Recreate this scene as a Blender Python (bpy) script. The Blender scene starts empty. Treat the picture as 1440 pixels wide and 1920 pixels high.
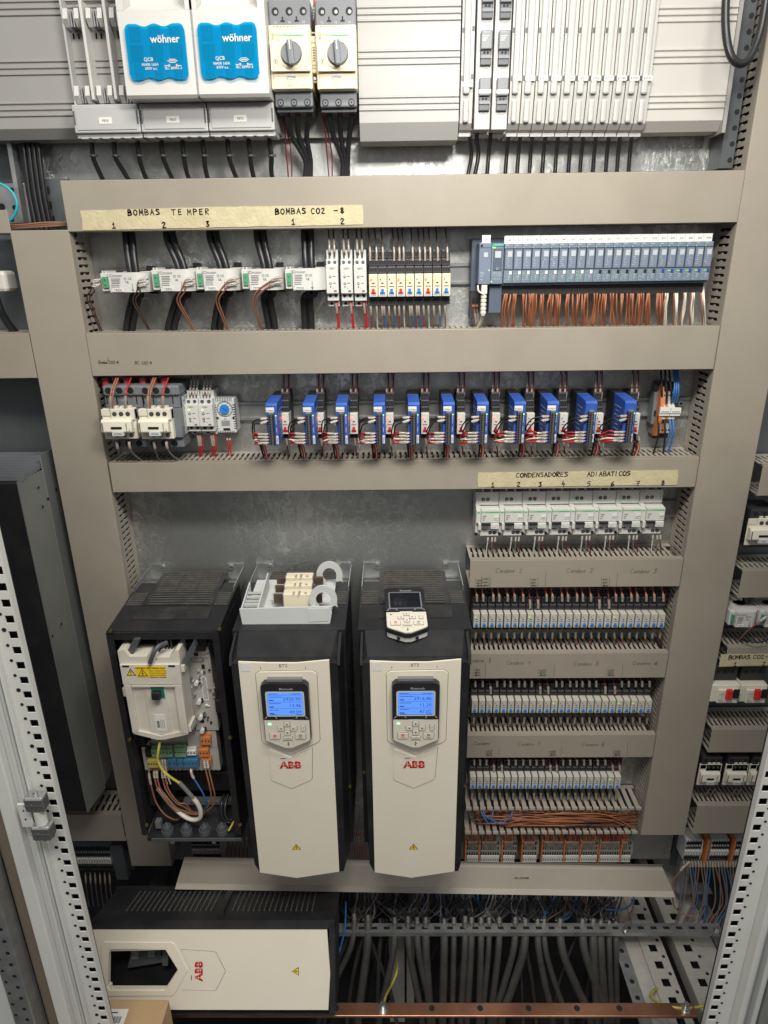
import bpy, bmesh, math, random, re
from mathutils import Vector, Matrix

random.seed(7)
SC = bpy.context.scene
COL = SC.collection

# ---------------------------------------------------------------- camera, world, lights, exposure
FPX, PITCH, YAW, ROLL = 1255.88, 0.35710, -0.013922, -0.013496      # focal length in pixels of the 1440x1920 photo
CAM = Vector((0.0, -1.28431, -0.0505))
_f = Vector((math.sin(YAW)*math.cos(PITCH), math.cos(YAW)*math.cos(PITCH), -math.sin(PITCH)))
_r0 = Vector((math.cos(YAW), -math.sin(YAW), 0)); _u0 = _r0.cross(_f)
_r = math.cos(ROLL)*_r0 + math.sin(ROLL)*_u0
_u = -math.sin(ROLL)*_r0 + math.cos(ROLL)*_u0
cd = bpy.data.cameras.new('camera'); cam = bpy.data.objects.new('camera', cd); COL.objects.link(cam)
cd.sensor_fit = 'HORIZONTAL'; cd.sensor_width = 36.0; cd.lens = FPX/1440*36.0
cd.clip_start = 0.02; cd.clip_end = 50
cam.matrix_world = Matrix(((_r.x, _u.x, -_f.x, CAM.x), (_r.y, _u.y, -_f.y, CAM.y), (_r.z, _u.z, -_f.z, CAM.z), (0, 0, 0, 1)))
SC.camera = cam

WORLD_STRENGTH = 0.50
world = bpy.data.worlds.new('World'); SC.world = world; world.use_nodes = True
bg = world.node_tree.nodes['Background']
_n = world.node_tree.nodes; _l = world.node_tree.links
_tc = _n.new('ShaderNodeTexCoord'); _sp = _n.new('ShaderNodeSeparateXYZ'); _rp = _n.new('ShaderNodeValToRGB')
_mr = _n.new('ShaderNodeMapRange'); _mr.inputs['From Min'].default_value = -1.0; _mr.inputs['From Max'].default_value = 1.0
_l.new(_tc.outputs['Generated'], _sp.inputs[0]); _l.new(_sp.outputs['Z'], _mr.inputs['Value']); _l.new(_mr.outputs[0], _rp.inputs['Fac'])
_rp.color_ramp.elements[0].position = 0.30; _rp.color_ramp.elements[0].color = (0.06, 0.057, 0.05, 1)      # room floor
_e = _rp.color_ramp.elements.new(0.46); _e.color = (0.17, 0.165, 0.15, 1)                                   # far walls
_e = _rp.color_ramp.elements.new(0.53); _e.color = (1.0, 1.0, 1.0, 1)
_rp.color_ramp.elements[-1].position = 0.75; _rp.color_ramp.elements[-1].color = (0.9, 0.92, 0.95, 1)      # lit ceiling
_l.new(_rp.outputs['Color'], bg.inputs[0]); bg.inputs[1].default_value = WORLD_STRENGTH

def area(name, loc, target, sx, sy, power, color=(1, 1, 1)):
    l = bpy.data.lights.new(name, 'AREA'); l.shape = 'RECTANGLE'; l.size = sx; l.size_y = sy
    l.energy = power; l.color = color
    o = bpy.data.objects.new(name, l); COL.objects.link(o); o.location = loc
    d = Vector(target) - Vector(loc)
    o.rotation_euler = d.to_track_quat('-Z', 'Y').to_euler()
    return o
area('cabinet_lamp', (0.13, -0.72, 0.36), (0.08, -0.10, -0.22), 0.26, 0.10, 6.4, (1.0, 0.97, 0.90))
area('room_ceiling_lamp', (0.10, -1.7, 1.6), (0.0, -0.1, -0.6), 1.4, 0.45, 55.0, (1.0, 0.965, 0.885))

SC.view_settings.view_transform = 'Standard'
SC.view_settings.look = 'None'
SC.view_settings.exposure = 0.0
SC.view_settings.gamma = 1.0
SC.view_settings.use_curve_mapping = False
SC.cycles.max_bounces = 6
SC.cycles.transparent_max_bounces = 12

# ---------------------------------------------------------------- helpers
def ray(px, py):
    return _f + (px-720)/FPX*_r - (py-960)/FPX*_u
def P(px, py, d):
    """world x, z of a photo pixel on the plane d metres in front of the mounting plate"""
    v = ray(px, py); t = (-d - CAM.y)/v.y
    q = CAM + t*v
    return q.x, q.z
def PX(px, py, d): return P(px, py, d)[0]
def PZ(px, py, d): return P(px, py, d)[1]
def W(px, py, d):
    x, z = P(px, py, d); return (x, d, z)
def rect(px0, py0, px1, py1, d):
    mx, my = (px0+px1)/2, (py0+py1)/2
    return PX(px0, my, d), PX(px1, my, d), PZ(mx, py1, d), PZ(mx, py0, d)   # x0 x1 z0 z1
def floor_at(px, py, z):
    v = ray(px, py); t = (z - CAM.z)/v.z; q = CAM + t*v
    return q.x, -q.y

ORD = ('first second third fourth fifth sixth seventh eighth ninth tenth eleventh twelfth thirteenth fourteenth fifteenth sixteenth '
       'seventeenth eighteenth nineteenth twentieth twenty-first twenty-second twenty-third twenty-fourth twenty-fifth twenty-sixth '
       'twenty-seventh twenty-eighth twenty-ninth thirtieth').split()
def nth(i, n):
    if i == 0: return 'leftmost'
    if i == n-1: return 'rightmost'
    return ORD[i]

# ---- materials
MATS = {}
def mat(name, col, rough=0.5, metal=0.0, var=0.0, vscale=30.0, bump=0.0, bscale=200.0, emit=None, estr=1.0, spec=0.5, coat=0.0, dirt=None, dscale=6.0, damt=0.5):
    m = bpy.data.materials.new(name); m.use_nodes = True
    nt = m.node_tree; b = nt.nodes['Principled BSDF']
    b.inputs['Base Color'].default_value = (*col, 1)
    b.inputs['Roughness'].default_value = rough
    b.inputs['Metallic'].default_value = metal
    b.inputs['Specular IOR Level'].default_value = spec
    b.inputs['Coat Weight'].default_value = coat
    tc = nt.nodes.new('ShaderNodeTexCoord')
    last = None
    if var > 0:
        n = nt.nodes.new('ShaderNodeTexNoise'); n.inputs['Scale'].default_value = vscale; n.inputs['Detail'].default_value = 5
        nt.links.new(tc.outputs['Object'], n.inputs['Vector'])
        r = nt.nodes.new('ShaderNodeValToRGB')
        r.color_ramp.elements[0].position = 0.3; r.color_ramp.elements[1].position = 0.7
        r.color_ramp.elements[0].color = (*[c*(1-var) for c in col], 1); r.color_ramp.elements[1].color = (*[min(1, c*(1+var)) for c in col], 1)
        nt.links.new(n.outputs['Fac'], r.inputs['Fac']); last = r.outputs['Color']
        mr = nt.nodes.new('ShaderNodeMapRange'); mr.inputs['To Min'].default_value = max(0.05, rough-0.1); mr.inputs['To Max'].default_value = min(1, rough+0.1)
        nt.links.new(n.outputs['Fac'], mr.inputs['Value']); nt.links.new(mr.outputs[0], b.inputs['Roughness'])
    if dirt is not None:
        n2 = nt.nodes.new('ShaderNodeTexNoise'); n2.inputs['Scale'].default_value = dscale; n2.inputs['Detail'].default_value = 8; n2.inputs['Roughness'].default_value = 0.65
        nt.links.new(tc.outputs['Object'], n2.inputs['Vector'])
        r2 = nt.nodes.new('ShaderNodeValToRGB'); r2.color_ramp.elements[0].position = 0.48; r2.color_ramp.elements[1].position = 0.75
        r2.color_ramp.elements[0].color = (0, 0, 0, 1); r2.color_ramp.elements[1].color = (damt, damt, damt, 1)
        nt.links.new(n2.outputs['Fac'], r2.inputs['Fac'])
        mx = nt.nodes.new('ShaderNodeMix'); mx.data_type = 'RGBA'
        nt.links.new(r2.outputs['Color'], mx.inputs['Factor'])
        if last: nt.links.new(last, mx.inputs['A'])
        else: mx.inputs['A'].default_value = (*col, 1)
        mx.inputs['B'].default_value = (*dirt, 1)
        last = mx.outputs['Result']
    if last: nt.links.new(last, b.inputs['Base Color'])
    if bump > 0:
        n3 = nt.nodes.new('ShaderNodeTexNoise'); n3.inputs['Scale'].default_value = bscale; n3.inputs['Detail'].default_value = 3
        nt.links.new(tc.outputs['Object'], n3.inputs['Vector'])
        bp = nt.nodes.new('ShaderNodeBump'); bp.inputs['Strength'].default_value = bump; bp.inputs['Distance'].default_value = 0.002
        nt.links.new(n3.outputs['Fac'], bp.inputs['Height']); nt.links.new(bp.outputs['Normal'], b.inputs['Normal'])
    if emit:
        b.inputs['Emission Color'].default_value = (*emit, 1); b.inputs['Emission Strength'].default_value = estr
    MATS[name] = m
    return m

def zinc_mat(name, base, rough, ragged=1.0):
    """galvanised sheet: fine ragged spangle in patches, soft vertical streaks, glossy enough to mirror what stands before it"""
    m = bpy.data.materials.new(name); m.use_nodes = True
    nt = m.node_tree; N = nt.nodes; L = nt.links; b = N['Principled BSDF']
    tc = N.new('ShaderNodeTexCoord')
    def noise(scale, detail, rgh, vec=None, dist=0.0):
        n = N.new('ShaderNodeTexNoise'); n.inputs['Scale'].default_value = scale; n.inputs['Detail'].default_value = detail; n.inputs['Roughness'].default_value = rgh
        n.inputs['Distortion'].default_value = dist
        L.new(vec if vec is not None else tc.outputs['Object'], n.inputs['Vector']); return n.outputs['Fac']
    def ramp(v, a, c):
        r = N.new('ShaderNodeMapRange'); r.inputs['From Min'].default_value = a; r.inputs['From Max'].default_value = c; r.clamp = True
        L.new(v, r.inputs['Value']); return r.outputs[0]
    def math_(op, x, y):
        k = N.new('ShaderNodeMath'); k.operation = op
        for i, v in enumerate((x, y)):
            if isinstance(v, (int, float)): k.inputs[i].default_value = v
            else: L.new(v, k.inputs[i])
        return k.outputs[0]
    mp = N.new('ShaderNodeMapping'); mp.inputs['Scale'].default_value = (1.0, 1.0, 0.6); L.new(tc.outputs['Object'], mp.inputs['Vector'])
    flake = ramp(noise(46, 9, 0.74, mp.outputs[0], 0.6), 0.505, 0.525)         # crisp ragged edges of the spangle
    flake2 = ramp(noise(150, 5, 0.7, mp.outputs[0], 0.4), 0.49, 0.55)
    patch = ramp(noise(3.2, 4, 0.6), 0.45, 0.66)                              # where the sheet is strongly crystallised
    mp2 = N.new('ShaderNodeMapping'); mp2.inputs['Scale'].default_value = (26, 26, 1.6); L.new(tc.outputs['Object'], mp2.inputs['Vector'])
    streak = noise(1.0, 6, 0.6, mp2.outputs[0])
    f = math_('MULTIPLY', math_('ADD', math_('MULTIPLY', flake, 0.7), math_('MULTIPLY', flake2, 0.3)), math_('ADD', math_('MULTIPLY', patch, 0.85*ragged), 0.15*ragged))
    v = math_('ADD', math_('MULTIPLY', f, 0.72), math_('MULTIPLY', streak, 0.26))
    r = N.new('ShaderNodeValToRGB'); r.color_ramp.elements[0].position = 0.15; r.color_ramp.elements[1].position = 0.65
    r.color_ramp.elements[0].color = (*[c*0.78 for c in base], 1); r.color_ramp.elements[1].color = (*[min(1, c*1.18) for c in base], 1)
    L.new(v, r.inputs['Fac']); L.new(r.outputs['Color'], b.inputs['Base Color'])
    rr = N.new('ShaderNodeMapRange'); rr.inputs['From Min'].default_value = 0.1; rr.inputs['From Max'].default_value = 0.7
    rr.inputs['To Min'].default_value = rough+0.14; rr.inputs['To Max'].default_value = rough-0.06
    L.new(v, rr.inputs['Value']); L.new(rr.outputs[0], b.inputs['Roughness'])
    b.inputs['Metallic'].default_value = 0.9
    bp = N.new('ShaderNodeBump'); bp.inputs['Strength'].default_value = 0.40; bp.inputs['Distance'].default_value = 0.0014
    L.new(f, bp.inputs['Height']); L.new(bp.outputs['Normal'], b.inputs['Normal'])
    MATS[name] = m
    return m

M_ZINC = zinc_mat('zinc_plate', (0.60, 0.61, 0.60), 0.34)
M_ZINC2 = zinc_mat('zinc_shaded', (0.25, 0.27, 0.285), 0.45, 0.3)  # same zinc as the main plate, shade of the side bays put into the colour
M_DUCT = mat('duct_grey_pvc', (0.320, 0.284, 0.232), 0.42, var=0.05, vscale=4, bump=0.04, bscale=300, dirt=(0.255, 0.222, 0.178), dscale=7, damt=0.5)
M_DUCTW = mat('duct_wall_pvc', (0.36, 0.325, 0.275), 0.5, var=0.06, vscale=9)
M_STEEL = mat('galvanised_steel', (0.42, 0.43, 0.43), 0.38, 0.75, var=0.15, vscale=40)
M_RAIL = mat('din_rail_steel', (0.40, 0.41, 0.41), 0.35, 0.7, var=0.1, vscale=30)
M_WHITE = mat('white_plastic', (0.62, 0.60, 0.55), 0.42, var=0.03, vscale=20)
M_WHITE2 = mat('bright_white_plastic', (0.60, 0.59, 0.56), 0.4, var=0.03, vscale=20)
M_COVER = mat('pale_cover_plastic', (0.47, 0.46, 0.425), 0.38, var=0.03, vscale=5, dirt=(0.56, 0.53, 0.46), dscale=9, damt=0.25)
M_SLIM = mat('slim_module_plastic', (0.45, 0.44, 0.42), 0.42, var=0.03, vscale=20)
M_COVERC = mat('white_cover_plastic', (0.34, 0.335, 0.32), 0.42, var=0.03, vscale=6)
M_GREYC = mat('grey_cover_plastic', (0.29, 0.283, 0.268), 0.42, var=0.04, vscale=5)
M_FUSE = mat('fuse_base_grey', (0.42, 0.42, 0.415), 0.45, var=0.04, vscale=10)
M_FUSELID = mat('fuse_lid_plastic', (0.55, 0.54, 0.515), 0.4, var=0.03, vscale=6)
M_CREAM = mat('cream_plastic', (0.70, 0.62, 0.46), 0.42, var=0.04, vscale=15)
M_CREAM2 = mat('contactor_cream', (0.70, 0.66, 0.55), 0.42, var=0.05, vscale=15)
M_DARK = mat('dark_grey_plastic', (0.075, 0.08, 0.088), 0.45, var=0.1, vscale=30)
M_MID = mat('mid_grey_plastic', (0.16, 0.17, 0.185), 0.42, var=0.06, vscale=20)
M_BLACK = mat('black_plastic', (0.018, 0.018, 0.02), 0.42, var=0.15, vscale=25)
M_SOCKET = mat('black_socket_plastic', (0.032, 0.031, 0.033), 0.5, var=0.15, vscale=25)
M_HOLE = mat('hole_black', (0.006, 0.006, 0.007), 0.7)
M_DRIVE = mat('drive_black', (0.0135, 0.0138, 0.016), 0.46, var=0.2, vscale=12, bump=0.05, bscale=500, dirt=(0.055, 0.050, 0.044), dscale=14, damt=0.4)
M_DRIVETOP = mat('drive_black_dusty', (0.018, 0.018, 0.019), 0.55, var=0.25, vscale=15, dirt=(0.085, 0.078, 0.068), dscale=22, damt=0.5)
M_ABBW = mat('drive_cover_beige', (0.74, 0.68, 0.56), 0.45, var=0.03, vscale=4, dirt=(0.62, 0.56, 0.44), dscale=7, damt=0.25)
M_RED = mat('red_lettering', (0.50, 0.012, 0.022), 0.4)
M_YEL = mat('warning_yellow', (0.80, 0.56, 0.02), 0.45)
M_INK = mat('black_ink', (0.012, 0.012, 0.014), 0.55)
M_INKG = mat('grey_print', (0.16, 0.16, 0.16), 0.6)
M_INKL = mat('faint_pen', (0.10, 0.095, 0.09), 0.6)
M_PALE = mat('pale_print', (0.45, 0.48, 0.50), 0.5)
M_TAPE = mat('masking_tape', (0.54, 0.475, 0.30), 0.7, var=0.09, vscale=45, bump=0.5, bscale=180, dirt=(0.44, 0.375, 0.22), dscale=30, damt=0.5)
M_LABEL = mat('label_paper', (0.70, 0.69, 0.65), 0.5)
M_SLEEVE = mat('marker_sleeve', (0.36, 0.305, 0.255), 0.3, var=0.25, vscale=120, coat=0.3)
M_CABLE = mat('black_cable', (0.014, 0.014, 0.016), 0.36)
M_GCABLE = mat('grey_cable', (0.055, 0.052, 0.049), 0.5, var=0.35, vscale=14, dirt=(0.12, 0.11, 0.095), dscale=18, damt=0.5)
M_BROWN = mat('brown_wire', (0.33, 0.115, 0.052), 0.42, var=0.12, vscale=25)
M_DBROWN = mat('dark_brown_wire', (0.085, 0.045, 0.035), 0.4)
M_MBROWN = mat('tan_brown_wire', (0.30, 0.13, 0.075), 0.42)
M_REDW = mat('red_wire', (0.45, 0.018, 0.020), 0.4)
M_DREDW = mat('dark_red_wire', (0.17, 0.02, 0.025), 0.4)
M_ORW = mat('orange_wire', (0.56, 0.14, 0.04), 0.4)
M_BLUEW = mat('blue_wire', (0.035, 0.15, 0.40), 0.4)
M_WHITEW = mat('white_wire', (0.70, 0.66, 0.58), 0.45)
M_GREYW = mat('grey_wire', (0.18, 0.17, 0.165), 0.45)
M_CYANW = mat('cyan_cable', (0.02, 0.42, 0.50), 0.4)
M_GYW = mat('earth_yellow', (0.50, 0.44, 0.07), 0.45, var=0.35, vscale=40)
M_BLUE = mat('isolator_blue', (0.022, 0.082, 0.36), 0.40, var=0.05, vscale=20, dirt=(0.13, 0.18, 0.42), dscale=10, damt=0.3)
M_LEVB = mat('lever_blue', (0.02, 0.20, 0.60), 0.4)
M_LEVR = mat('lever_red', (0.62, 0.03, 0.03), 0.4)
M_PLC = mat('module_blue_grey', (0.165, 0.203, 0.27), 0.42, var=0.05, vscale=30)
M_PLCD = mat('module_dark_blue_grey', (0.085, 0.108, 0.15), 0.42, var=0.05, vscale=30)
M_TEAL = mat('teal_strip', (0.03, 0.33, 0.32), 0.4)
M_GREEN = mat('green_print', (0.05, 0.42, 0.13), 0.5)
M_GRNT = mat('green_terminal', (0.06, 0.32, 0.15), 0.45)
M_GRNT2 = mat('light_green_terminal', (0.20, 0.36, 0.20), 0.45)
M_ORT = mat('orange_terminal', (0.55, 0.18, 0.055), 0.45)
M_YELT = mat('yellow_terminal', (0.50, 0.39, 0.09), 0.45)
M_BLUT = mat('blue_terminal', (0.045, 0.15, 0.27), 0.45)
M_CHROME = mat('screw_metal', (0.55, 0.55, 0.54), 0.25, 0.9)
M_BRASS = mat('brass', (0.60, 0.42, 0.15), 0.3, 0.9)
M_COPPER = mat('copper_bar', (0.46, 0.23, 0.145), 0.36, 0.85, var=0.2, vscale=9, dirt=(0.24, 0.10, 0.06), dscale=7, damt=0.7)
M_COPT = mat('copper_tape', (0.40, 0.14, 0.04), 0.35, 0.5)
M_FRAME = mat('frame_white_paint', (0.62, 0.62, 0.585), 0.4, var=0.04, vscale=4, dirt=(0.47, 0.45, 0.40), dscale=6, damt=0.3)
M_DOOR = mat('door_grey_paint', (0.56, 0.575, 0.555), 0.42, var=0.03, vscale=3)
M_GASKET = mat('gasket_brown', (0.17, 0.135, 0.10), 0.7)
M_CARD = mat('cardboard', (0.42, 0.28, 0.15), 0.8, var=0.06, vscale=20, bump=0.1)
M_FLOOR = mat('cabinet_dark', (0.010, 0.010, 0.011), 0.8)
M_BASEF = mat('dark_base_steel', (0.05, 0.05, 0.05), 0.6, 0.2, var=0.2, vscale=12)
M_PERF = mat('dusty_white_frame', (0.42, 0.40, 0.36), 0.6, var=0.15, vscale=12, dirt=(0.25, 0.22, 0.19), dscale=14, damt=0.6)
M_LEDR = mat('led_red', (0.8, 0.05, 0.03), 0.4, emit=(1.0, 0.10, 0.05), estr=5)
M_LEDG = mat('led_green', (0.2, 0.8, 0.1), 0.4, emit=(0.45, 1.0, 0.12), estr=1.5)
M_LEDD = mat('led_green_dim', (0.12, 0.35, 0.08), 0.4, emit=(0.35, 0.9, 0.15), estr=0.6)
M_LEDG2 = mat('led_green_bright', (0.2, 0.8, 0.1), 0.4, emit=(0.15, 1.0, 0.30), estr=5)
M_SCREEN = mat('screen_blue', (0.02, 0.05, 0.2), 0.2, emit=(0.115, 0.31, 0.95), estr=1.0)
M_SCRT = mat('screen_text', (0.012, 0.03, 0.13), 0.4, emit=(0.02, 0.07, 0.30), estr=0.5)
M_RELAY = mat('relay_pale', (0.52, 0.49, 0.43), 0.42, var=0.05, vscale=25)
M_TERM = mat('terminal_grey', (0.24, 0.23, 0.21), 0.45, var=0.1, vscale=30)
M_SHIELD = mat('shield_grey', (0.30, 0.29, 0.27), 0.5, var=0.1, vscale=30)
M_SCROFF = mat('screen_off', (0.012, 0.013, 0.018), 0.12)
M_CERAM = mat('fuse_ceramic', (0.74, 0.66, 0.50), 0.45)
M_BLADE = mat('tarnished_blade', (0.13, 0.09, 0.065), 0.45, 0.5, var=0.2, vscale=60)
M_LGREY = mat('light_grey_plastic', (0.55, 0.565, 0.55), 0.42, var=0.03, vscale=10)
M_KEY = mat('keypad_cream', (0.64, 0.60, 0.51), 0.42)
M_BOARD = mat('board_grey', (0.40, 0.38, 0.345), 0.5, var=0.06, vscale=30)
M_SLAT = mat('dusty_slat', (0.085, 0.080, 0.072), 0.6, var=0.3, vscale=60)
M_DUST = mat('dusty_white_plastic', (0.62, 0.575, 0.50), 0.45, var=0.04, vscale=12, dirt=(0.40, 0.35, 0.28), dscale=16, damt=0.5)
M_PCBG = mat('green_board', (0.015, 0.16, 0.09), 0.4)
M_FERR = mat('red_ferrule', (0.33, 0.035, 0.045), 0.45)
M_BFERR = mat('blue_ferrule', (0.03, 0.09, 0.50), 0.4)
M_SEALY = mat('tape_orange', (0.55, 0.20, 0.03), 0.4)
def glass_mat(name, tint):
    m = bpy.data.materials.new(name); m.use_nodes = True; nt = m.node_tree
    for n in list(nt.nodes): nt.nodes.remove(n)
    o = nt.nodes.new('ShaderNodeOutputMaterial'); t = nt.nodes.new('ShaderNodeBsdfTransparent'); g = nt.nodes.new('ShaderNodeBsdfPrincipled')
    t.inputs[0].default_value = (*tint, 1)
    g.inputs['Base Color'].default_value = (0.0, 0.36, 0.62, 1); g.inputs['Roughness'].default_value = 0.12
    mx = nt.nodes.new('ShaderNodeMixShader'); mx.inputs[0].default_value = 0.34
    nt.links.new(t.outputs[0], mx.inputs[1]); nt.links.new(g.outputs[0], mx.inputs[2]); nt.links.new(mx.outputs[0], o.inputs[0])
    MATS[name] = m; return m
M_BWIN = glass_mat('blue_window', (0.04, 0.72, 0.95))

# ---- mesh builder: coordinates are (x, d, z), d = metres out from the mounting plate (world y = -d)
_TXT = {}
def text_geo(s, bold=0.0):
    k = (s, bold)
    if k not in _TXT:
        cu = bpy.data.curves.new('t', 'FONT'); cu.body = s; cu.size = 1.0; cu.resolution_u = 2; cu.offset = bold
        ob = bpy.data.objects.new('t', cu); COL.objects.link(ob)
        me = ob.to_mesh()
        vs = [(v.co.x, v.co.y) for v in me.vertices]; fs = [tuple(p.vertices) for p in me.polygons]
        ob.to_mesh_clear()
        bpy.data.objects.remove(ob); bpy.data.curves.remove(cu)
        if vs:
            x0 = min(v[0] for v in vs); x1 = max(v[0] for v in vs)
        else: x0 = x1 = 0
        _TXT[k] = (vs, fs, x0, x1)
    return _TXT[k]

class MB:
    def __init__(s, *mats): s.v = []; s.f = []; s.m = []; s.sm = []; s.mats = list(mats); s.T = None
    def mi(s, m):
        if m is None: return 0
        if m not in s.mats: s.mats.append(m)
        return s.mats.index(m)
    def add(s, vs, fs, m=None, smooth=False):
        b = len(s.v); k = s.mi(m)
        if s.T is not None: vs = [tuple(s.T @ Vector(v)) for v in vs]
        s.v += vs
        for f in fs: s.f.append(tuple(b+i for i in f)); s.m.append(k); s.sm.append(smooth)
    def box(s, x0, x1, d0, d1, z0, z1, m=None, bev=0.0):
        if x1 < x0: x0, x1 = x1, x0
        if d1 < d0: d0, d1 = d1, d0
        if z1 < z0: z0, z1 = z1, z0
        if bev <= 0:
            vs = [(x0, d0, z0), (x1, d0, z0), (x1, d1, z0), (x0, d1, z0), (x0, d0, z1), (x1, d0, z1), (x1, d1, z1), (x0, d1, z1)]
            fs = [(0, 1, 2, 3), (7, 6, 5, 4), (0, 4, 5, 1), (1, 5, 6, 2), (2, 6, 7, 3), (3, 7, 4, 0)]
            s.add(vs, fs, m)
        else:
            b = min(bev, (x1-x0)*.45, (d1-d0)*.45, (z1-z0)*.45)
            bm = bmesh.new(); bmesh.ops.create_cube(bm, size=1.0)
            for v in bm.verts: v.co = Vector(((x0+x1)/2+v.co.x*(x1-x0), (d0+d1)/2+v.co.y*(d1-d0), (z0+z1)/2+v.co.z*(z1-z0)))
            bmesh.ops.bevel(bm, geom=bm.edges[:], offset=b, segments=2, affect='EDGES', profile=0.5)
            s.bm(bm, m, False, flip=True); bm.free()
    def bm(s, bm, m=None, smooth=False, flip=False):
        bm.verts.index_update()
        s.add([tuple(v.co) for v in bm.verts], [tuple(v.index for v in (reversed(f.verts) if flip else f.verts)) for f in bm.faces], m, smooth)
    def prism(s, pts, a0, a1, plane='xz', m=None, smooth=False):
        """closed polygon in the named plane, extruded along the third axis from a0 to a1"""
        n = len(pts)
        def mk(p, a):
            return {'xz': (p[0], a, p[1]), 'dz': (a, p[0], p[1]), 'xd': (p[0], p[1], a)}[plane]
        vs = [mk(p, a0) for p in pts] + [mk(p, a1) for p in pts]
        s.add(vs, [tuple(range(n)), tuple(range(2*n-1, n-1, -1))], m)
        s.add(vs, [(i, i+n, (i+1) % n + n, (i+1) % n) for i in range(n)], m, smooth)
    def cyl(s, c, axis, r, h, n=12, m=None, r2=None):
        """cylinder from c along axis ('x','d','z') for length h"""
        r2 = r if r2 is None else r2
        vs = []
        for k, (rr, o) in enumerate(((r, 0), (r2, h))):
            for i in range(n):
                a = 2*math.pi*i/n; u, w = rr*math.cos(a), rr*math.sin(a)
                vs.append({'d': (c[0]+u, c[1]+o, c[2]+w), 'z': (c[0]+u, c[1]+w, c[2]+o), 'x': (c[0]+o, c[1]+u, c[2]+w)}[axis])
        s.add(vs, [tuple(range(n)), tuple(range(2*n-1, n-1, -1))], m)
        s.add(vs, [(i, i+n, (i+1) % n+n, (i+1) % n) for i in range(n)], m, True)
    def ring(s, c, axis, r0, r1, h, n=24, m=None):
        vs = []
        for rr, o in ((r0, 0), (r1, 0), (r1, h), (r0, h)):
            for i in range(n):
                a = 2*math.pi*i/n; u, w = rr*math.cos(a), rr*math.sin(a)
                vs.append({'d': (c[0]+u, c[1]+o, c[2]+w), 'z': (c[0]+u, c[1]+w, c[2]+o), 'x': (c[0]+o, c[1]+u, c[2]+w)}[axis])
        for k in range(4):
            s.add(vs, [(k*n+i, k*n+(i+1) % n, ((k+1) % 4)*n+(i+1) % n, ((k+1) % 4)*n+i) for i in range(n)], m, k in (1, 3))
    def tube(s, pts, r, n=7, m=None, cap=True):
        pts = [Vector(p) for p in pts]; N = len(pts)
        if N < 2: return
        vs = []; up = None
        for i, p in enumerate(pts):
            t = (pts[min(i+1, N-1)] - pts[max(i-1, 0)])
            if t.length < 1e-9: t = Vector((0, 0, 1))
            t.normalize()
            if up is None:
                up = Vector((1, 0, 0)) if abs(t.x) < 0.8 else Vector((0, 1, 0))
            up = (up - up.dot(t)*t)
            if up.length < 1e-6: up = t.orthogonal()
            up.normalize(); bi = t.cross(up)
            rr = r[i] if isinstance(r, (list, tuple)) else r
            for k in range(n):
                a = 2*math.pi*k/n; vs.append(tuple(p + rr*(math.cos(a)*up + math.sin(a)*bi)))
        fs = [(i*n+k, i*n+(k+1) % n, (i+1)*n+(k+1) % n, (i+1)*n+k) for i in range(N-1) for k in range(n)]
        s.add(vs, fs, m, True)
        if cap: s.add(vs, [tuple(range(n-1, -1, -1)), tuple((N-1)*n+k for k in range(n))], m)
    def text(s, t, x, d, z, size, m=None, align='c', plane='front', bold=0.0, sx=1.0, rot=0.0):
        """lettering facing the viewer, its baseline at z; plane 'top' lies on an upward face, 'right' on a +x face"""
        vs, fs, x0, x1 = text_geo(t, bold)
        off = {'c': (x0+x1)/2, 'l': x0, 'r': x1}[align]
        c, q = math.cos(rot), math.sin(rot)
        out = []
        for a, b in vs:
            a = (a-off)*size*sx; b = b*size
            a, b = a*c-b*q, a*q+b*c
            if plane == 'front': out.append((x+a, d, z+b))
            elif plane == 'top': out.append((x+a, d-b, z))
            elif plane == 'right': out.append((x, d-a, z+b))
            elif plane == 'left': out.append((x, d+a, z+b))
        s.add(out, fs, m)
    def strokes(s, lines, d, w, m=None):
        """pen strokes (lists of (x,z)) as thin flat ribbons at depth d"""
        for pts in lines:
            for (ax, az), (bx, bz) in zip(pts[:-1], pts[1:]):
                dx, dz = bx-ax, bz-az; l = math.hypot(dx, dz)
                if l < 1e-7: continue
                nx, nz = -dz/l*w/2, dx/l*w/2; ex, ez = dx/l*w/2, dz/l*w/2
                s.add([(ax+nx-ex, d, az+nz-ez), (ax-nx-ex, d, az-nz-ez), (bx-nx+ex, d, bz-nz+ez), (bx+nx+ex, d, bz+nz+ez)], [(0, 1, 2, 3)], m)
    def build(s, name, parent=None, o=None):
        """one mesh object; geometry is in world (x,d,z) unless its parent is an Empty built in local space"""
        me = bpy.data.meshes.new(name)
        off = o if o is not None else ((parent.get('_o') if parent is not None else None) or (0, 0, 0))
        me.from_pydata([(v[0]-off[0], -v[1]+off[1], v[2]-off[2]) for v in s.v], [], s.f)
        for m in s.mats: me.materials.append(m)
        me.polygons.foreach_set('material_index', s.m); me.polygons.foreach_set('use_smooth', s.sm)
        bm = bmesh.new(); bm.from_mesh(me); bmesh.ops.recalc_face_normals(bm, faces=bm.faces[:]); bm.to_mesh(me); bm.free()
        ob = bpy.data.objects.new(name, me); COL.objects.link(ob)
        if parent is not None: ob.parent = parent
        return ob

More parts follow.
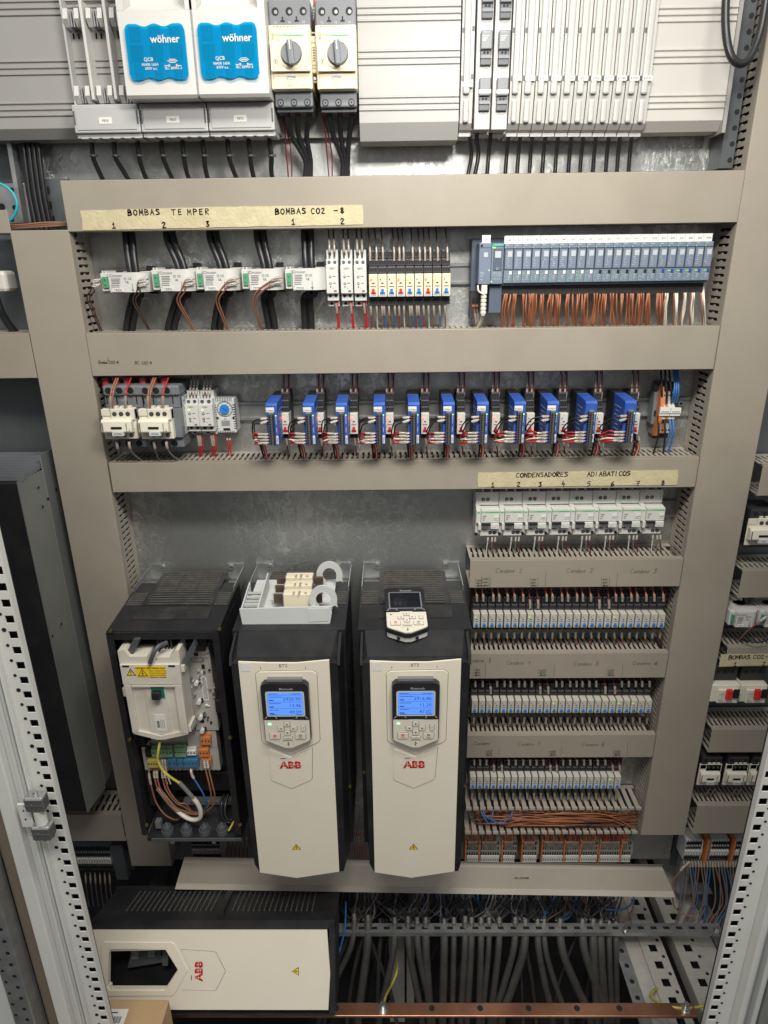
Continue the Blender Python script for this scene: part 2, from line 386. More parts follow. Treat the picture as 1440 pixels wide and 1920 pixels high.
def tag(o, label=None, cat=None, group=None, kind=None):
    if label: o['label'] = label
    if cat: o['category'] = cat
    if group: o['group'] = group
    if kind: o['kind'] = kind
    return o
ROOTS = []
def thing(name, label, cat, at=(0, 0, 0), group=None):
    """an Empty at (x, d, z); parts given in world (x,d,z) are stored relative to it"""
    e = bpy.data.objects.new(name, None); COL.objects.link(e); e.empty_display_size = 0.02
    e.location = (at[0], -at[1], at[2]); e['_o'] = tuple(at); ROOTS.append(e)
    return tag(e, label, cat, group)
def sub(mb, name, part):
    """a sub-part: mesh under a part, sharing the thing's local space"""
    r = part.parent
    ob = mb.build(name, o=tuple(r['_o'])); ob.parent = part
    return ob
def single(mb, name, label, cat, group=None, kind=None, o=None):
    """a thing that is one mesh, its origin at the middle of its bounds"""
    if o is None:
        n = len(s_v := mb.v)
        o = tuple((min(v[i] for v in s_v)+max(v[i] for v in s_v))/2 for i in range(3))
    ob = mb.build(name, o=o); ob.location = (o[0], -o[1], o[2])
    if kind: return tag(ob, label, cat, group, kind)
    return tag(ob, label, cat, group)
def dup(root, at, label, group=None):
    r = root.copy(); COL.objects.link(r); r.location = (at[0], -at[1], at[2]); r['_o'] = tuple(at); r['label'] = label
    if group: r['group'] = group
    for ch in root.children:
        c = ch.copy(); COL.objects.link(c); c.parent = r
        for g in ch.children:
            k = g.copy(); COL.objects.link(k); k.parent = c
    ROOTS.append(r)
    return r

def spline(pts, n=6):
    pts = [Vector(p) for p in pts]
    if len(pts) < 3: return pts
    q = [2*pts[0]-pts[1]] + pts + [2*pts[-1]-pts[-2]]
    out = []
    for i in range(1, len(q)-2):
        for k in range(n):
            t = k/n; a, b, c, e = q[i-1], q[i], q[i+1], q[i+2]
            out.append(0.5*((2*b)+(c-a)*t+(2*a-5*b+4*c-e)*t*t+(-a+3*b-3*c+e)*t*t*t))
    out.append(pts[-1])
    return out
def sleeve_geo(p, a, b, r, name_idx=0):
    """tube of the path between arclength fractions a and b"""
    n = len(p); i0 = int(a*(n-1)); i1 = max(i0+1, int(round(b*(n-1))))
    return p[i0:i1+1]
STUFF_GROUPS = {f'wires {w} the {n} lower relay row' for w in ('above', 'below') for n in ('top', 'middle', 'bottom')} | {'wires lying in the open duct', 'wires entering the bottom terminals',
                'black wires above the white breakers', 'dark wires above the isolator relays', 'wires behind the drives', 'wires of the lower right terminal blocks', 'wires above the right edge contactors', 'wires below the right edge contactors'}
SMALL = MB(M_BROWN)
def wire(label, pts, r, m, group, name='wire', cat='wire', sleeves=(), ferrule=None, n=6, seg=5):
    """a wire with optional marker sleeves (start, end as fractions) and a coloured ferrule at its start"""
    label = re.sub(r'^(two|pair of) ', '', label)
    k = re.search(r'\b(wires?|cables?|loops?)\b', label)
    if k and k.group(1).endswith('s'): label = label[:k.end()-1]+label[k.end():]
    p = spline(pts, seg)
    if group in STUFF_GROUPS:
        SMALL.tube(p, r, 5, m)
        for a, b in sleeves: SMALL.tube(sleeve_geo(p, a, b, r), r*1.75, 5, M_SLEEVE)
        return None
    mb = MB(m); mb.tube(p, r, n)
    o = tuple(p[0])
    ob = mb.build(name, o=o); ob.location = (o[0], -o[1], o[2]); tag(ob, label, cat, group); ob['_o'] = o
    for k, (a, b) in enumerate(sleeves):
        q = sleeve_geo(p, a, b, r); s = MB(M_SLEEVE, M_INKG, M_LABEL)
        s.tube(q, r*1.75, 6, M_SLEEVE)
        A, B = Vector(q[0]), Vector(q[-1]); mid = (A+B)/2; ln = (B-A).length
        u = (B-A)/max(ln, 1e-6); side = u.cross(Vector((0, 1, 0)))
        if side.length > 0.2:
            side.normalize(); fr = Vector((0, r*1.85, 0))
            for (t0, t1, hw, mm, e) in ((-.34, .34, .95, M_LABEL, 0), (-.24, -.12, .6, M_INKG, .0002), (-.02, .10, .6, M_INKG, .0002), (.16, .26, .6, M_INKG, .0002)):
                c = [mid+u*ln*t0-side*r*hw, mid+u*ln*t1-side*r*hw, mid+u*ln*t1+side*r*hw, mid+u*ln*t0+side*r*hw]
                s.add([tuple(v+fr+Vector((0, e, 0))) for v in c], [(0, 1, 2, 3)], mm)
        so = s.build('marker_sleeve', o=o); so.parent = ob
    if ferrule:
        fm, frac = ferrule
        q = sleeve_geo(p, 0, frac, r); s = MB(fm); s.tube(q, r*1.45, 6, fm); so = s.build('ferrule', o=o); so.parent = ob
    return ob

def struct(mb, name):
    ob = mb.build(name); ob['kind'] = 'structure'; return ob

# ---------------------------------------------------------------- the setting: mounting plates, cabinet shell
mb = MB(M_ZINC); mb.box(-0.600, 0.690, -0.004, 0.0, -1.47, 1.0)
tag(struct(mb, 'back_wall_plate'))
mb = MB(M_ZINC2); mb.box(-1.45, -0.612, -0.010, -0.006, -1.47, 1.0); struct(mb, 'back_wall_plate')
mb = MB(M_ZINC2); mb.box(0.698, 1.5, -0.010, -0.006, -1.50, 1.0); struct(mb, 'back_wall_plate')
mb = MB(M_FLOOR); mb.box(-1.6, 1.6, -0.16, -0.14, -2.0, 1.0); struct(mb, 'back_wall')
mb = MB(M_FLOOR); mb.box(-1.6, 1.6, -0.139, 0.62, -2.02, -1.99); struct(mb, 'floor')

# ---- wiring ducts
DF = 0.080
def hduct(label, x0, x1, zt, zb, cover=True, pitch=0.0102, slot=0.0046, ends=True, group='horizontal wiring ducts', depth=DF):
    t = thing('wiring_duct', label, 'wiring duct', ((x0+x1)/2, 0, (zt+zb)/2), group)
    w = MB(M_DUCTW)
    n = int((x1-x0)/pitch)
    for z0, z1 in ((zt-0.0025, zt-0.0008), (zb+0.0008, zb+0.0025)):
        w.box(x0, x1, 0.001, 0.014, z0, z1)
        for i in range(n):
            a = x0 + i*pitch
            w.box(a, a+pitch-slot, 0.014, depth-0.004, z0, z1)
            if z0 > (zt+zb)/2:
                w.box(a+pitch-slot, a+pitch-slot*0.55, 0.038, 0.046, z0, z1)
        w.box(x0, x1, depth-0.012, depth-0.003, z0-0.0004, z1+0.0004)
    w.box(x0, x1, 0.0005, 0.002, zb+0.003, zt-0.003, M_DARK)
    w.build('slotted_wall', t)
    if cover:
        c = MB(M_DUCT)
        c.box(x0, x1, depth-0.002, depth, zb, zt, bev=0.0009)
        c.prism([(depth-0.0022, zt), (depth-0.0012, zt+0.0004), (depth-0.013, zt+0.0006), (depth-0.013, zt-0.0004)], x0, x1, 'dz')
        c.prism([(depth-0.0022, zb), (depth-0.0012, zb-0.0004), (depth-0.013, zb-0.0006), (depth-0.013, zb+0.0004)], x0, x1, 'dz')
        c.build('cover', t)
    return t
def vduct(label, x0, x1, zt, zb, right_wall=True, left_wall=True, pitch=0.0122, slot=0.0050, depth=DF):
    t = thing('wiring_duct', label, 'wiring duct', ((x0+x1)/2, 0, zb), 'vertical wiring ducts')
    w = MB(M_DUCTW); n = int((zt-zb)/pitch)
    for xa, xb, inn in ((x1-0.0025, x1-0.0008, 1), (x0+0.0008, x0+0.0025, -1)):
        w.box(xa, xb, 0.001, 0.018, zb, zt); w.box(xa, xb, depth-0.022, depth-0.003, zb, zt)
        for i in range(n):
            a = zb+i*pitch
            w.box(xa, xb, 0.018, depth-0.022, a, a+pitch-slot)
            w.box(xa, xb, 0.036, 0.041, a+pitch-slot, a+pitch-slot*0.6)
    w.box(x0+0.003, x1-0.003, 0.0005, 0.002, zb, zt, M_DARK)
    w.box(x0+0.02, x0+0.021, 0.002, depth-0.006, zb, zt, M_BLACK); w.box(x1-0.021, x1-0.02, 0.002, depth-0.006, zb, zt, M_BLACK)
    w.build('slotted_wall', t)
    c = MB(M_DUCT); c.box(x0, x1, depth-0.002, depth, zb, zt, bev=0.0009)
    c.prism([(x0-.0003, depth-0.002), (x0+0.0006, depth-0.001), (x0+0.0006, depth-0.013), (x0-.0005, depth-0.013)], zb, zt, 'xd')
    c.prism([(x1+.0003, depth-0.002), (x1-0.0006, depth-0.001), (x1-0.0006, depth-0.013), (x1+.0005, depth-0.013)], zb, zt, 'xd')
    c.build('cover', t)
    return t
XL0, XL1, XR0, XR1 = -0.6345, -0.5367, 0.5708, 0.6726
vduct('long grey vertical duct left of the current transformers and open drive', XL0, XL1, 0.0065, -1.402)
vduct('tallest grey vertical duct, right of the blue isolator row, running up out of view', XR0+0.001, XR1, 0.75, -1.309)
D1 = hduct('wide grey horizontal duct carrying the long tape BOMBAS TEMPER', XL1-0.0003, XR0, 0.0805, 0.0035)
D2 = hduct('wide grey horizontal duct with two tiny pen notes', XL1+0.0012, XR0-0.001, -0.1610, -0.2354)
D3 = hduct('grey horizontal duct carrying the tape CONDENSADORES ADIABATICOS', XL1+0.004, XR0-0.001, -0.3974, -0.4553)
XD = 0.152
D4 = hduct('short grey duct with pen notes Condens 1 to 3 under the white breakers', XD, XR0-0.001, -0.6030, -0.6635)
D5 = hduct('short grey duct with pen notes Condens 4 to 6 below the top relay row', XD, XR0-0.001, -0.8160, -0.8775)
D6 = hduct('short grey duct with pen notes Condens 7 and 8 above the bottom relay row', XD, XR0-0.001, -1.0235, -1.0845)

# ---- perforated cabinet posts and opened doors
def sq_strip(mbx, xa, xb, d, z0, z1, pitch, hole, off, m, mh):
    """flat face with a column of punched square holes and small round ones between, real openings"""
    xm0 = xb-hole-0.0030; xm1 = xm0+hole
    th = 0.0018
    mbx.box(xa, xm0, d-th, d, z0, z1, m); mbx.box(xm1, xb, d-th, d, z0, z1, m)
    n = int((z1-z0)/pitch)
    for i in range(n+1):
        a = z0+i*pitch
        mbx.box(xm0, xm1, d-th, d, a, min(a+pitch-hole, z1), m)
        mbx.cyl((xm0-0.0050, d, a+(pitch-hole)*0.2), 'd', 0.0024 if i % 4 else 0.0032, 0.0006, 8, mh)

# left post: local coordinates measured at the post
def left_post():
    t = thing('cabinet_post', 'white perforated cabinet post at the lower left with a column of square holes', 'post', (-0.53, 0.5, -1.9))
    z0, z1 = -1.95, 0.1
    m = MB(M_FRAME, M_HOLE)
    sq_strip(m, -0.5345, -0.5045, 0.500, z0, z1, 0.0240, 0.0118, 0, M_FRAME, M_HOLE)
    m.box(-0.506, -0.5045, 0.490, 0.4982, z0, z1, M_FRAME)
    m.box(-0.5355, -0.5345, 0.47, 0.504, z0, z1, M_FRAME)
    m.build('perforated_strip', t)
    m = MB(M_FRAME); m.box(-0.5385, -0.5358, 0.45, 0.512, z0, z1, bev=0.001)
    m.box(-0.545, -0.5388, 0.44, 0.45, z0, z1, M_HOLE)
    m.build('edge_rib', t)
    m = MB(M_BLACK); m.box(-0.5345, -0.507, 0.484, 0.487, z0, z1); m.build('inner_web', t)  # black sheet put behind the punched holes as the dark inside the post
    return t
left_post()
def left_door():
    t = thing('cabinet_door_leaf', 'opened pale door at the lower left with brown gasket and inner perforated rail', 'door', (-0.62, 0.55, -1.9))
    z0, z1 = -1.95, 0.1
    m = MB(M_DOOR); m.box(-0.5620, -0.5452, 0.480, 0.505, z0, z1, bev=0.002); m.box(-0.5535, -0.5485, 0.505, 0.5075, z0, z1, M_FRAME, bev=0.001); m.build('edge_profile', t)
    m = MB(M_FRAME); m.box(-0.584, -0.562, 0.49, 0.517, z0, z1, bev=0.002); m.build('door_edge', t)
    m = MB(M_GASKET); m.box(-0.611, -0.584, 0.48, 0.506, z0, z1, bev=0.006); m.build('gasket', t)
    m = MB(M_STEEL, M_HOLE)
    m.box(-0.648, -0.614, 0.50, 0.530, z0, z1, M_STEEL, bev=0.002)
    n = 40
    for i in range(n):
        a = -1.93+i*0.0265
        m.cyl((-0.624, 0.530, a), 'd', 0.0034, 0.0006, 10, M_HOLE)
        m.cyl((-0.641, 0.530, a+0.012), 'd', 0.0028, 0.0006, 10, M_HOLE)
    m.build('perforated_rail', t)
    m = MB(M_CHROME); m.cyl((-0.632, 0.530, PZ(18, 1608, .53)), 'd', 0.0065, 0.003, 12); m.cyl((-0.632, 0.533, PZ(18, 1608, .53)), 'd', 0.0035, 0.001, 6, M_STEEL); m.build('screw', t)
    m = MB(M_DOOR); m.box(-1.05, -0.650, 0.515, 0.524, z0, z1); m.build('door_panel', t)
left_door()
def hinge():
    hx0, hx1 = PX(50, 1526, .53), PX(86, 1526, .53); hm = (hx0+hx1)/2
    za, zb = PZ(68, 1487, .52), PZ(72, 1566, .52)
    t = thing('door_hinge', 'metal hinge with white barrel on the left cabinet post', 'hinge', (-0.548, 0.52, zb))
    m = MB(M_CHROME); h = (za-zb)
    m.box(hx0, hx1, 0.513, 0.532, za-0.32*h, za, bev=0.003); m.box(hx0-.0002, hx1+.0002, .5322, .5326, za-.17*h, za-.155*h, M_DARK); m.cyl((hm-.004, .5321, za-.16*h), 'd', .0022, .0008, 10, M_DARK); m.build('upper_knuckle', t)
    m = MB(M_CHROME); m.box(hx0, hx1, 0.513, 0.532, zb, zb+0.32*h, bev=0.003); m.box(hx0-.0002, hx1+.0002, .5322, .5326, zb+.155*h, zb+.17*h, M_DARK); m.cyl((hm-.004, .5321, zb+.16*h), 'd', .0022, .0008, 10, M_DARK); m.build('lower_knuckle', t)
    m = MB(M_FRAME); m.cyl((hm, 0.522, zb+0.33*h), 'z', 0.0085, 0.34*h, 16); m.build('barrel', t)
    m = MB(M_FRAME, M_HOLE); m.box(hx0-.018, hx0-.0005, 0.518, 0.521, zb+0.2*h, za-0.25*h, bev=0.001); m.cyl((hx0-.010, 0.521, zb+0.4*h), 'd', 0.0015, 0.0005, 8, M_HOLE); m.cyl((hx0-.010, 0.521, zb+0.6*h), 'd', 0.0015, 0.0005, 8, M_HOLE); m.build('leaf', t)
    m = MB(M_CHROME)
    m.cyl((hm, 0.522, za), 'z', 0.004, 0.006, 10); m.cyl((hm, 0.522, zb-0.006), 'z', 0.004, 0.006, 10); m.build('pin', t)
hinge()
def right_post():
    t = thing('cabinet_post', 'white perforated post at the lower right, with a column of square holes', 'post', (0.555, 0.5, -1.9))
    z0, z1 = -1.95, 0.1
    m = MB(M_FRAME, M_HOLE)
    xa, xb = 0.535, 0.575
    th = 0.0018; hole = 0.0125; pitch = 0.0250; xm0 = 0.5385; xm1 = xm0+hole
    m.box(xa, xm0, .5-th, .5, z0, z1); m.box(xm1, xb, .5-th, .5, z0, z1)
    for i in range(int((z1-z0)/pitch)+1):
        a = z0+i*pitch
        m.box(xm0, xm1, .5-th, .5, a, a+pitch-hole)
        m.cyl((xm1+0.004, 0.5, a+0.006), 'd', 0.0022, 0.0006, 8, M_HOLE)
    m.box(xa, xa+.0015, 0.490, .4982, z0, z1)
    m.build('perforated_strip', t)
    m = MB(M_BLACK); m.box(0.5368, xb, 0.484, 0.487, z0, z1); m.build('inner_web', t)  # black sheet standing in for the shade behind these holes
    m = MB(M_FRAME); m.box(0.5755, 0.585, 0.47, 0.520, z0, z1, bev=0.002); m.build('edge_rib', t)
    return t
right_post()
t = thing('cabinet_door_leaf', 'opened grey-white door at the lower right edge with a dark groove', 'door', (0.62, 0.5, -1.9))
m = MB(M_DOOR); m.box(0.587, 0.603, 0.46, 0.500, -1.95, 0.1, bev=0.003); m.box(0.6045, 0.614, 0.48, 0.512, -1.95, 0.1, bev=0.003); m.build('edge_profile', t)
m = MB(M_STEEL, M_HOLE); m.box(0.6155, 0.64, 0.50, 0.535, -1.95, 0.1, bev=0.002)
for i in range(28): m.cyl((0.628, 0.535, -1.9+i*0.04), 'd', 0.0032, 0.0006, 10, M_HOLE)
m.build('perforated_rail', t)
m = MB(M_DOOR); m.box(0.642, 0.95, 0.52, 0.53, -1.95, 0.1); m.build('door_panel', t)

# ---------------------------------------------------------------- top section: busbar covers, fuse switches, motor breakers, slim modules
def ribbed(label, x0, x1, z0, z1, d, m, groups, endcap=None, lip=0.014):
    t = thing('busbar_cover', label, 'cover', ((x0+x1)/2, 0, z0), 'ribbed busbar covers')
    pr = [(d-0.012, z0), (d, z0+lip)]
    z = z0+lip
    for g in sorted(groups):
        for k in range(3):
            a = g+k*0.0085-0.0085
            pr += [(d, a), (d+0.0022, a+0.0012), (d+0.0022, a+0.0030), (d, a+0.0042)]
    pr += [(d, z1), (0.02, z1), (0.02, z0)]
    b = MB(m); b.prism(pr, x0, x1, 'dz'); b.build('profile', t)
    return t
zt = 0.60
g_l = [PZ(60, y, .07) for y in (18, 130, 208)] + [0.40, 0.48]
ribbed('grey ribbed cover at the top left beside the open fuse base', -1.2, -0.30, PZ(60, 262, .06), zt, 0.070, M_GREYC, g_l)
g_c = [PZ(765, y, .085) for y in (28, 110, 196)] + [0.40, 0.50]
ribbed('bright white ribbed cover between the motor breakers and slim modules', PX(672, 130, .085), PX(862, 130, .085), PZ(765, 263, .078), zt, 0.085, M_COVERC, g_c, lip=0.024)
g_r = [PZ(1290, y, .07) for y in (30, 108, 193)] + [0.40, 0.50]
tR = ribbed('pale ribbed cover at the top right beside the last slim module', PX(1200, 130, .07), PX(1368, 130, .07), PZ(1290, 246, .065), zt, 0.070, M_COVER, g_r)
b = MB(M_GREYC); xe = PX(1368, 130, .07)
b.box(xe+.0004, xe+0.006, 0.012, 0.073, PZ(1290, 246, .065)-.004, zt)
b.build('end_cap', tR)

def wave(x0, x1, z0, z1, n=3, amp=0.0035, r=0.008):
    pts = []
    K = 36
    for i in range(K+1):
        t = i/K; x = x0+(x1-x0)*t
        e = min(t, 1-t)*(x1-x0)
        drop = r-math.sqrt(max(0, r*r-(max(0, r-e))**2)) if e < r else 0
        pts.append((x, z1 - amp*(1-math.cos(2*math.pi*(t*n-0.5)))*.5*0 - amp*(1+math.cos(2*math.pi*n*t))*0.5*(1 if 0.12 < t < 0.88 else 0) - drop))
    for i in range(K+1):
        t = 1-i/K; x = x0+(x1-x0)*t
        e = min(t, 1-t)*(x1-x0)
        drop = r-math.sqrt(max(0, r*r-(max(0, r-e))**2)) if e < r else 0
        pts.append((x, z0 + amp*(1+math.cos(2*math.pi*n*t))*0.5*(1 if 0.12 < t < 0.88 else 0) + drop))
    return pts

def fuse_switch(label, xa, xb, zb, code, lid):
    """xa..xb width, zb underside of the terminal cover"""
    t = thing('fuse_switch', label, 'fuse switch', ((xa+xb)/2, 0, zb), 'fuse switch disconnectors')
    w = xb-xa; zc = zb+0.040; zt = zb+0.27
    b = MB(M_FUSE)
    b.box(xa+.001, xb-.001, 0.012, 0.052, zb+0.004, zt)                       # back shell
    b.box(xa+.0015, xa+0.0045, 0.0525, 0.088, zc+.001, zt); b.box(xb-0.0045, xb-.0015, 0.0525, 0.088, zc+.001, zt)
    b.build('base', t)
    c = MB(M_FUSE)
    c.box(xa+.0008, xb-.0008, 0.054, 0.100, zb, zc-0.001, bev=0.0015)
    c.box(xa+.006, xb-.006, 0.1002, 0.1012, zb+.004, zc-0.005, bev=0.0004)
    c.box(xa+.0012, xb-.0012, 0.050, 0.094, zb-0.006, zb-.0004)
    for i in range(6): c.box(xa+0.008+i*w/6.2, xa+0.018+i*w/6.2, 0.060, 0.0975, zb-0.0075, zb-0.0062)
    for xx in (xa+.0022, xb-.0040): c.box(xx, xx+.0018, 0.1001, 0.1015, zb+.012, zc-.010, M_DARK)
    c.build('terminal_cover', t)
    l = MB(M_LABEL, M_INK); cx = (xa+xb)/2
    l.box(cx-.011, cx+.009, 0.1013, 0.1017, zb+0.012, zb+0.021); l.text(code, cx-.001, 0.10185, zb+0.0145, 0.0052, M_INK)
    l.build('code_label', t)
    if not lid:
        for k in range(2):
            q = MB(M_FUSELID); xx = xa+w*(k+1)/3
            q.box(xx-.0022, xx+.0022, 0.0523, 0.096, zc+0.006, zc+0.135, bev=0.0008); q.build('partition', t)
        for k in range(3):
            xx = xa+w*(k+.5)/3
            for z in (zc+0.012, zc+0.112):
                q = MB(M_FUSELID, M_DARK, M_STEEL)
                for sgn in (-1, 1):
                    q.prism([(0.0523, z-.012), (0.086, z-.009), (0.094, z), (0.090, z+.014), (0.0523, z+.018)], xx+sgn*.0085-.0035, xx+sgn*.0085+.0035, 'dz', M_FUSELID)
                q.box(xx-.0045, xx+.0045, 0.0523, 0.080, z-.010, z+.012, M_DARK)
                q.box(xx-.003, xx-.001, 0.060, 0.088, z-.009, z+.011, M_STEEL); q.box(xx+.001, xx+.003, 0.060, 0.088, z-.009, z+.011, M_STEEL)
                for j in range(3): q.box(xx-.010+j*.008, xx-.0075+j*.008, .0525, .070, z-.020, z-.0125, M_FUSELID)
                q.build('fuse_contact', t)
        q = MB(M_FUSELID); q.prism([(0.0523, zc+.142), (0.075, zc+.140), (0.098, zt), (0.0523, zt)], xa+.005, xb-.005, 'dz'); q.build('upper_shroud', t)
    else:
        L = MB(M_FUSELID, M_LGREY)
        l0, l1, z0, z1 = xa-0.004, xb-0.0005, zc-0.001, zt+.02
        zr = z0+0.110                                                        # lower edge of the handle recess
        L.prism([(0.056, z0+.001), (0.130, z0), (0.134, z0+.004), (0.132, zr), (0.056, zr)], l0, l1, 'dz')
        L.box(l0, l0+.010, 0.056, 0.132, zr+.0002, z1); L.box(l1-.010, l1, 0.056, 0.132, zr+.0002, z1)
        L.box(l0+.0101, l1-.0101, 0.056, 0.100, zr+.0002, z1)
        L.prism([(0.1002, zr+.0002), (0.1315, zr+.0002), (0.1002, zr+.016)], l0+.0102, l1-.0102, 'dz', M_FUSELID)
        L.build('lid', t)
        wz0, wz1 = z0+0.022, z0+0.092; wx0, wx1 = l0+.010, l1-.012
        bk = MB(M_WHITE2, M_DARK, M_BLADE)
        bk.prism(wave(wx0+.0006, wx1-.0006, wz0+.0006, wz1-.0006), 0.1341, 0.1346, 'xz', M_WHITE2)
        for k in range(3):
            xx = wx0+(wx1-wx0)*(k+.5)/3-.001
            for (a, bq, ww) in ((.70, .96, .0085), (.34, .64, .0095), (.10, .31, .0065), (.02, .08, .006)):
                za, zz = wz0+(wz1-wz0)*a, wz0+(wz1-wz0)*bq
                bk.prism([(xx-ww*.92, za), (xx+ww*.92, za), (xx+ww, zz), (xx-ww, zz)], 0.1347, 0.1362, 'xz', M_BLADE if a == .34 else M_MID)
            bk.cyl((xx+.001, 0.1363, wz0+(wz1-wz0)*.78), 'd', 0.0042, 0.0010, 10, M_CHROME)
            bk.cyl((xx+.001, 0.1363, wz0+(wz1-wz0)*.17), 'd', 0.0036, 0.0010, 10, M_CHROME)
            bk.cyl((xx+.003, 0.1363, wz0+(wz1-wz0)*.46), 'd', 0.0028, 0.0008, 10, M_DARK)
        bk.build('fuse_links', t)
        wd = MB(M_BWIN); wd.prism(wave(wx0, wx1, wz0, wz1), 0.1376, 0.1390, 'xz'); wd.build('window', t)
        tx = MB(M_WHITE2); dt = 0.1394; ww = wx1-wx0; hh = wz1-wz0
        tx.text('wöhner', wx0+ww*.66, dt, wz0+hh*.665, 0.0135, bold=.02)
        tx.text('QCB', wx0+ww*.35, dt, wz0+hh*.34, 0.0066, bold=.01)
        tx.text('NH00 160A', wx0+ww*.37, dt, wz0+hh*.255, 0.0050, bold=.01); tx.text('690V a.c.', wx0+ww*.38, dt, wz0+hh*.185, 0.0050, bold=.01)
        tx.text('IEC 60947-3', wx0+ww*.755, dt, wz0+hh*.185, 0.0050, bold=.01)
        cx2, cz2 = wx0+ww*.75, wz0+hh*.31
        tx.strokes([[(cx2-.007, cz2+.002), (cx2+.007, cz2+.002)], [(cx2-.005, cz2), (cx2+.005, cz2), (cx2+.005, cz2+.004), (cx2-.005, cz2+.004), (cx2-.005, cz2)],
                    [(cx2-.012, cz2-.004), (cx2-.004, cz2-.004)], [(cx2+.012, cz2-.004), (cx2+.004, cz2-.004)],
                    [(cx2-.0065, cz2-.002), (cx2-.0065, cz2-.006), (cx2-.0035, cz2-.004), (cx2-.0065, cz2-.002)], [(cx2+.0065, cz2-.002), (cx2+.0065, cz2-.006), (cx2+.0035, cz2-.004), (cx2+.0065, cz2-.002)]], dt, .0009)
        tx.build('lettering', t)
    return t
fx = [PX(136, 222, .10), PX(262, 222, .10), PX(389, 222, .10), PX(515, 222, .10)]
fz = PZ(325, 247, .10)
fuse_switch('grey fuse base without lid, three open fuse chambers, label F830', fx[0], fx[1], fz, 'F830', False)
fuse_switch('fuse switch with blue window directly beside the open fuse base, label F850', fx[1], fx[2], fz, 'F850', True)
fuse_switch('fuse switch with blue window directly beside the rotary motor breakers, label F870', fx[2], fx[3], fz, 'F870', True)

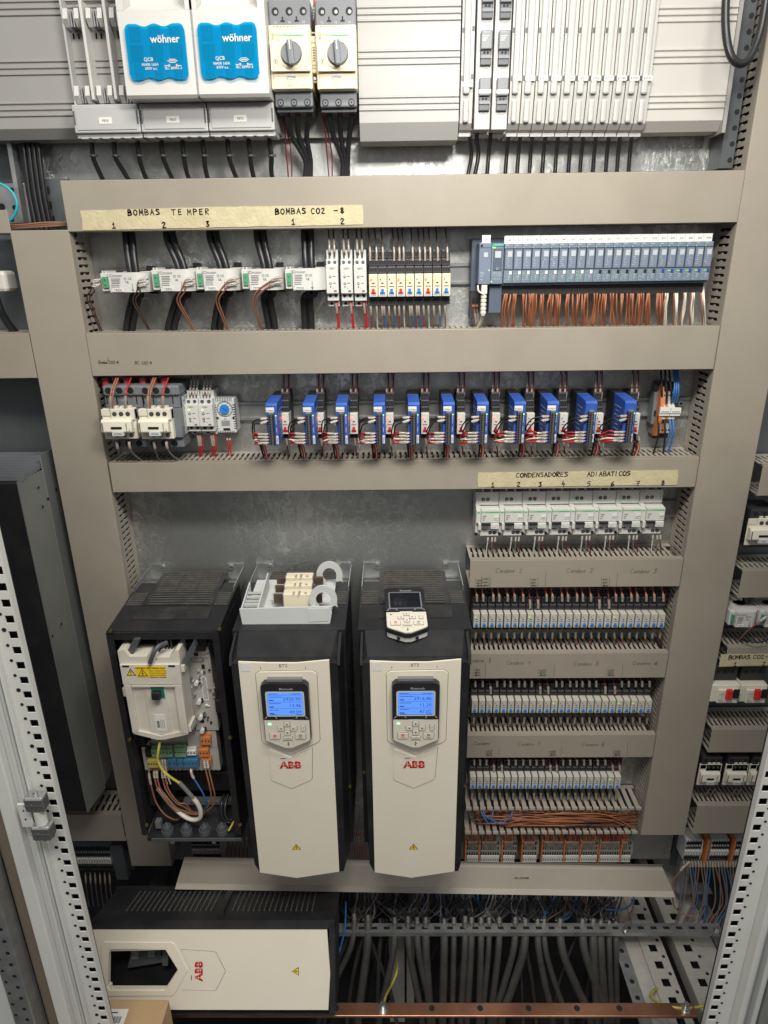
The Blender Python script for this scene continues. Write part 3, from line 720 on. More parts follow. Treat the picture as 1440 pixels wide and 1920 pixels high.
def motor_breaker(label, pxa, pxb, code):
    d = 0.118
    x0, x1 = PX(pxa, 130, d), PX(pxb, 130, d); cx = (x0+x1)/2; w = x1-x0
    Z = lambda y, dd=d: PZ((pxa+pxb)/2, y, dd)
    t = thing('motor_breaker', label, 'motor breaker', (cx, 0, Z(208)), 'rotary motor breakers')
    b = MB(M_MID, M_HOLE, M_CHROME)
    zt0, zt1 = Z(43), Z(-4)
    b.box(x0, x1, 0.02, 0.100, zt0, zt1+.004, M_MID, bev=.002)
    for k in range(3):
        xx = x0+w*(k+.5)/3
        b.cyl((xx, 0.1001, Z(13)), 'd', .0052, .0007, 14, M_HOLE); b.cyl((xx+.0008, 0.1002, Z(13)-.0008), 'd', .0026, .0009, 10, M_CHROME)
        b.text(('1', '3', '5')[k]+'/L', xx, .1003, Z(36), .0042, M_PALE)
    for k in (1, 2):
        b.box(x0+w*k/3-.0032, x0+w*k/3+.0032, .1001, .1006, Z(33), Z(30), M_HOLE); b.box(x0+w*k/3-.001, x0+w*k/3+.001, .1001, .1006, Z(30), Z(23), M_HOLE)
    b.build('upper_terminal_block', t)
    b = MB(M_MID, M_HOLE, M_CHROME)
    zb0, zb1 = Z(207, .09), Z(168, .1)
    b.box(x0+.002, x1-.002, 0.02, 0.098, zb0+.003, zb1, M_MID, bev=.002)
    b.box(x0+.003, x1-.003, 0.03, 0.088, zb0-.002, zb0+.0028, M_DARK)
    for k in range(3):
        xx = x0+w*(k+.5)/3
        b.cyl((xx, 0.0981, Z(187)), 'd', .0050, .0007, 14, M_HOLE); b.cyl((xx, 0.0982, Z(187)), 'd', .0036, .0009, 10, M_MID); b.cyl((xx, 0.0984, Z(187)), 'd', .0014, .0012, 6, M_HOLE)
    b.build('lower_terminal_block', t)
    b = MB(M_CREAM, M_INKG, M_INK)
    b.box(x0, x1, 0.02, 0.112, Z(166), Z(43)-.0003, M_CREAM, bev=.002)
    b.box(x0+.004, x1-.004, .1122, .1138, Z(165), Z(136), M_CREAM, bev=.0006)
    # small print
    for k in range(8):
        b.box(x0+.007+k*.0052, x0+.0105+k*.0052, .1123, .1128, Z(52), Z(51), M_INKG); b.box(x0+.007+k*.0052, x0+.0105+k*.0052, .1123, .1128, Z(47), Z(46), M_INKG)
    b.text('GV3P40', cx-.004, .1139, Z(161), .0034, M_INKG); b.text('30-40A', cx+.017, .1139, Z(161), .0034, M_INKG)
    b.build('body', t)
    f = MB(M_CREAM, M_GREEN, M_INKG)
    zf0, zf1 = Z(134), Z(56)
    f.prism([(x0+.003, zf0), (x1-.002, zf0), (x1-.002, zf1), (x0+.009, zf1), (x0+.009, zf0+.04), (x0+.003, zf0+.036)], .1122, d+.004, 'xz', M_CREAM)
    f.text('Schneider', x0+.017, d+.0043, Z(69), .0058, M_GREEN, bold=.01); f.box(x0+.027, x1-.010, d+.0041, d+.0044, Z(69.5), Z(67), M_GREEN)
    f.text('Trip', x0+.014, d+.0043, Z(78), .0045, M_INKG); f.text('Tesys', x1-.008, d+.0043, Z(125), .0040, M_INKG, rot=1.4)
    f.ring((x0+.010, d+.004, Z(116)), 'd', .0025, .0032, .0004, 14, M_INKG); f.box(x0+.009, x0+.011, d+.0041, d+.0044, Z(118), Z(114), M_INKG)
    for k, s in enumerate(('30', '35', '40')): f.text(s, x0+.007+k*.006, d+.0043, Z(128 if k != 1 else 125), .0032, M_INKG)
    f.build('faceplate', t)
    kx, kz = cx+.003, Z(98, .13)
    r = MB(M_CREAM); r.ring((kx, d+.0042, kz), 'd', .0160, .0195, .0012, 28); r.build('knob_collar', t)
    r = MB(M_MID, M_CREAM)
    r.cyl((kx, d+.0042, kz), 'd', .0152, .007, 28, M_MID, r2=.0142)
    r.T = Matrix.Translation((kx, 0, kz)) @ Matrix.Rotation(math.radians(-4), 4, 'Y') @ Matrix.Translation((-kx, 0, -kz))
    r.box(kx-.0042, kx+.0042, d+.0113, d+.019, kz-.0165, kz+.0150, M_MID, bev=.0015); r.box(kx-.0006, kx+.0006, d+.0191, d+.0195, kz+.002, kz+.0145, M_LABEL)
    r.T = None; r.build('rotary_knob', t)
    l = MB(M_LABEL, M_INK); l.box(cx-.010, cx+.008, .1139, .1143, Z(147), Z(138)); l.text(code, cx-.001, .11445, Z(145.5), .0050, M_INK); l.build('code_label', t)
    a = MB(M_CREAM, M_INKG, M_CHROME, M_HOLE)
    ax0, ax1 = x0-.010, x0-.0006
    a.box(ax0, ax1, .02, .098, Z(130), Z(58), M_CREAM, bev=.0015)
    a.box(ax0+.002, ax1, .02, .088, Z(145), Z(130)-.0003, M_CREAM); a.cyl((ax0+.005, .0881, Z(137)), 'd', .0032, .0006, 10, M_HOLE); a.cyl((ax0+.005, .0882, Z(137)), 'd', .0024, .0008, 10, M_CHROME)
    a.box(ax0+.002, ax1, .02, .088, Z(58)+.0003, Z(47), M_CREAM); a.cyl((ax0+.005, .0881, Z(54)), 'd', .003, .0006, 10, M_HOLE)
    for yy in (72, 115, 121): a.box(ax0+.002, ax1-.002, .0981, .0985, Z(yy), Z(yy-1), M_INKG)
    for yy in range(82, 108, 5): a.box(ax0+.004, ax1-.0025, .0981, .0985, Z(yy), Z(yy-2), M_INKL)
    a.build('auxiliary_contact', t)
    return t, cx, w
mbp = MB(M_COVER, M_HOLE)
xq0, xq1, zq0, zq1 = rect(512, 150, 676, 256, .03)
mbp.box(xq0, xq1, .012, .020, zq0, 0.5)
for px in (532, 607):
    for k in range(9): mbp.cyl((PX(px, 230, .03), .0201, zq0+.008+k*.0056), 'd', .0012, .0004, 6, M_HOLE)
single(mbp, 'adapter_plate', 'white perforated adapter plate behind the two rotary motor breakers', 'plate')
MBR = [motor_breaker('cream rotary motor breaker right beside the second blue window, label QM940', 506, 584, 'QM940'),
       motor_breaker('cream rotary motor breaker beside the bright ribbed cover, label QM960', 593, 669, 'QM960')]
for q, (ends, cxs) in enumerate((((572, 577, 582), (539, 558, 579)), ((642, 647, 652), (617, 637, 659)))):
    for k in range(3):
        wire(f'black cable with red ferrule from {("left", "middle", "right")[k]} terminal of breaker QM9{("4", "6")[q]}0',
             [W(cxs[k], 203, .075), W(cxs[k]+1, 222, .070), W(cxs[k]+8-(k*6), 255, .055), W(ends[k], 300, .04), W(ends[k], 335, .035)], .0042, M_CABLE, 'black cables under the motor breakers', 'power_cable', 'cable', ferrule=(M_FERR, .13), n=8)
for q, px in enumerate((525, 601)):
    for k in range(2):
        wire(f'thin dark red wires hanging {("left of breaker QM940", "between the two motor breakers")[q]}', [W(px-6, 150, .06), W(px-2, 190, .055), W(px+8+k*4, 240, .05), W(px+12+k*9, 290, .04), W(px+16+k*6, 335, .03)], .0011, M_DREDW, 'thin dark red wires by the motor breakers')
for q, px in enumerate((505, 588)):
    wire(f'short red wire {("left of breaker QM940", "between the two motor breakers")[q]} at the top edge', [W(px, -20, .08), W(px+1, 10, .08), W(px, 46, .075)], .0013, M_REDW, 'red wires at the motor breaker tops', sleeves=((.5, .9),))

# cables below the fuse switches
fc = [(171, 185), (213, 234), (257, 266), (302, 316), (341, 345), (379, 380), (426, 436), (466, 467), (505, 500)]
for i, (a, e) in enumerate(fc):
    u = ('F830', 'F850', 'F870')[i//3]
    wire(f'black cable under fuse switch {u}, {("left", "middle", "right")[i % 3]} of its three', [W(a, 246, .065), W(a+1, 270, .062), W(a+4, 296, .058), W((a+e)/2+6, 318, .045), W(e+12, 345, .03)], .0040, M_CABLE, 'black cables under the fuse switches', 'power_cable', 'cable', n=8)
    tie = MB(M_DARK); x, d, z = W(a+4, 294, .0585); tie.ring((x, d, z), 'z', .0038, .0058, .003, 10); tie.box(x+.003, x+.008, d, d+.004, z, z+.003)
    single(tie, 'cable_tie', f'cable tie on the {("left", "middle", "right")[i % 3]} cable under fuse switch {u}', 'cable tie', 'ties on the fuse switch cables')

# slim relay modules and fuse holders
def slim(label, pxa, pxb, code, first=False):
    d = .082; yb = 246
    x0, x1 = PX(pxa, 130, d)+.0008, PX(pxb, 130, d)-.0008; cx = (x0+x1)/2; w = x1-x0
    Z = lambda y: PZ((pxa+pxb)/2, y, d)
    t = thing('slim_module', label, 'module', (cx, 0, Z(yb)), 'slim white busbar modules')
    b = MB(M_SLIM, M_DARK)
    zb = Z(yb)
    pr = [(.02, zb+.001), (.058, zb), (.068, zb+.004), (d-.006, zb+.012), (d-.001, zb+.05), (d, zb+.06), (d, .55), (.02, .55)]
    b.prism(pr, x0, x1, 'dz', M_SLIM)
    b.box(x0+w*.16, x1-w*.30, d+.0002, d+.0060, zb+.050, .54, M_SLIM, bev=.0028)
    b.box(x0, x1, .02, d-.022, zb-.004, zb+.0008, M_LGREY)
    b.build('housing', t)
    s = MB(M_SLIM); s.box(x0+w*.22, x1-w*.30, d-.005, d+.0012, zb+.012, zb+.044, bev=.003); s.build('finger_grip', t)
    for y in (57, 147):
        n = MB(M_DARK); n.box(x0+w*.02, x0+w*.20, d+.0003, d+.0012, Z(y+4), Z(y-5)); n.build('notch', t)
        if first: n = MB(M_DARK); n.box(x1-w*.2, x1-w*.02, d+.0003, d+.0012, Z(y+1), Z(y-8)); n.build('notch', t)
    l = MB(M_LABEL, M_INKG); yl = 148 if not first else 160
    l.box(x0+w*.16, x1-w*.04, d+.0062, d+.0066, Z(yl+5), Z(yl-4)); l.text(code, cx+w*.06, d+.0068, Z(yl+3), .0046, M_INK); l.build('code_label', t)
slim('narrow white module with label RP15 left of the black fuse holders', 864, 889, 'RP15', True)
sx = [957, 980, 1005, 1029, 1054, 1079, 1104, 1128, 1152, 1176, 1200, 1224]
for i in range(11):
    c = f'RP9{i}0' if i < 10 else 'RP990'
    slim(f'slim white module {nth(i, 11)} of the eleven right of the black fuse holders', sx[i], sx[i+1], c)
def fuse_holder(label, pxa, pxb, code):
    d = .085
    x0, x1 = PX(pxa, 130, d), PX(pxb, 130, d); cx = (x0+x1)/2; w = x1-x0
    Z = lambda y: PZ((pxa+pxb)/2, y, d)
    t = thing('fuse_holder', label, 'fuse holder', (cx, 0, Z(242)), 'fuse holders with black carriers')
    b = MB(M_SLIM); b.box(x0, x1, .02, d, Z(243), .55, bev=.001); b.box(x0+.002, x0+.007, d+.0002, d+.001, Z(228), Z(219)); b.box(x0+.004, x0+.008, d+.0002, d+.001, Z(142), Z(132)); b.build('housing', t)
    for k, (ya, yb) in enumerate(((-28, 37), (60, 124), (148, 209))):
        q = MB(M_MID, M_HOLE, M_PALE); ym = ya+(yb-ya)*.56
        q.box(x0+w*.22, x1-w*.06, d+.0003, d+.010, Z(ym), Z(ya), M_MID, bev=.0015)
        q.box(x0+w*.24, x1-w*.08, d+.0003, d+.006, Z(yb), Z(ym)-.0003, M_DARK, bev=.001)
        for s in (-1, 1): q.cyl((cx+w*.08+s*.0025, d+.006, Z(ym+5)), 'd', .0018, .0006, 8, M_HOLE)
        q.box(x0+w*.26, x1-w*.10, d+.0062, d+.008, Z(yb-12), Z(yb-18), M_MID)
        if k == 1:
            q.text('wöhner', cx+w*.06, d+.0102, Z(ya+5), .0036, M_PALE)
            for j in range(3): q.box(x0+w*.30, x0+w*(.72-.08*j), d+.0101, d+.0103, Z(ya+12+j*4), Z(ya+10+j*4), M_PALE)
        q.build('carrier', t)
    l = MB(M_LABEL, M_INK); l.box(x0+w*.20, x1-w*.05, d+.0103, d+.0106, Z(178), Z(171)); l.text(code, cx+w*.06, d+.0108, Z(177), .0046, M_INK); l.build('code_label', t)
fuse_holder('fuse holder with black carriers beside narrow module, label F14', 892, 922, 'F14')
fuse_holder('fuse holder with black carriers beside the eleven slim modules, label F22', 925, 955, 'F22')
b = MB(M_LGREY); b.box(PX(864, 240, .05), PX(1206, 240, .05), .022, .056, PZ(1040, 252, .05), PZ(1040, 240, .05)); single(b, 'busbar_tray', 'grey tray strip under the slim white modules', 'tray')
for i, px in enumerate((880, 893, 918, 952, 974, 997, 1021, 1045, 1070, 1092, 1116, 1140, 1161, 1183)):
    for k in range(2):
        o = k*4
        wire(f'thin black cables below the slim white modules, {nth(i, 14)} pair', [W(px+o, 244, .055), W(px+o-1, 262, .055), W(px+o-4+(6 if i < 2 else 0), 290, .045), W(px+o-7+(2 if i < 2 else 0), 330, .03)], .0016, M_CABLE, 'thin black cables below the slim modules', 'power_cable', 'cable', n=6)

# top right: perforated rail and hanging cable loop
b = MB(M_DARK, M_HOLE); xr0, xr1 = PX(1357, 150, .02), PX(1382, 150, .02)
b.box(xr0, xr1, .004, .05, PZ(1360, 318, .03), .55, M_DARK)
for k in range(12): b.cyl((xr1-.006, .0501, PZ(1370, 300-k*30, .05)), 'd', .004, .0005, 10, M_HOLE)
single(b, 'perforated_rail', 'dark perforated rail beside the right end of the top right cover', 'rail')
b = MB(M_CABLE); b.tube(spline([W(1364, -40, .10), W(1360, 20, .11), W(1362, 70, .12), W(1372, 108, .125), W(1390, 120, .125), W(1408, 104, .12), W(1425, 60, .11), W(1436, 0, .10), W(1440, -40, .10)], 8), .0058, 10)
single(b, 'cable_loop', 'thick dark cable hanging as a loop at the top right corner', 'cable')

# top left recess
b = MB(M_ZINC2, M_HOLE); x0, x1, z0, z1 = rect(-20, 342, 44, 418, .03); b.box(x0, x1, .012, .015, z0, z1, M_STEEL, bev=.001)
for (px, py, r) in ((3, 388, .006), (22, 356, .004), (27, 389, .004), (22, 412, .004)): x, z = P(px, py, .016); b.cyl((x, .0151, z), 'd', r, .0005, 10, M_HOLE)
single(b, 'perforated_bracket', 'galvanised bracket with round holes behind the cyan cable', 'bracket')
b = MB(M_STEEL); b.prism([P(14, 262, .03), P(22, 262, .03), P(47, 416, .03), P(39, 416, .03)], .012, .035, 'xz'); single(b, 'frame_strip', 'pale metal strip between the bracket and the vertical black cables', 'strip')
b = MB(M_ZINC2, M_HOLE); b.box(*rect(80, 335, 134, 420, .012)[:2], .006, .012, *rect(80, 335, 134, 420, .012)[2:], M_ZINC2)
for (px, py) in ((91, 357), (95, 385), (101, 412)): x, z = P(px, py, .012); b.box(x-.002, x+.002, .0121, .0126, z-.006, z+.006, M_HOLE)
single(b, 'slotted_sheet', 'dark slotted sheet left of the first wide duct', 'sheet')
for i, px in enumerate((42, 52, 61, 70)):
    wire(f'black cable in the vertical run at the upper left, {nth(i, 4)} of four', [W(px, 262, .03), W(px+7, 320, .03), W(px+14, 370, .03), W(px+26, 430, .03)], .0042, M_CABLE, 'vertical black cables at the upper left', 'power_cable', 'cable', n=8)
for i in range(9):
    oy = random.uniform(-6, 6)
    wire('brown wires bundled across the top of the left vertical duct', [W(2, 428+oy, .05), W(40, 426+oy*.8, .06), W(85, 423+oy*1.0, .06), W(125, 421+oy*.7, .05), W(150, 420+oy*.6, .03)], .0016, M_DBROWN if i % 2 else M_MBROWN, 'brown wires over the left vertical duct')
b = MB(M_CYANW); b.tube(spline([W(-20, 340, .05), W(4, 346, .05), W(24, 362, .052), W(32, 385, .053), W(24, 408, .052), W(5, 420, .05), W(-15, 424, .05)], 8), .0022, 8); single(b, 'cyan_cable', 'cyan cable curling out at the left edge', 'cable')
b = MB(M_DUCT); x0, x1, z0, z1 = rect(-60, 394, 17, 438, .08); b.box(x0, x1, .078, .080, z0, z1, bev=.001); b.box(x0, x1, .004, .0778, z0+.001, z0+.003); single(b, 'wiring_duct', 'end of a grey duct at the left edge below the cyan cable', 'wiring duct', 'horizontal wiring ducts')
b = MB(M_WHITE); x0, x1, z0, z1 = rect(-30, 508, 11, 548, .06); b.box(x0, x1, .02, .06, z0, z1, bev=.006); single(b, 'current_transformer', 'white rounded device cut off by the left edge of the picture', 'transformer')
wire('thick black cable curving below the white device at the left edge', [W(-10, 548, .05), W(0, 580, .05), W(14, 605, .04), W(30, 625, .03)], .007, M_CABLE, 'left edge cables', 'power_cable', 'cable', n=8)

# ---------------------------------------------------------------- DIN rails
def din_rail(label, px0, px1, ya, yb):
    x0, x1 = PX(px0, (ya+yb)/2, .008), PX(px1, (ya+yb)/2, .008); zc = PZ((px0+px1)/2, (ya+yb)/2, .008)
    b = MB(M_RAIL, M_HOLE)
    b.box(x0, x1, .0015, .003, zc-.0135, zc+.0135)
    for s in (-1, 1):
        b.box(x0, x1, .0031, .0075, zc+s*.0135-.0006, zc+s*.0135+.0006)
        b.box(x0, x1, .0066, .0080, zc+s*.0142, zc+s*.0178)
        for k in range(int((x1-x0)/.003)): b.box(x0+k*.003, x0+k*.003+.0012, .0081, .0084, zc+s*.0165, zc+s*.0178, M_DARK)
    single(b, 'din_rail', label, 'rail', 'steel mounting rails')
    return zc
din_rail('steel mounting rail behind the current transformers and grey modules', 188, 1312, 497, 533)
din_rail('steel mounting rail behind the blue isolators', 200, 1292, 748, 788)
din_rail('steel mounting rail behind the white condenser breakers', 884, 1270, 938, 973)

# ---------------------------------------------------------------- row of current transformers
def cur_trans(label, pa, pb, ya, yb, code, dark=False):
    d = .088
    x0, x1, z0, z1 = rect(pa, ya, pb, yb, d); w = x1-x0
    t = thing('current_transformer', label, 'transformer', ((x0+x1)/2, 0, z0), 'white current transformers')
    R = w*.42; cx = x1-R*.98; cd_ = d-R*.78
    b = MB(M_WHITE2)
    pts = []
    xs = x0+w*.20
    pts += [(xs, .012), (xs, d)]
    fl = cx+R*.35
    pts.append((fl, d))
    for k in range(1, 9):
        a = math.pi/2-k*math.pi/2/8
        pts.append((fl+(x1-fl)*math.cos(a), d-R*.9+R*.9*math.sin(a)))
    pts += [(x1, .025), (x1-.01, .012)]
    # bore as a bridge cut in the plan outline
    bore = []
    br = R*.52; bc = (cx, .047)
    ring = [(bc[0]+br*math.cos(a), bc[1]+br*.82*math.sin(a)) for a in [math.pi*1.5+2*math.pi*k/20 for k in range(21)]]
    outline = pts + [(bc[0]+.0002, .012)] + list(reversed(ring)) + [(bc[0]-.0002, .012)]
    bm = bmesh.new()
    vs = [bm.verts.new((p[0], p[1], z0)) for p in outline]
    f = bm.faces.new(vs); r = bmesh.ops.triangulate(bm, faces=[f])
    b.bm(bm, M_WHITE2); 
    for v in bm.verts: v.co.z = z1
    b.bm(bm, M_WHITE2); bm.free()
    n = len(outline)
    b.add([(p[0], p[1], z0) for p in outline]+[(p[0], p[1], z1) for p in outline], [(i, (i+1) % n, (i+1) % n+n, i+n) for i in range(n)], M_WHITE2, False)
    b.box(xs+w*.05, x1-.004, d*.0+.0125, .03, z1+.0002, z1+.0012, M_WHITE2)
    b.build('housing', t)
    e = MB(M_WHITE2); hz = z1-z0
    e.box(x0, xs-.0003, .03, d-.006, z0+hz*.06, z1-hz*.02, M_WHITE2, bev=.001); e.box(x0+.002, x0+.004, .035, d-.010, z1-hz*.02+.0002, z1+.003, M_WHITE2); e.box(x0+.008, x0+.010, .035, d-.010, z1-hz*.02+.0002, z1+.003, M_WHITE2)
    e.build('terminal_housing', t)
    g = MB(M_GRNT, M_HOLE, M_CHROME); g.box(x0+w*.045, x0+w*.155, d-.0058, d-.003, z0+hz*.22, z0+hz*.80, M_GRNT, bev=.0006)
    for q in (.38, .64): g.cyl((x0+w*.10, d-.0029, z0+hz*q), 'd', .0016, .0005, 8, M_CHROME)
    g.build('screw_terminal', t)
    l = MB(M_LABEL, M_INK, M_INKG)
    q = lambda u: xs+(x1-xs)*u
    l.text('Circutor', q(.20), d+.0003, z0+hz*.78, .0062, M_INK)
    for k in range(4): l.box(q(.06), q(.30-.02*(k % 2)), d+.0001, d+.0004, z0+hz*(.70-.075*k), z0+hz*(.665-.075*k), M_INKG)
    l.ring((q(.43), d+.0001, z0+hz*.68), 'd', .0016, .0021, .0003, 10, M_INK); l.text('CE', q(.55), d+.0003, z0+hz*.63, .0052, M_INK); l.text('UL', q(.48), d+.0003, z0+hz*.46, .005, M_INK, bold=.02)
    for k in range(3): l.box(q(.04), q(.26), d+.0001, d+.0004, z0+hz*(.38-.09*k), z0+hz*(.35-.09*k), M_INKG)
    l.box(q(.06), q(.36), d+.0005, d+.0009, z0+hz*.03, z0+hz*.20, M_LABEL); l.text(code, q(.21), d+.0011, z0+hz*.06, .0050, M_INK)
    ax = q(.60); l.strokes([[(ax, z0+hz*.42), (ax, z0+hz*.06)], [(ax-.0018, z0+hz*.14), (ax, z0+hz*.05), (ax+.0018, z0+hz*.14)]], d+.0003, .0007, M_INK)
    l.build('printed_label', t)
    k = MB(M_BLACK); k.box(x1-w*.30, x1-w*.12, .004, .0118, z1-.002, z1+.010); k.build('rail_clip', t); k = MB(M_BLACK); k.box(x1-w*.30, x1-w*.12, .004, .0118, z0-.006, z0+.002); k.build('rail_clip', t)
    return t, cx, .047, z0, z1
CTC = [('TR830', 187, 276, 511, 548), ('TR850', 283, 366, 505, 546), ('TR870', 366, 446, 504, 545), ('TR940', 452, 529, 504, 544), ('TR950', 534, 609, 503, 544)]
cab = [((243, 437), (247, 500), (252, 560), (244, 618)), ((320, 437), (327, 505), (336, 560), (322, 616)), ((401, 437), (408, 503), (417, 556), (408, 615)), ((489, 437), (484, 503), (500, 560), (511, 616)), ((577, 437), (573, 503), (575, 560), (579, 616))]
for i, (code, a, b_, ya, yb) in enumerate(CTC):
    t, cx, cdp, z0, z1 = cur_trans(f'white current transformer with label {code}, {nth(i, 5)} in its row', a, b_, ya, yb, code)
    (q0, q1, q2, q3) = cab[i]
    for k in range(2):
        o = (k-.5)*.0116
        x0, zA = P(*q0, .03); x3, zB = P(*q3, .03)
        xm, zm = P(*q2, .05)
        wire(f'pair of thick black cables through the {nth(i, 5)} current transformer', [(x0+o, .03, zA+.02), (x0+o, .036, zA-.01), (cx+o*.9-.003, .047, z1+.006), (cx+o*.9, .047, z0-.006), (xm+o, .046, zm), (x3+o, .034, zB), (x3+o-.002, .026, zB-.03)], .0058, M_CABLE, 'black cables through the current transformers', 'power_cable', 'cable', n=10, seg=6)
# brown signal wires of the transformers
for i, ((sx_, sy), (mx, my), (ex, ey)) in enumerate((((190, 527), (163, 555), (188, 614)), ((277, 526), (249, 560), (278, 612)), ((365, 525), (332, 560), (361, 612)), ((446, 525), (405, 560), (425, 612)), ((530, 523), (474, 565), (489, 612)))):
    for k in range(2):
        wire(f'pair of brown signal wires at the {nth(i, 5)} current transformer', [W(sx_+2, sy-3+k*9, .086), W(sx_-16, sy+k*9, .092), W(mx+8+k*6, (sy+my)/2+2+k*3, .088), W(mx+k*5, my+4, .078), W((mx+ex)/2+k*4, (my+ey)/2+6, .062), W(ex+k*3, ey+6, .045)], .0013, M_DBROWN if i < 2 else M_MBROWN, 'brown signal wires of the current transformers', sleeves=((.04, .26),))

# ---------------------------------------------------------------- timers
def timer(label, pa, pb, ya, yb, code, group, depth=.066, tilt=False):
    x0, x1, z0, z1 = rect(pa, ya, pb, yb, depth); w = x1-x0; h = z1-z0
    t = thing('timer_relay', label, 'timer', ((x0+x1)/2, 0, z0), group)
    b = MB(M_LGREY, M_HOLE, M_CHROME)
    b.box(x0+.0004, x1-.0004, .008, .047, z0-h*.12, z1+h*.22, M_LGREY); b.box(x0, x1, .008, depth-.008, z0+h*.02, z1, M_LGREY, bev=.0008)
    for s in (-.24, .24):
        b.cyl(((x0+x1)/2+s*w, depth-.0079, z1-h*.07), 'd', w*.13, .0005, 10, M_HOLE); b.cyl(((x0+x1)/2+s*w, depth-.0078, z1-h*.07), 'd', w*.08, .0007, 8, M_CHROME)
        b.cyl(((x0+x1)/2+s*w, depth-.0079, z0+h*.14), 'd', w*.13, .0005, 10, M_HOLE)
    b.cyl(((x0+x1)/2-.2*w, .0471, z0-h*.05), 'd', w*.13, .0005, 10, M_HOLE); b.cyl(((x0+x1)/2-.2*w, .0471, z1+h*.12), 'd', w*.13, .0005, 10, M_HOLE)
    b.build('housing', t)
    f = MB(M_WHITE2, M_INK, M_INKG, M_MID)
    fz0, fz1 = z0+h*.20, z1-h*.14; fh = fz1-fz0
    f.box(x0-.0003, x1+.0003, depth-.0078, depth, fz0, fz1, M_WHITE2, bev=.0008)
    f.text(code, (x0+x1)/2, depth+.0002, fz1-fh*.14, .0040, M_INK)
    f.cyl((x0+w*.34, depth, fz0+fh*.60), 'd', w*.10, .0008, 12, M_MID); f.cyl((x0+w*.34, depth, fz0+fh*.36), 'd', w*.10, .0008, 12, M_MID); f.cyl((x0+w*.34, depth, fz0+fh*.24), 'd', w*.05, .0008, 10, M_INK); f.box(x0+w*.30, x0+w*.38, depth+.0010, depth+.0012, fz0+fh*.58, fz0+fh*.62, M_LGREY); f.box(x0+w*.30, x0+w*.38, depth+.0010, depth+.0012, fz0+fh*.34, fz0+fh*.38, M_LGREY)
    for q in (.60, .36): f.box(x0+w*.56, x0+w*.78, depth+.0001, depth+.0003, fz0+fh*q, fz0+fh*(q+.02), M_INK)
    f.text('+', x0+w*.55, depth+.0002, fz0+fh*.16, .004, M_INK); f.box(x0+w*.62, x0+w*.85, depth+.0001, depth+.0003, fz0+fh*.05, fz0+fh*.12, M_INKG)
    f.build('front_panel', t)
    g = MB(M_LEDG); g.cyl((x0+w*.30, depth+.0001, fz1-fh*.24), 'd', w*.055, .0008, 10); g.build('indicator_light', t)
    return t
T3 = [(612, 634, 486, 566, 'Q834'), (639, 661, 486, 566, 'Q854'), (664, 687, 486, 566, 'Q874')]
for i, (a, b_, ya, yb, c) in enumerate(T3):
    timer(f'slim white timer relay with label {c} beside the Omron relay block'.replace('Omron ', ''), a, b_, ya, yb, c, 'slim white timer relays')
    for k in range(2):
        px = a+6+k*9
        wire(f'two dark brown wires entering the top of timer {c}', [W(px, 483, .05), W(px, 470, .05), W(px-1, 452, .046), W(px-2, 430, .036), W(px-2, 420, .03)], .0014, M_DBROWN, 'dark brown wires above the timers', sleeves=((.22, .55),))
        wire(f'two red wires leaving the bottom of timer {c}', [W(a+17+k*3, 560, .052), W(a+19+k*2, 575, .052), W(a+21+k*2, 595, .045), W(a+22+k*3, 620, .035)], .0014, M_REDW, 'red wires below the timers', sleeves=((.22, .50),) if k == 0 else ())
T2 = [(348, 372, 750, 812, 'Q844'), (373, 399, 750, 812, 'Q864')]
for i, (a, b_, ya, yb, c) in enumerate(T2):
    timer(f'slim white timer relay with label {c} right of the large contactors', a, b_, ya, yb, c, 'slim white timer relays', depth=.070)
    for k in range(3):
        px = a+8+k*6
        wire(f'dark brown wires entering the top of timer {c}', [W(px, 747, .05), W(px+1, 730, .046), W(px+3, 712, .042), W(px+3, 695, .03)], .0013, M_DBROWN, 'dark brown wires above the timers', sleeves=((.15, .7),))
        wire(f'red wires leaving the bottom of timer {c}', [W(a+22+k*4, 812, .05), W(a+24+k*4, 826, .05), W(a+26+k*3, 842, .045), W(a+24+k*3, 858, .035)], .0013, M_REDW, 'red wires below the timers', sleeves=((.12, .55),) if k < 2 else ())

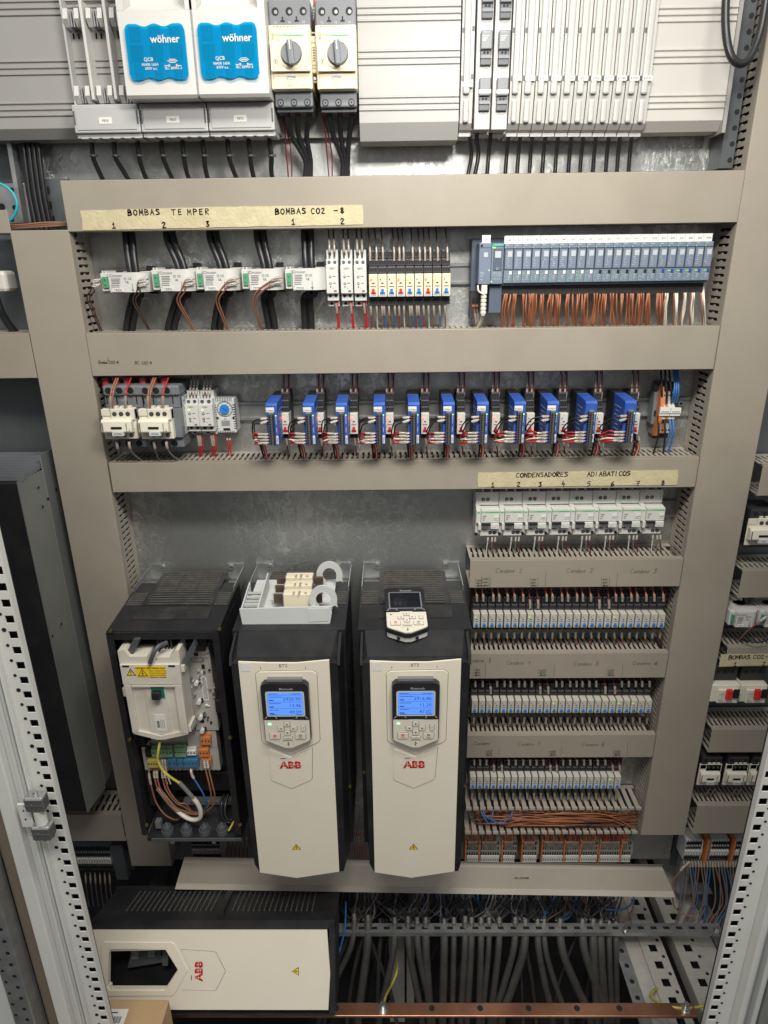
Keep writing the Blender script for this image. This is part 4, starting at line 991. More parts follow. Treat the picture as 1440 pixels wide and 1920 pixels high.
# ---------------------------------------------------------------- plug-in relays
def relay_parts(t, cx, z0, z1, w, red, led, d=.076, socket_up=.05, socket_dn=.014, body=M_CREAM, terr=True, code=None):
    h = z1-z0
    s = MB(M_SOCKET, M_HOLE, M_MID)
    s.box(cx-w*.49, cx+w*.49, .008, .040, z0-socket_dn, z1+socket_up*.95, M_SOCKET)
    if terr:
        for k, (q0, q1, dd) in enumerate(((.02, .30, .062), (.32, .60, .056), (.62, .96, .048))):
            za, zb = z1+socket_up*q0, z1+socket_up*q1
            s.box(cx-w*.49, cx+w*.49, .0401, dd, za, zb, M_SOCKET, bev=.0006)
            for u in (-.28, 0, .28):
                s.box(cx+u*w-w*.085, cx+u*w+w*.085, dd+.0001, dd+.0004, za+(zb-za)*.30, za+(zb-za)*.75, M_HOLE)
                s.box(cx+u*w-w*.085, cx+u*w+w*.085, dd+.0001, dd+.0006, za+(zb-za)*.80, za+(zb-za)*.92, M_MID)
    s.box(cx-w*.49, cx+w*.49, .0401, .064, z0-socket_dn, z0-.0008, M_SOCKET)
    for u in (-.28, 0, .28):
        s.box(cx+u*w-w*.10, cx+u*w+w*.10, .0641, .0645, z0-socket_dn*.85, z0-socket_dn*.35, M_HOLE)
    s.build('socket', t)
    b = MB(body, M_INKG, M_INK)
    b.box(cx-w*.47, cx+w*.47, .0402, d, z0, z1, body, bev=.0009)
    b.box(cx-w*.12, cx+w*.12, d+.0001, d+.0005, z0+h*.58, z0+h*.63, M_INK); b.box(cx-w*.28, cx+w*.28, d+.0001, d+.0004, z0+h*.44, z0+h*.475, M_INKL)
    if led is None: b.cyl((cx-w*.22, d+.0001, z0+h*.76), 'd', w*.07, .0004, 8, M_INK)
    if code:
        b.box(cx-w*.42, cx+w*.42, d+.0002, d+.0010, z0+h*.02, z0+h*.15, M_LGREY); b.text(code, cx, d+.0012, z0+h*.055, .0032, M_INKG)
    b.build('relay_body', t)
    l = MB(M_LEVR if red else M_LEVB); l.box(cx-w*.14, cx+w*.14, d+.0003, d+.0035, z0+h*.19, z0+h*.36); l.box(cx-w*.27, cx+w*.27, d+.0003, d+.0022, z0+h*.15, z0+h*.215); l.build('lever', t)
    if led is not None:
        g = MB(led); g.cyl((cx-w*.24, d+.0002, z0+h*.76), 'd', w*.135, .0010, 10); g.build('indicator_light', t)
R9 = [1, 0, 0, 1, 0, 0, 1, 0, 0]; L9 = [M_LEDR, None, None, M_LEDR, M_LEDG, None, M_LEDR, M_LEDG, None]
names = {M_LEDR.name: 'lit red lamp', M_LEDG.name: 'lit green lamp'}
for i in range(9):
    px = 700.5+i*17.0
    x, z0 = P(px, 557-.2*i, .076); _, z1 = P(px, 514-.2*i, .076); xb, _ = P(px+17, 535, .076)
    t = thing('plug_relay', f'cream relay with {"red" if R9[i] else "blue"} lever and {names[L9[i].name] if L9[i] else "no lit lamp"}, {nth(i, 9)} of the upper block', 'relay', (x, 0, z0), 'cream plug relays in the upper block')
    relay_parts(t, x, z0, z1, xb-x, R9[i], L9[i], socket_up=.040, code=f'KA8{i+3}0')
up9 = [694, 706, 718, 739, 749, 757, 774, 787, 797, 807, 821, 839]
for i, px in enumerate(up9):
    wire(f'dark brown wire above the upper relay block, {nth(i, 12)} of twelve', [W(px, 489, .056), W(px, 476, .056), W(px-1, 455, .05), W(px-3, 438, .04), W(px-4, 422, .03)], .0012, M_DBROWN, 'dark brown wires above the upper relay block', sleeves=((.02, .42),))
dn9 = [(695, M_REDW), (706, M_WHITEW), (716, M_MBROWN), (720, M_BLUEW), (729, M_MBROWN), (740, M_BLUEW), (748, M_REDW), (757, M_WHITEW), (768, M_MBROWN), (772, M_BLUEW), (781, M_MBROWN), (785, M_BLUEW), (794, M_REDW), (803, M_WHITEW), (813, M_MBROWN), (824, M_BLUEW), (834, M_MBROWN)]
cn = {M_REDW.name: 'red', M_WHITEW.name: 'white', M_MBROWN.name: 'brown', M_BLUEW.name: 'blue'}
cnt = {}
for px, m in dn9:
    k = cn[m.name]; cnt[k] = cnt.get(k, -1)+1
    n = sum(1 for _, q in dn9 if q is m)
    wire(f'{k} wire below the upper relay block, {nth(cnt[k], n)} of the {k} ones', [W(px, 570, .060), W(px+.5, 583, .060), W(px+1, 598, .050), W(px+2, 620, .035)], .0012, m, 'coloured wires below the upper relay block', sleeves=((.06, .5),))

# ---------------------------------------------------------------- remote I/O station
def io_station():
    d = .082
    b = MB(M_PLCD, M_HOLE, M_ORT, M_BLUEW); x0, x1, z0, z1 = rect(883, 447, 944, 596, .040)
    b.box(x0, x1, .008, .040, z0+.045, z1, M_PLCD, bev=.001); b.box(x0+.001, x0+.016, .008, .045, z0, z0+.0445, M_SOCKET)
    for k in range(2):
        b.box(x0+.003+k*.006, x0+.0075+k*.006, .0451, .0456, z0+.026, z0+.034, M_HOLE)
        b.box(x0+.003+k*.006, x0+.0075+k*.006, .0451, .0462, z0+.020, z0+.023, M_ORT)
    single(b, 'power_adapter', 'flat dark grey adapter box behind the left end of the grey module row', 'adapter')
    # head module
    t = thing('interface_module', 'double-width grey head module with teal strip at the left end of the module row', 'module', W(920, 533, d))
    x0, x1, z0, z1 = rect(898, 455, 944.5, 533, d); w = x1-x0; h = z1-z0
    b = MB(M_PLC, M_PALE, M_HOLE, M_PLCD)
    b.box(x0, x0+w*.49, .012, d, z0, z1, M_PLC, bev=.001); b.box(x0+w*.505, x1-.0004, .012, d-.002, z0, z1-.001, M_PLC, bev=.001)
    b.cyl((x0+w*.09, d+.0001, z1-h*.07), 'd', .0022, .0004, 10, M_HOLE)
    b.box(x0+w*.58, x1-w*.06, d-.0019, d-.0008, z1-h*.66, z1-h*.14, M_PLCD)
    b.text('SIMATIC', x0+w*.75, d-.0015, z0+h*.25, .0042, M_PALE); b.text('ET 200SP', x0+w*.75, d-.0015, z0+h*.19, .0042, M_PALE); b.text('IM155-6', x0+w*.75, d-.0015, z0+h*.11, .0036, M_PALE)
    b.text('LINK', x0+w*.16, d+.0002, z0+h*.24, .0036, M_PALE); b.ring((x0+w*.75, d-.0006, z1-h*.62), 'd', .0014, .0020, .0004, 10, M_PALE)
    b.box(x0+w*.19, x0+w*.35, d+.0001, d+.0004, z1-h*.34, z1-h*.23, M_PALE); b.box(x0+w*.64, x0+w*.88, d-.0007, d-.0004, z1-h*.36, z1-h*.20, M_PALE)
    b.box(x0, x0+w*.49, d+.0001, d+.0005, z1-h*.12, z1-h*.105, M_PLCD)
    for k in range(3): b.box(x0+w*.06, x0+w*.18, d+.0001, d+.0004, z0+h*(.30-.09*k), z0+h*(.285-.09*k), M_PALE)
    b.build('housing', t)
    s = MB(M_TEAL, M_PALE); s.box(x0+w*.54, x1-w*.02, d-.0019, d-.0010, z1-h*.085, z1-h*.015); s.text('SIEMENS', x0+w*.77, d-.0007, z1-h*.072, .0042, M_PALE); s.build('maker_strip', t)
    g = MB(M_LEDG)
    for (u, v) in ((.55, .88), (.62, .88), (.42, .34), (.53, .06)): g.box(x0+w*u-.0008, x0+w*u+.0008, d-.0018, d+.0006, z0+h*v-.0008, z0+h*v+.0008)
    g.build('indicator_light', t)
    l = MB(M_LABEL, M_INK); l.box(x0+w*.12, x0+w*.46, d-.010, d-.0085, z1-.001, z1+.012); l.text('A1', x0+w*.30, d-.0082, z1+.004, .0046, M_INK); l.build('label_plate', t)
    a = MB(M_PLCD, M_PLC); xa0, xa1, za0, za1 = rect(917, 534, 940, 587, .070); a.box(xa0, xa1, .02, .070, za0, za1-.001, M_PLCD, bev=.001); a.build('bus_adapter', t)
    # plug and cable
    t = thing('network_plug', 'white network plug with ribbed boot under the grey head module', 'plug', W(906, 540, .08))
    b = MB(M_WHITEW); x, z = P(908, 540, .078); b.box(x-.005, x+.005, .070, .080, z-.010, z+.006, bev=.001); b.build('plug_body', t)
    b = MB(M_WHITEW)
    for k in range(5): b.cyl((x, .075, z-.016-k*.0065), 'z', .0052, .0038, 12)
    b.cyl((x, .075, z-.045), 'z', .0040, .036, 12); b.build('strain_relief', t)
    b = MB(M_WHITEW); b.tube(spline([(x, .075, z-.04), W(906, 588, .072), W(902, 602, .06), W(894, 618, .045), W(890, 628, .04)], 6), .0030, 8); b.build('cable', t)
    b = MB(M_WHITEW); b.tube(spline([W(896, 535, .08), W(897, 545, .082), W(903, 550, .081), W(907, 552, .079)], 5), .0016, 6); b.build('latch_loop', t)
    for k in range(2):
        wire('short marked wires under the flat dark adapter box', [W(889+k*5, 580, .046), W(891+k*5, 592, .046), W(893+k*4, 604, .042), W(890+k*4, 620, .035)], .0012, M_MBROWN, 'wires under the adapter box', sleeves=((.2, .75),))
io_station()
def io_module(i):
    d = .080; xw = PX(960+16.74, 530, d)-PX(960, 530, d)
    px = 943.5+16.74*i
    x0, z0 = P(px, 531-i*.25, d); x1 = x0+xw-.0004; _, z1 = P(px+8, 457-i*.2, d); h = z1-z0; w = x1-x0
    t = thing('io_module', f'grey I/O module with tag A{i+2}, {nth(i, 23)} of its row' if 0 < i < 22 else f'grey I/O module with tag A{i+2} at the {("left", "right")[i > 0]} end of its row', 'module', ((x0+x1)/2, 0, z0), 'grey I/O modules of the remote station')
    b = MB(M_PLC, M_PLCD, M_PALE); b.box(x0, x1, .012, d-.006, z0-.004, z1, M_PLC); b.box(x0, x1, d-.0059, d, z0, z0+h*.33, M_PLC, bev=.0005); b.box(x0, x1, d-.0059, d-.0005, z1-h*.12, z1, M_PLC, bev=.0004)
    b.box(x0, x1, .012, d-.016, z0-.020, z0-.0042, M_SOCKET)
    b.box(x0+w*.1, x0+w*.5, d-.0004, d-.0002, z1-h*.045, z1-h*.03, M_PALE)
    for k in range(3): b.box(x0+w*.50, x0+w*(.78-.06*k), d+.0001, d+.0003, z0+h*(.19-.045*k), z0+h*(.175-.045*k), M_PALE)
    b.build('base_unit', t)
    c = MB(M_PLC, M_PALE, M_PLCD)
    c.box(x0+.0006, x1-.0002, d-.0059, d+.001, z0+h*.34, z1-h*.13, M_PLCD); c.box(x0+.0014, x1-.0012, d+.0011, d+.0018, z0+h*.36, z1-h*.15, M_PLC)
    c.box(x0+w*.34, x1-w*.14, d+.0019, d+.0021, z1-h*.33, z1-h*.19, M_PALE)
    rnd = random.Random(i)
    for k in range(5):
        a = rnd.uniform(.18, .4); c.box(x0+w*a, x0+w*(a+rnd.uniform(.12, .3)), d+.0019, d+.0021, z0+h*(.43+.05*k), z0+h*(.442+.05*k), M_PALE)
    c.build('front_cover', t)
    g = MB(M_LEDD)
    n = 0
    for k in range(7):
        for u in (.10, .28):
            if k == 0 and u < .2 or rnd.random() < (.5 if i < 17 else .2):
                g.box(x0+w*u, x0+w*(u+.075), d+.0002, d+.0006, z0+h*(.04+.038*k), z0+h*(.053+.038*k)); n += 1
    g.box(x0+w*.04, x0+w*.13, d+.0002, d+.0008, z1-h*.115, z1-h*.09)
    if i >= 18: g.box(x0+w*.30, x0+w*.60, d+.0002, d+.0008, z0+h*.25, z0+h*.275); 
    g.build('indicator_light', t)
    q = MB(M_LABEL if i < 10 else (M_HOLE if i < 17 else M_LEVB)); 
    if i >= 17: q = MB(mat('code_blue', (.03, .06, .30), .4) if 'code_blue' not in MATS else MATS['code_blue'])
    q.box(x0+w*.62, x0+w*.90, d+.0003, d+.0011, z0+h*.22, z0+h*.31); q.build('colour_code', t)
    l = MB(M_LABEL, M_INK); l.box(x0+.0001, x1-.0001, d-.010, d-.0085, z1-.001, z1+.0125); l.text(f'A{i+2}', x0+w*.6, d-.0082, z1+.0045, .0042, M_INK); l.build('label_plate', t)
    # wires below
    wm = M_BROWN if i < 18 else M_WHITEW
    for k in range((4, 3, 4, 4, 3)[i % 5] if i < 18 else 3):
        o = (2.0, 4.2, 6.6, 13.0)[k]+rnd.uniform(-1.3, 1.3)+(i % 3-1)*1.1; e = o+(i*7 % 5-3)*1.5+rnd.uniform(-2, 2)
        mm = wm if not (i >= 18 and k == 0) else M_MBROWN
        wire(f'{"brown" if mm is not M_WHITEW else "white"} wires under I/O module A{i+2}', [W(px+o, 538, .056), W(px+o+.8, 556, .064), W(px+o+(e-o)*.35+rnd.uniform(-2, 2), 578+rnd.uniform(-5, 5), .060+rnd.uniform(-.006, .010)), W(px+e, 604, .050), W(px+e-2, 622, .035)], .00155, mm, 'wires under the I/O modules')
for i in range(23): io_module(i)

# ---------------------------------------------------------------- large contactors
def contactor(label, pa, pb, ya, yb, code, big=True, group='large contactors', d=.122):
    """front cream block spans pa..pb, ya..yb in the photo"""
    x0, x1, z0, z1 = rect(pa, ya, pb, yb, d); w = x1-x0; h = z1-z0
    t = thing('contactor', label, 'contactor', ((x0+x1)/2, 0, z0), group)
    if big:
        up = h*.66; dn = h*.38
        b = MB(M_MID, M_HOLE, M_PALE)
        b.box(x0, x1+.012, .012, .088, z1+up*.52, z1+up, M_MID, bev=.003); b.box(x0, x1+.010, .012, .083, z1-.004, z1+up*.52-.0004, M_MID, bev=.001)
        for k in range(3):
            xx = x0+w*(.18+.33*k); b.cyl((xx, .0881, z1+up*.76), 'd', .0062, .0006, 14, M_HOLE); b.ring((xx, .088, z1+up*.76), 'd', .0062, .0078, .0012, 14, M_MID)
        for k in range(4): b.box(x0+w*(.06+.3*k)-.001, x0+w*(.06+.3*k)+.001, .0832, .0836, z1+up*.08, z1+up*.44, M_HOLE)
        b.text('1/L1', x0+w*.22, .0836, z1+up*.22, .0055, M_PALE); b.text('3/L2', x0+w*.55, .0836, z1+up*.22, .0055, M_PALE)
        b.build('upper_terminal_block', t)
        b = MB(M_MID, M_HOLE, M_PALE)
        b.box(x0+.002, x1+.010, .012, .088, z0-dn, z0-.0006, M_MID, bev=.002)
        for k in range(3):
            xx = x0+w*(.22+.33*k); b.cyl((xx, .0881, z0-dn*.62), 'd', .0058, .0006, 14, M_HOLE)
        b.box(x0+.005, x0+.015, .0881, .0885, z0-dn*.32, z0-dn*.05, M_PALE)
        b.build('lower_terminal_block', t)
        b = MB(M_MID, M_PALE, M_INKG); b.box(x0+.001, x1+.012, .012, .095, z0, z1-.0045, M_MID); 
        b.build('middle_housing', t)
        s = MB(M_PALE, M_INKG)
        xs = x1+.0122
        s.box(xs, xs+.0004, .030, .078, z0+.002, z1+up*.4, M_PALE)
        for k in range(14): s.box(xs+.0005, xs+.0007, .034, .072-.012*(k % 3), z0+.006+k*(h+up*.35)/15, z0+.0085+k*(h+up*.35)/15, M_INKG)
        s.build('rating_plate', t)
        dbase = .0951
    else:
        b = MB(M_SOCKET, M_HOLE); b.box(x0+.003, x1-.001, .012, .070, z0-h*.1, z1+h*.30, M_SOCKET, bev=.002)
        for k in range(3): b.cyl((x0+w*(.22+.3*k), .0702, z1+h*.15), 'd', .004, .0006, 10, M_HOLE)
        b.build('rear_housing', t)
        dbase = .0705
    c = MB(M_CREAM2, M_HOLE, M_CHROME, M_INKG, M_GREEN)
    c.box(x0, x1, dbase, d-.014, z0, z1-h*.02, M_CREAM2, bev=.0015)
    c.box(x0+w*.30, x1, dbase, d-.010, z1-h*.36, z1, M_CREAM2, bev=.001)
    c.box(x0+.001, x0+w*.28, dbase, d-.012, z1-h*.22, z1-h*.03, M_CREAM2)
    for k in range(3):
        xx = x0+w*(.42+.20*k)
        c.cyl((xx, d-.0099, z1-h*.16), 'd', .0040, .0006, 12, M_HOLE); c.cyl((xx, d-.0098, z1-h*.16), 'd', .0028, .0009, 10, M_CHROME); c.box(xx-.0024, xx+.0024, d-.0089, d-.0086, z1-h*.16-.0004, z1-h*.16+.0004, M_HOLE)
        xq = x0+w*(.42+.20*k); c.box(xq-.0035, xq+.0035, dbase, d-.017, z1+.0003, z1+h*.06, M_CREAM2)
    if big:
        for k in range(3):
            xx = x0+w*(.38+.22*k); c.cyl((xx, d-.0139, z0+h*.13), 'd', .0038, .0006, 12, M_HOLE); c.cyl((xx+.0006, d-.0138, z0+h*.13), 'd', .0024, .0009, 10, M_CHROME)
    c.build('front_housing', t)
    f = MB(M_CREAM2, M_GREEN, M_INKG, M_HOLE)
    fa, fb = z0+h*.24, z0+h*.68
    f.prism([(d-.0138, fa), (d-.001, fa+.002), (d, fa+.004), (d-.002, fb-.004), (d-.005, fb), (d-.0138, fb)], x0+.002, x1-.004, 'dz', M_CREAM2)
    f.box(x0+w*.08, x1-w*.18, d-.0042, d-.0024, fb-.0052, fb-.0034, M_GREEN if big else M_INKL)
    f.box(x0+w*.06, x0+w*.09, d+.0002, d+.0006, fa+.004, fb-.005, M_INKL); f.box(x1-w*.22, x1-w*.21, d-.0008, d+.0006, fa+.004, fb-.006, M_INKL)
    f.box(x0+w*.32, x0+w*.64, d-.0005, d+.0006, fa+h*.15, fa+h*.22, M_HOLE)
    f.text('LC1', x0+w*.13, d-.0045, z1-h*.16, .004, M_INKG) if False else None
    f.text('TeSys' if big else 'TeSys', x1-w*.12, d+.0008, fa+h*.08, .0038, M_INKG, rot=1.57)
    f.build('front_cover', t)
    l = MB(M_LGREY, M_INK); l.box(x0+w*.34, x0+w*.68, d-.012, d+.001, z0+h*.17, z0+h*.30) ; l.text(code, x0+w*.51, d+.0012, z0+h*.205, .0044, M_INK); l.build('code_label', t)
    return x0, x1, z0, z1
for i, (pa, pb, c) in enumerate(((187, 250, 'KM940'), (257, 319, 'KM950'))):
    ps = ('left', 'right')[i]
    contactor(f'large cream and dark grey contactor, the {ps} one of the pair, label {c}', pa, pb, 769, 827, c)
    for k, (px, m) in enumerate(((pa+18, M_MBROWN), (pa+22, M_MBROWN), (pa+46, M_REDW))):
        wire(f'{("left brown", "right brown", "red")[k]} control wire on the {ps} large contactor', [W(px+3, 768, .108), W(px+2, 750, .112), W(px+4, 732, .108), W(px+10, 716, .085), W(px+16, 700, .06)], .0015, m, 'control wires above the large contactors', sleeves=((.02, .36),) if k != 1 else ())
    for k in range(3):
        b = MB(M_FERR); x, z = P(pa+12+k*20, 720, .06); b.cyl((x, .06, z-.006), 'z', .0075, .018, 12, r2=.0065)
        single(b, 'red_ferrule', f'dark red cable ferrule behind the {ps} large contactor, {("left", "middle", "right")[k]}', 'ferrule', 'red ferrules above the large contactors')
    for k, px in enumerate((pa+32, pa+55)):
        wire(f'grey wire below the {ps} large contactor, {("left", "right")[k]} one', [W(px, 828, .104), W(px+1, 838, .104), W(px+4+k*3, 850, .094), W(px+10+k*12, 862, .07), W(px+22+k*14, 868, .055)], .0016, M_GREYW, 'grey wires below the large contactors', sleeves=((.02, .30),))

# ---------------------------------------------------------------- thermostat
def thermostat():
    d = .048
    x0, x1, z0, z1 = rect(404, 747, 441, 812, d); w = x1-x0; h = z1-z0; cx = (x0+x1)/2
    t = thing('thermostat', 'grey cabinet thermostat with blue dial and side vents', 'thermostat', (cx, 0, z0))
    b = MB(M_LGREY, M_HOLE, M_INKG)
    b.box(x0, x1, .010, d, z0, z1, M_LGREY, bev=.002)
    for k in range(10): b.box(x0+w*(.08+.085*k), x0+w*(.11+.085*k), d-.006, d+.0002, z1-.0055, z1+.0003, M_HOLE); b.box(x0+w*(.08+.085*k), x0+w*(.11+.085*k), d-.006, d+.0002, z0-.0003, z0+.0045, M_HOLE)
    for k in range(11):
        zz = z0+h*(.12+.068*k)
        b.box(x1-.004, x1+.0003, d-.010, d+.0002, zz, zz+.0016, M_HOLE); b.box(x0-.0003, x0+.003, d-.010, d+.0002, zz, zz+.0016, M_HOLE)
    b.ring((cx, d, z1-h*.30), 'd', .0135, .0148, .0006, 28, M_INKL)
    for k in range(11):
        a = math.radians(-60+k*30); b.box(cx+.0118*math.cos(a)-.0005, cx+.0118*math.cos(a)+.0005, d+.0001, d+.0005, z1-h*.30+.0118*math.sin(a)-.0005, z1-h*.30+.0118*math.sin(a)+.0005, M_INK)
    for s in (-1, 1): b.cyl((cx+s*w*.40, d+.0001, z0+h*.44), 'd', .0022, .0006, 10, M_HOLE)
    b.box(cx-.0075, cx+.0065, d+.0001, d+.0008, z0+h*.385, z0+h*.455, M_LABEL); b.text('B05', cx, d+.001, z0+h*.40, .0040, M_INK)
    for k in range(5): b.box(cx-.0085, cx+.0075, d+.0001, d+.0006, z0+h*(.22+.03*k), z0+h*(.232+.03*k), M_INKG)
    b.box(cx-.006, cx+.007, d+.0001, d+.0006, z0+h*.08, z0+h*.145, M_HOLE)
    b.build('housing', t)
    k = MB(M_LEVB, M_INK); k.cyl((cx, d+.0007, z1-h*.30), 'd', .0088, .003, 24, M_LEVB); k.strokes([[(cx-.004, z1-h*.30+.003), (cx+.004, z1-h*.30-.003)]], d+.0039, .0009, M_INK); k.build('dial', t)
    for q in range(2):
        wire('two red wires below the thermostat', [W(425+q*7, 810, .03), W(426+q*5, 822, .034), W(429+q*3, 840, .036), W(431+q*6-3, 860, .03)], .0013, M_REDW, 'red wires below the thermostat', sleeves=((.05, .4),))
thermostat()

# ---------------------------------------------------------------- blue signal isolators with relays and wires
IC = [508, 578, 640, 711, 776, 842, 906, 976, 1038, 1110, 1184]
ICODE = ['KTR800', 'KTR810', 'KTR820', 'KTR830', 'KTR840', 'KTR841', 'KTR851', 'KTR861', 'KTR871', 'KTR880', 'KTR890']
def isolator(i):
    px = IC[i]; d = .118; wd = .0200
    cx, zt = P(px, 757-.5*i, d); _, zb = P(px, 834-.4*i, d); x0, x1 = cx-wd/2, cx+wd/2; h = zt-zb
    t = thing('signal_isolator', f'blue signal isolator, {nth(i, 11)} of the row' if i not in (0, 10) else f'blue signal isolator at the {("left", "right")[i > 0]} end of the row', 'isolator', (cx, 0, zb), 'blue signal isolators')
    b = MB(M_BLUE, M_BLACK, M_PALE, M_WHITE)
    b.box(x0, x1, .012, .0560, zb-.004, zt+.0035, M_BLACK, bev=.001)
    b.prism([(.0563, zb), (d, zb), (d, zt-.004), (d-.004, zt), (.0563, zt+.003)], x0, x1, 'dz', M_BLUE)
    b.box(x0+.0015, x1-.006, d-.006, d-.0043, zt-.0016, zt+.0004, M_BLUE)
    # print on both sides and on the front
    for k in range(7):
        for sx_ in (x0-.0003, x1+.0001):
            b.box(sx_, sx_+.0002, .066+.004*(k % 2), .100-.006*(k % 3), zb+h*(.12+.11*k), zb+h*(.135+.11*k), M_PALE)
    b.box(x1-.0036, x1-.0026, d+.0001, d+.0003, zb+h*.50, zb+h*.72, M_PALE); b.box(x1-.0036, x1-.0026, d+.0001, d+.0003, zb+h*.30, zb+h*.42, M_PALE)
    b.box(x1-.0048, x1-.0010, d+.0001, d+.0005, zb+h*.02, zb+h*.22, M_LABEL); b.text(ICODE[i], x1-.0018, d+.0007, zb+h*.04, .0030, M_INK, align='l', rot=1.57)
    b.build('housing', t)
    c = MB(M_BLACK, M_CHROME, M_HOLE, M_MID)
    ca, cb = x0+.0045, x0+.0140; za, zz = zb+.001, zt-h*.24
    c.box(ca, cb, d-.004, d+.009, za, zz, M_BLACK, bev=.0008); c.box(ca+.001, cb, d-.004, d+.0075, zz+.0003, zz+.003, M_MID)
    n = 13; s = (zz-za)/n
    for k in range(n):
        zc = za+(k+.5)*s
        c.cyl(((ca+cb)/2+.001, d+.0091, zc), 'd', .0020, .0006, 8, M_CHROME)
        c.box(ca-.0003, ca+.0001, d+.001, d+.007, zc-s*.33, zc+s*.33, M_HOLE); c.box(ca+.0006, ca+.0016, d+.0091, d+.0094, zc-s*.3, zc+s*.1, M_MID)
    c.build('terminal_strip', t)
    if i < 9 or True:
        l = MB(M_LABEL, M_INK); l.box(x0+.0002, x0+.0148, d+.0001, d+.0006, zt-h*.20, zt-h*.09); l.text(ICODE[i], x0+.0075, d+.0008, zt-h*.185, .0040, M_INK); 
        if i < 9: l.build('code_label', t)
    g = MB(M_LEDG); g.box(x1-.0038, x1-.0020, d+.0001, d+.0010, zt-h*.30, zt-h*.275); g.build('indicator_light', t)
    # wires on the left side
    jr = random.Random(i*11+3); J = lambda a: jr.uniform(-a, a); by = J(.004)
    fx = ca-.0002
    xd, zd = P(px-12+(4 if i > 6 else 0), 868, .05)
    pos = 'leftmost' if i == 0 else ('rightmost' if i == 10 else nth(i, 11))
    for k in range(2):
        zc = za+(11.3-k*1.3)*s
        wire(f'two black wires on the upper left terminals of the {pos} blue isolator', [(fx, d+.004, zc), (fx-.006, d+.0045, zc), (fx-.016, d+.005+J(.002), zc-.001-k*.002+J(.001)), (fx-.0275+k*.003+by+J(.001), d-.002, zc-.010+J(.003)), (fx-.031+k*.003+by+J(.0015), d-.02, zc-.034+J(.004)), (xd-.004+k*.003+by*.5, d-.04, zb+.006), (xd+.002, .055, zd+.004), (xd+.003, .042, zd-.02)], .0013, M_CABLE, 'black wires of the blue isolators', sleeves=((.07, .26),), ferrule=(M_FERR, .06), seg=6)
    order = [(M_REDW, M_BFERR), (M_REDW, M_FERR), (M_WHITEW, M_BFERR), (M_REDW, M_BFERR)]
    for k in range(4):
        zc = za+(4.6-k*1.25)*s
        wire(f'{("uppermost red", "second red", "white", "lowest red")[k]} wire on the lower left terminals of the {pos} blue isolator', [(fx, d+.004, zc), (fx-.006, d+.0045, zc), (fx-.018, d+.005+J(.002), zc+J(.0012)), (fx-.027+by+J(.002), d-.001, zc-.002+(1.5-k)*.001+J(.002)), (fx-.028+(k == 0)*-.003+by+J(.002), d-.02, zb+.004-k*.002+J(.002)), (xd+.002+k*.0015, d-.045, zb-.012), (xd+.006+k*.001, .055, zd+.004), (xd+.008, .042, zd-.02)], .0013, order[k][0], 'lower wires of the blue isolators', sleeves=((.09, .30),), ferrule=(order[k][1], .075), seg=6)
    b = MB(M_BLACK); b.ring((xd+.002, d-.046, zb-.011), 'z', .0034, .0056, .003, 10); b.box(xd+.005, xd+.010, d-.046, d-.044, zb-.010, zb-.009); single(b, 'cable_tie', f'black tie round the wire bundle of the {pos} blue isolator', 'cable tie', 'ties on the isolator wires')
    return x1
RX = [536, 601, 664, 731, 797, 864, 929, 993, 1055, 1121, 1189]
for i in range(11):
    isolator(i)
    px = RX[i]
    pos = 'leftmost' if i == 0 else ('rightmost' if i == 10 else nth(i, 11))
    x, z0 = P(px, 814, .072); _, z1 = P(px, 775, .072)
    t = thing('plug_relay', f'white relay with red lever right of the {pos} blue isolator', 'relay', (x, 0, z0), 'white relays beside the blue isolators')
    relay_parts(t, x, z0, z1, .0155, True, M_LEDR if i < 7 else None, d=.072, socket_up=.036, socket_dn=.010, body=M_WHITE)
    for k in range(4):
        qx = px-7+(k//2)*9+(k % 2)*3+i*.25
        wire(f'dark red wires above the relay of the {pos} blue isolator', [W(qx-2, 752, .045), W(qx, 738, .045), W(qx+.5, 722, .042), W(qx+1, 705, .036), W(qx+1, 692, .03)], .0012, M_DREDW if k % 2 else M_DBROWN, 'dark wires above the isolator relays', sleeves=((.05, .38), (.48, .8)) if k % 2 == 0 else ((.02, .32),))
    wire(f'red wire below the relay of the {pos} blue isolator', [W(px+1, 818, .062), W(px+2, 832, .060), W(px+4, 848, .05), W(px+5, 866, .04)], .0013, M_DREDW, 'red wires below the isolator relays', sleeves=((.05, .4),))
    wire(f'white wire below the relay of the {pos} blue isolator', [W(px+8, 818, .062), W(px+10, 834, .060), W(px+10, 848, .05), W(px+8, 866, .04)], .0013, M_WHITEW, 'white wires below the isolator relays', sleeves=((.05, .3),))

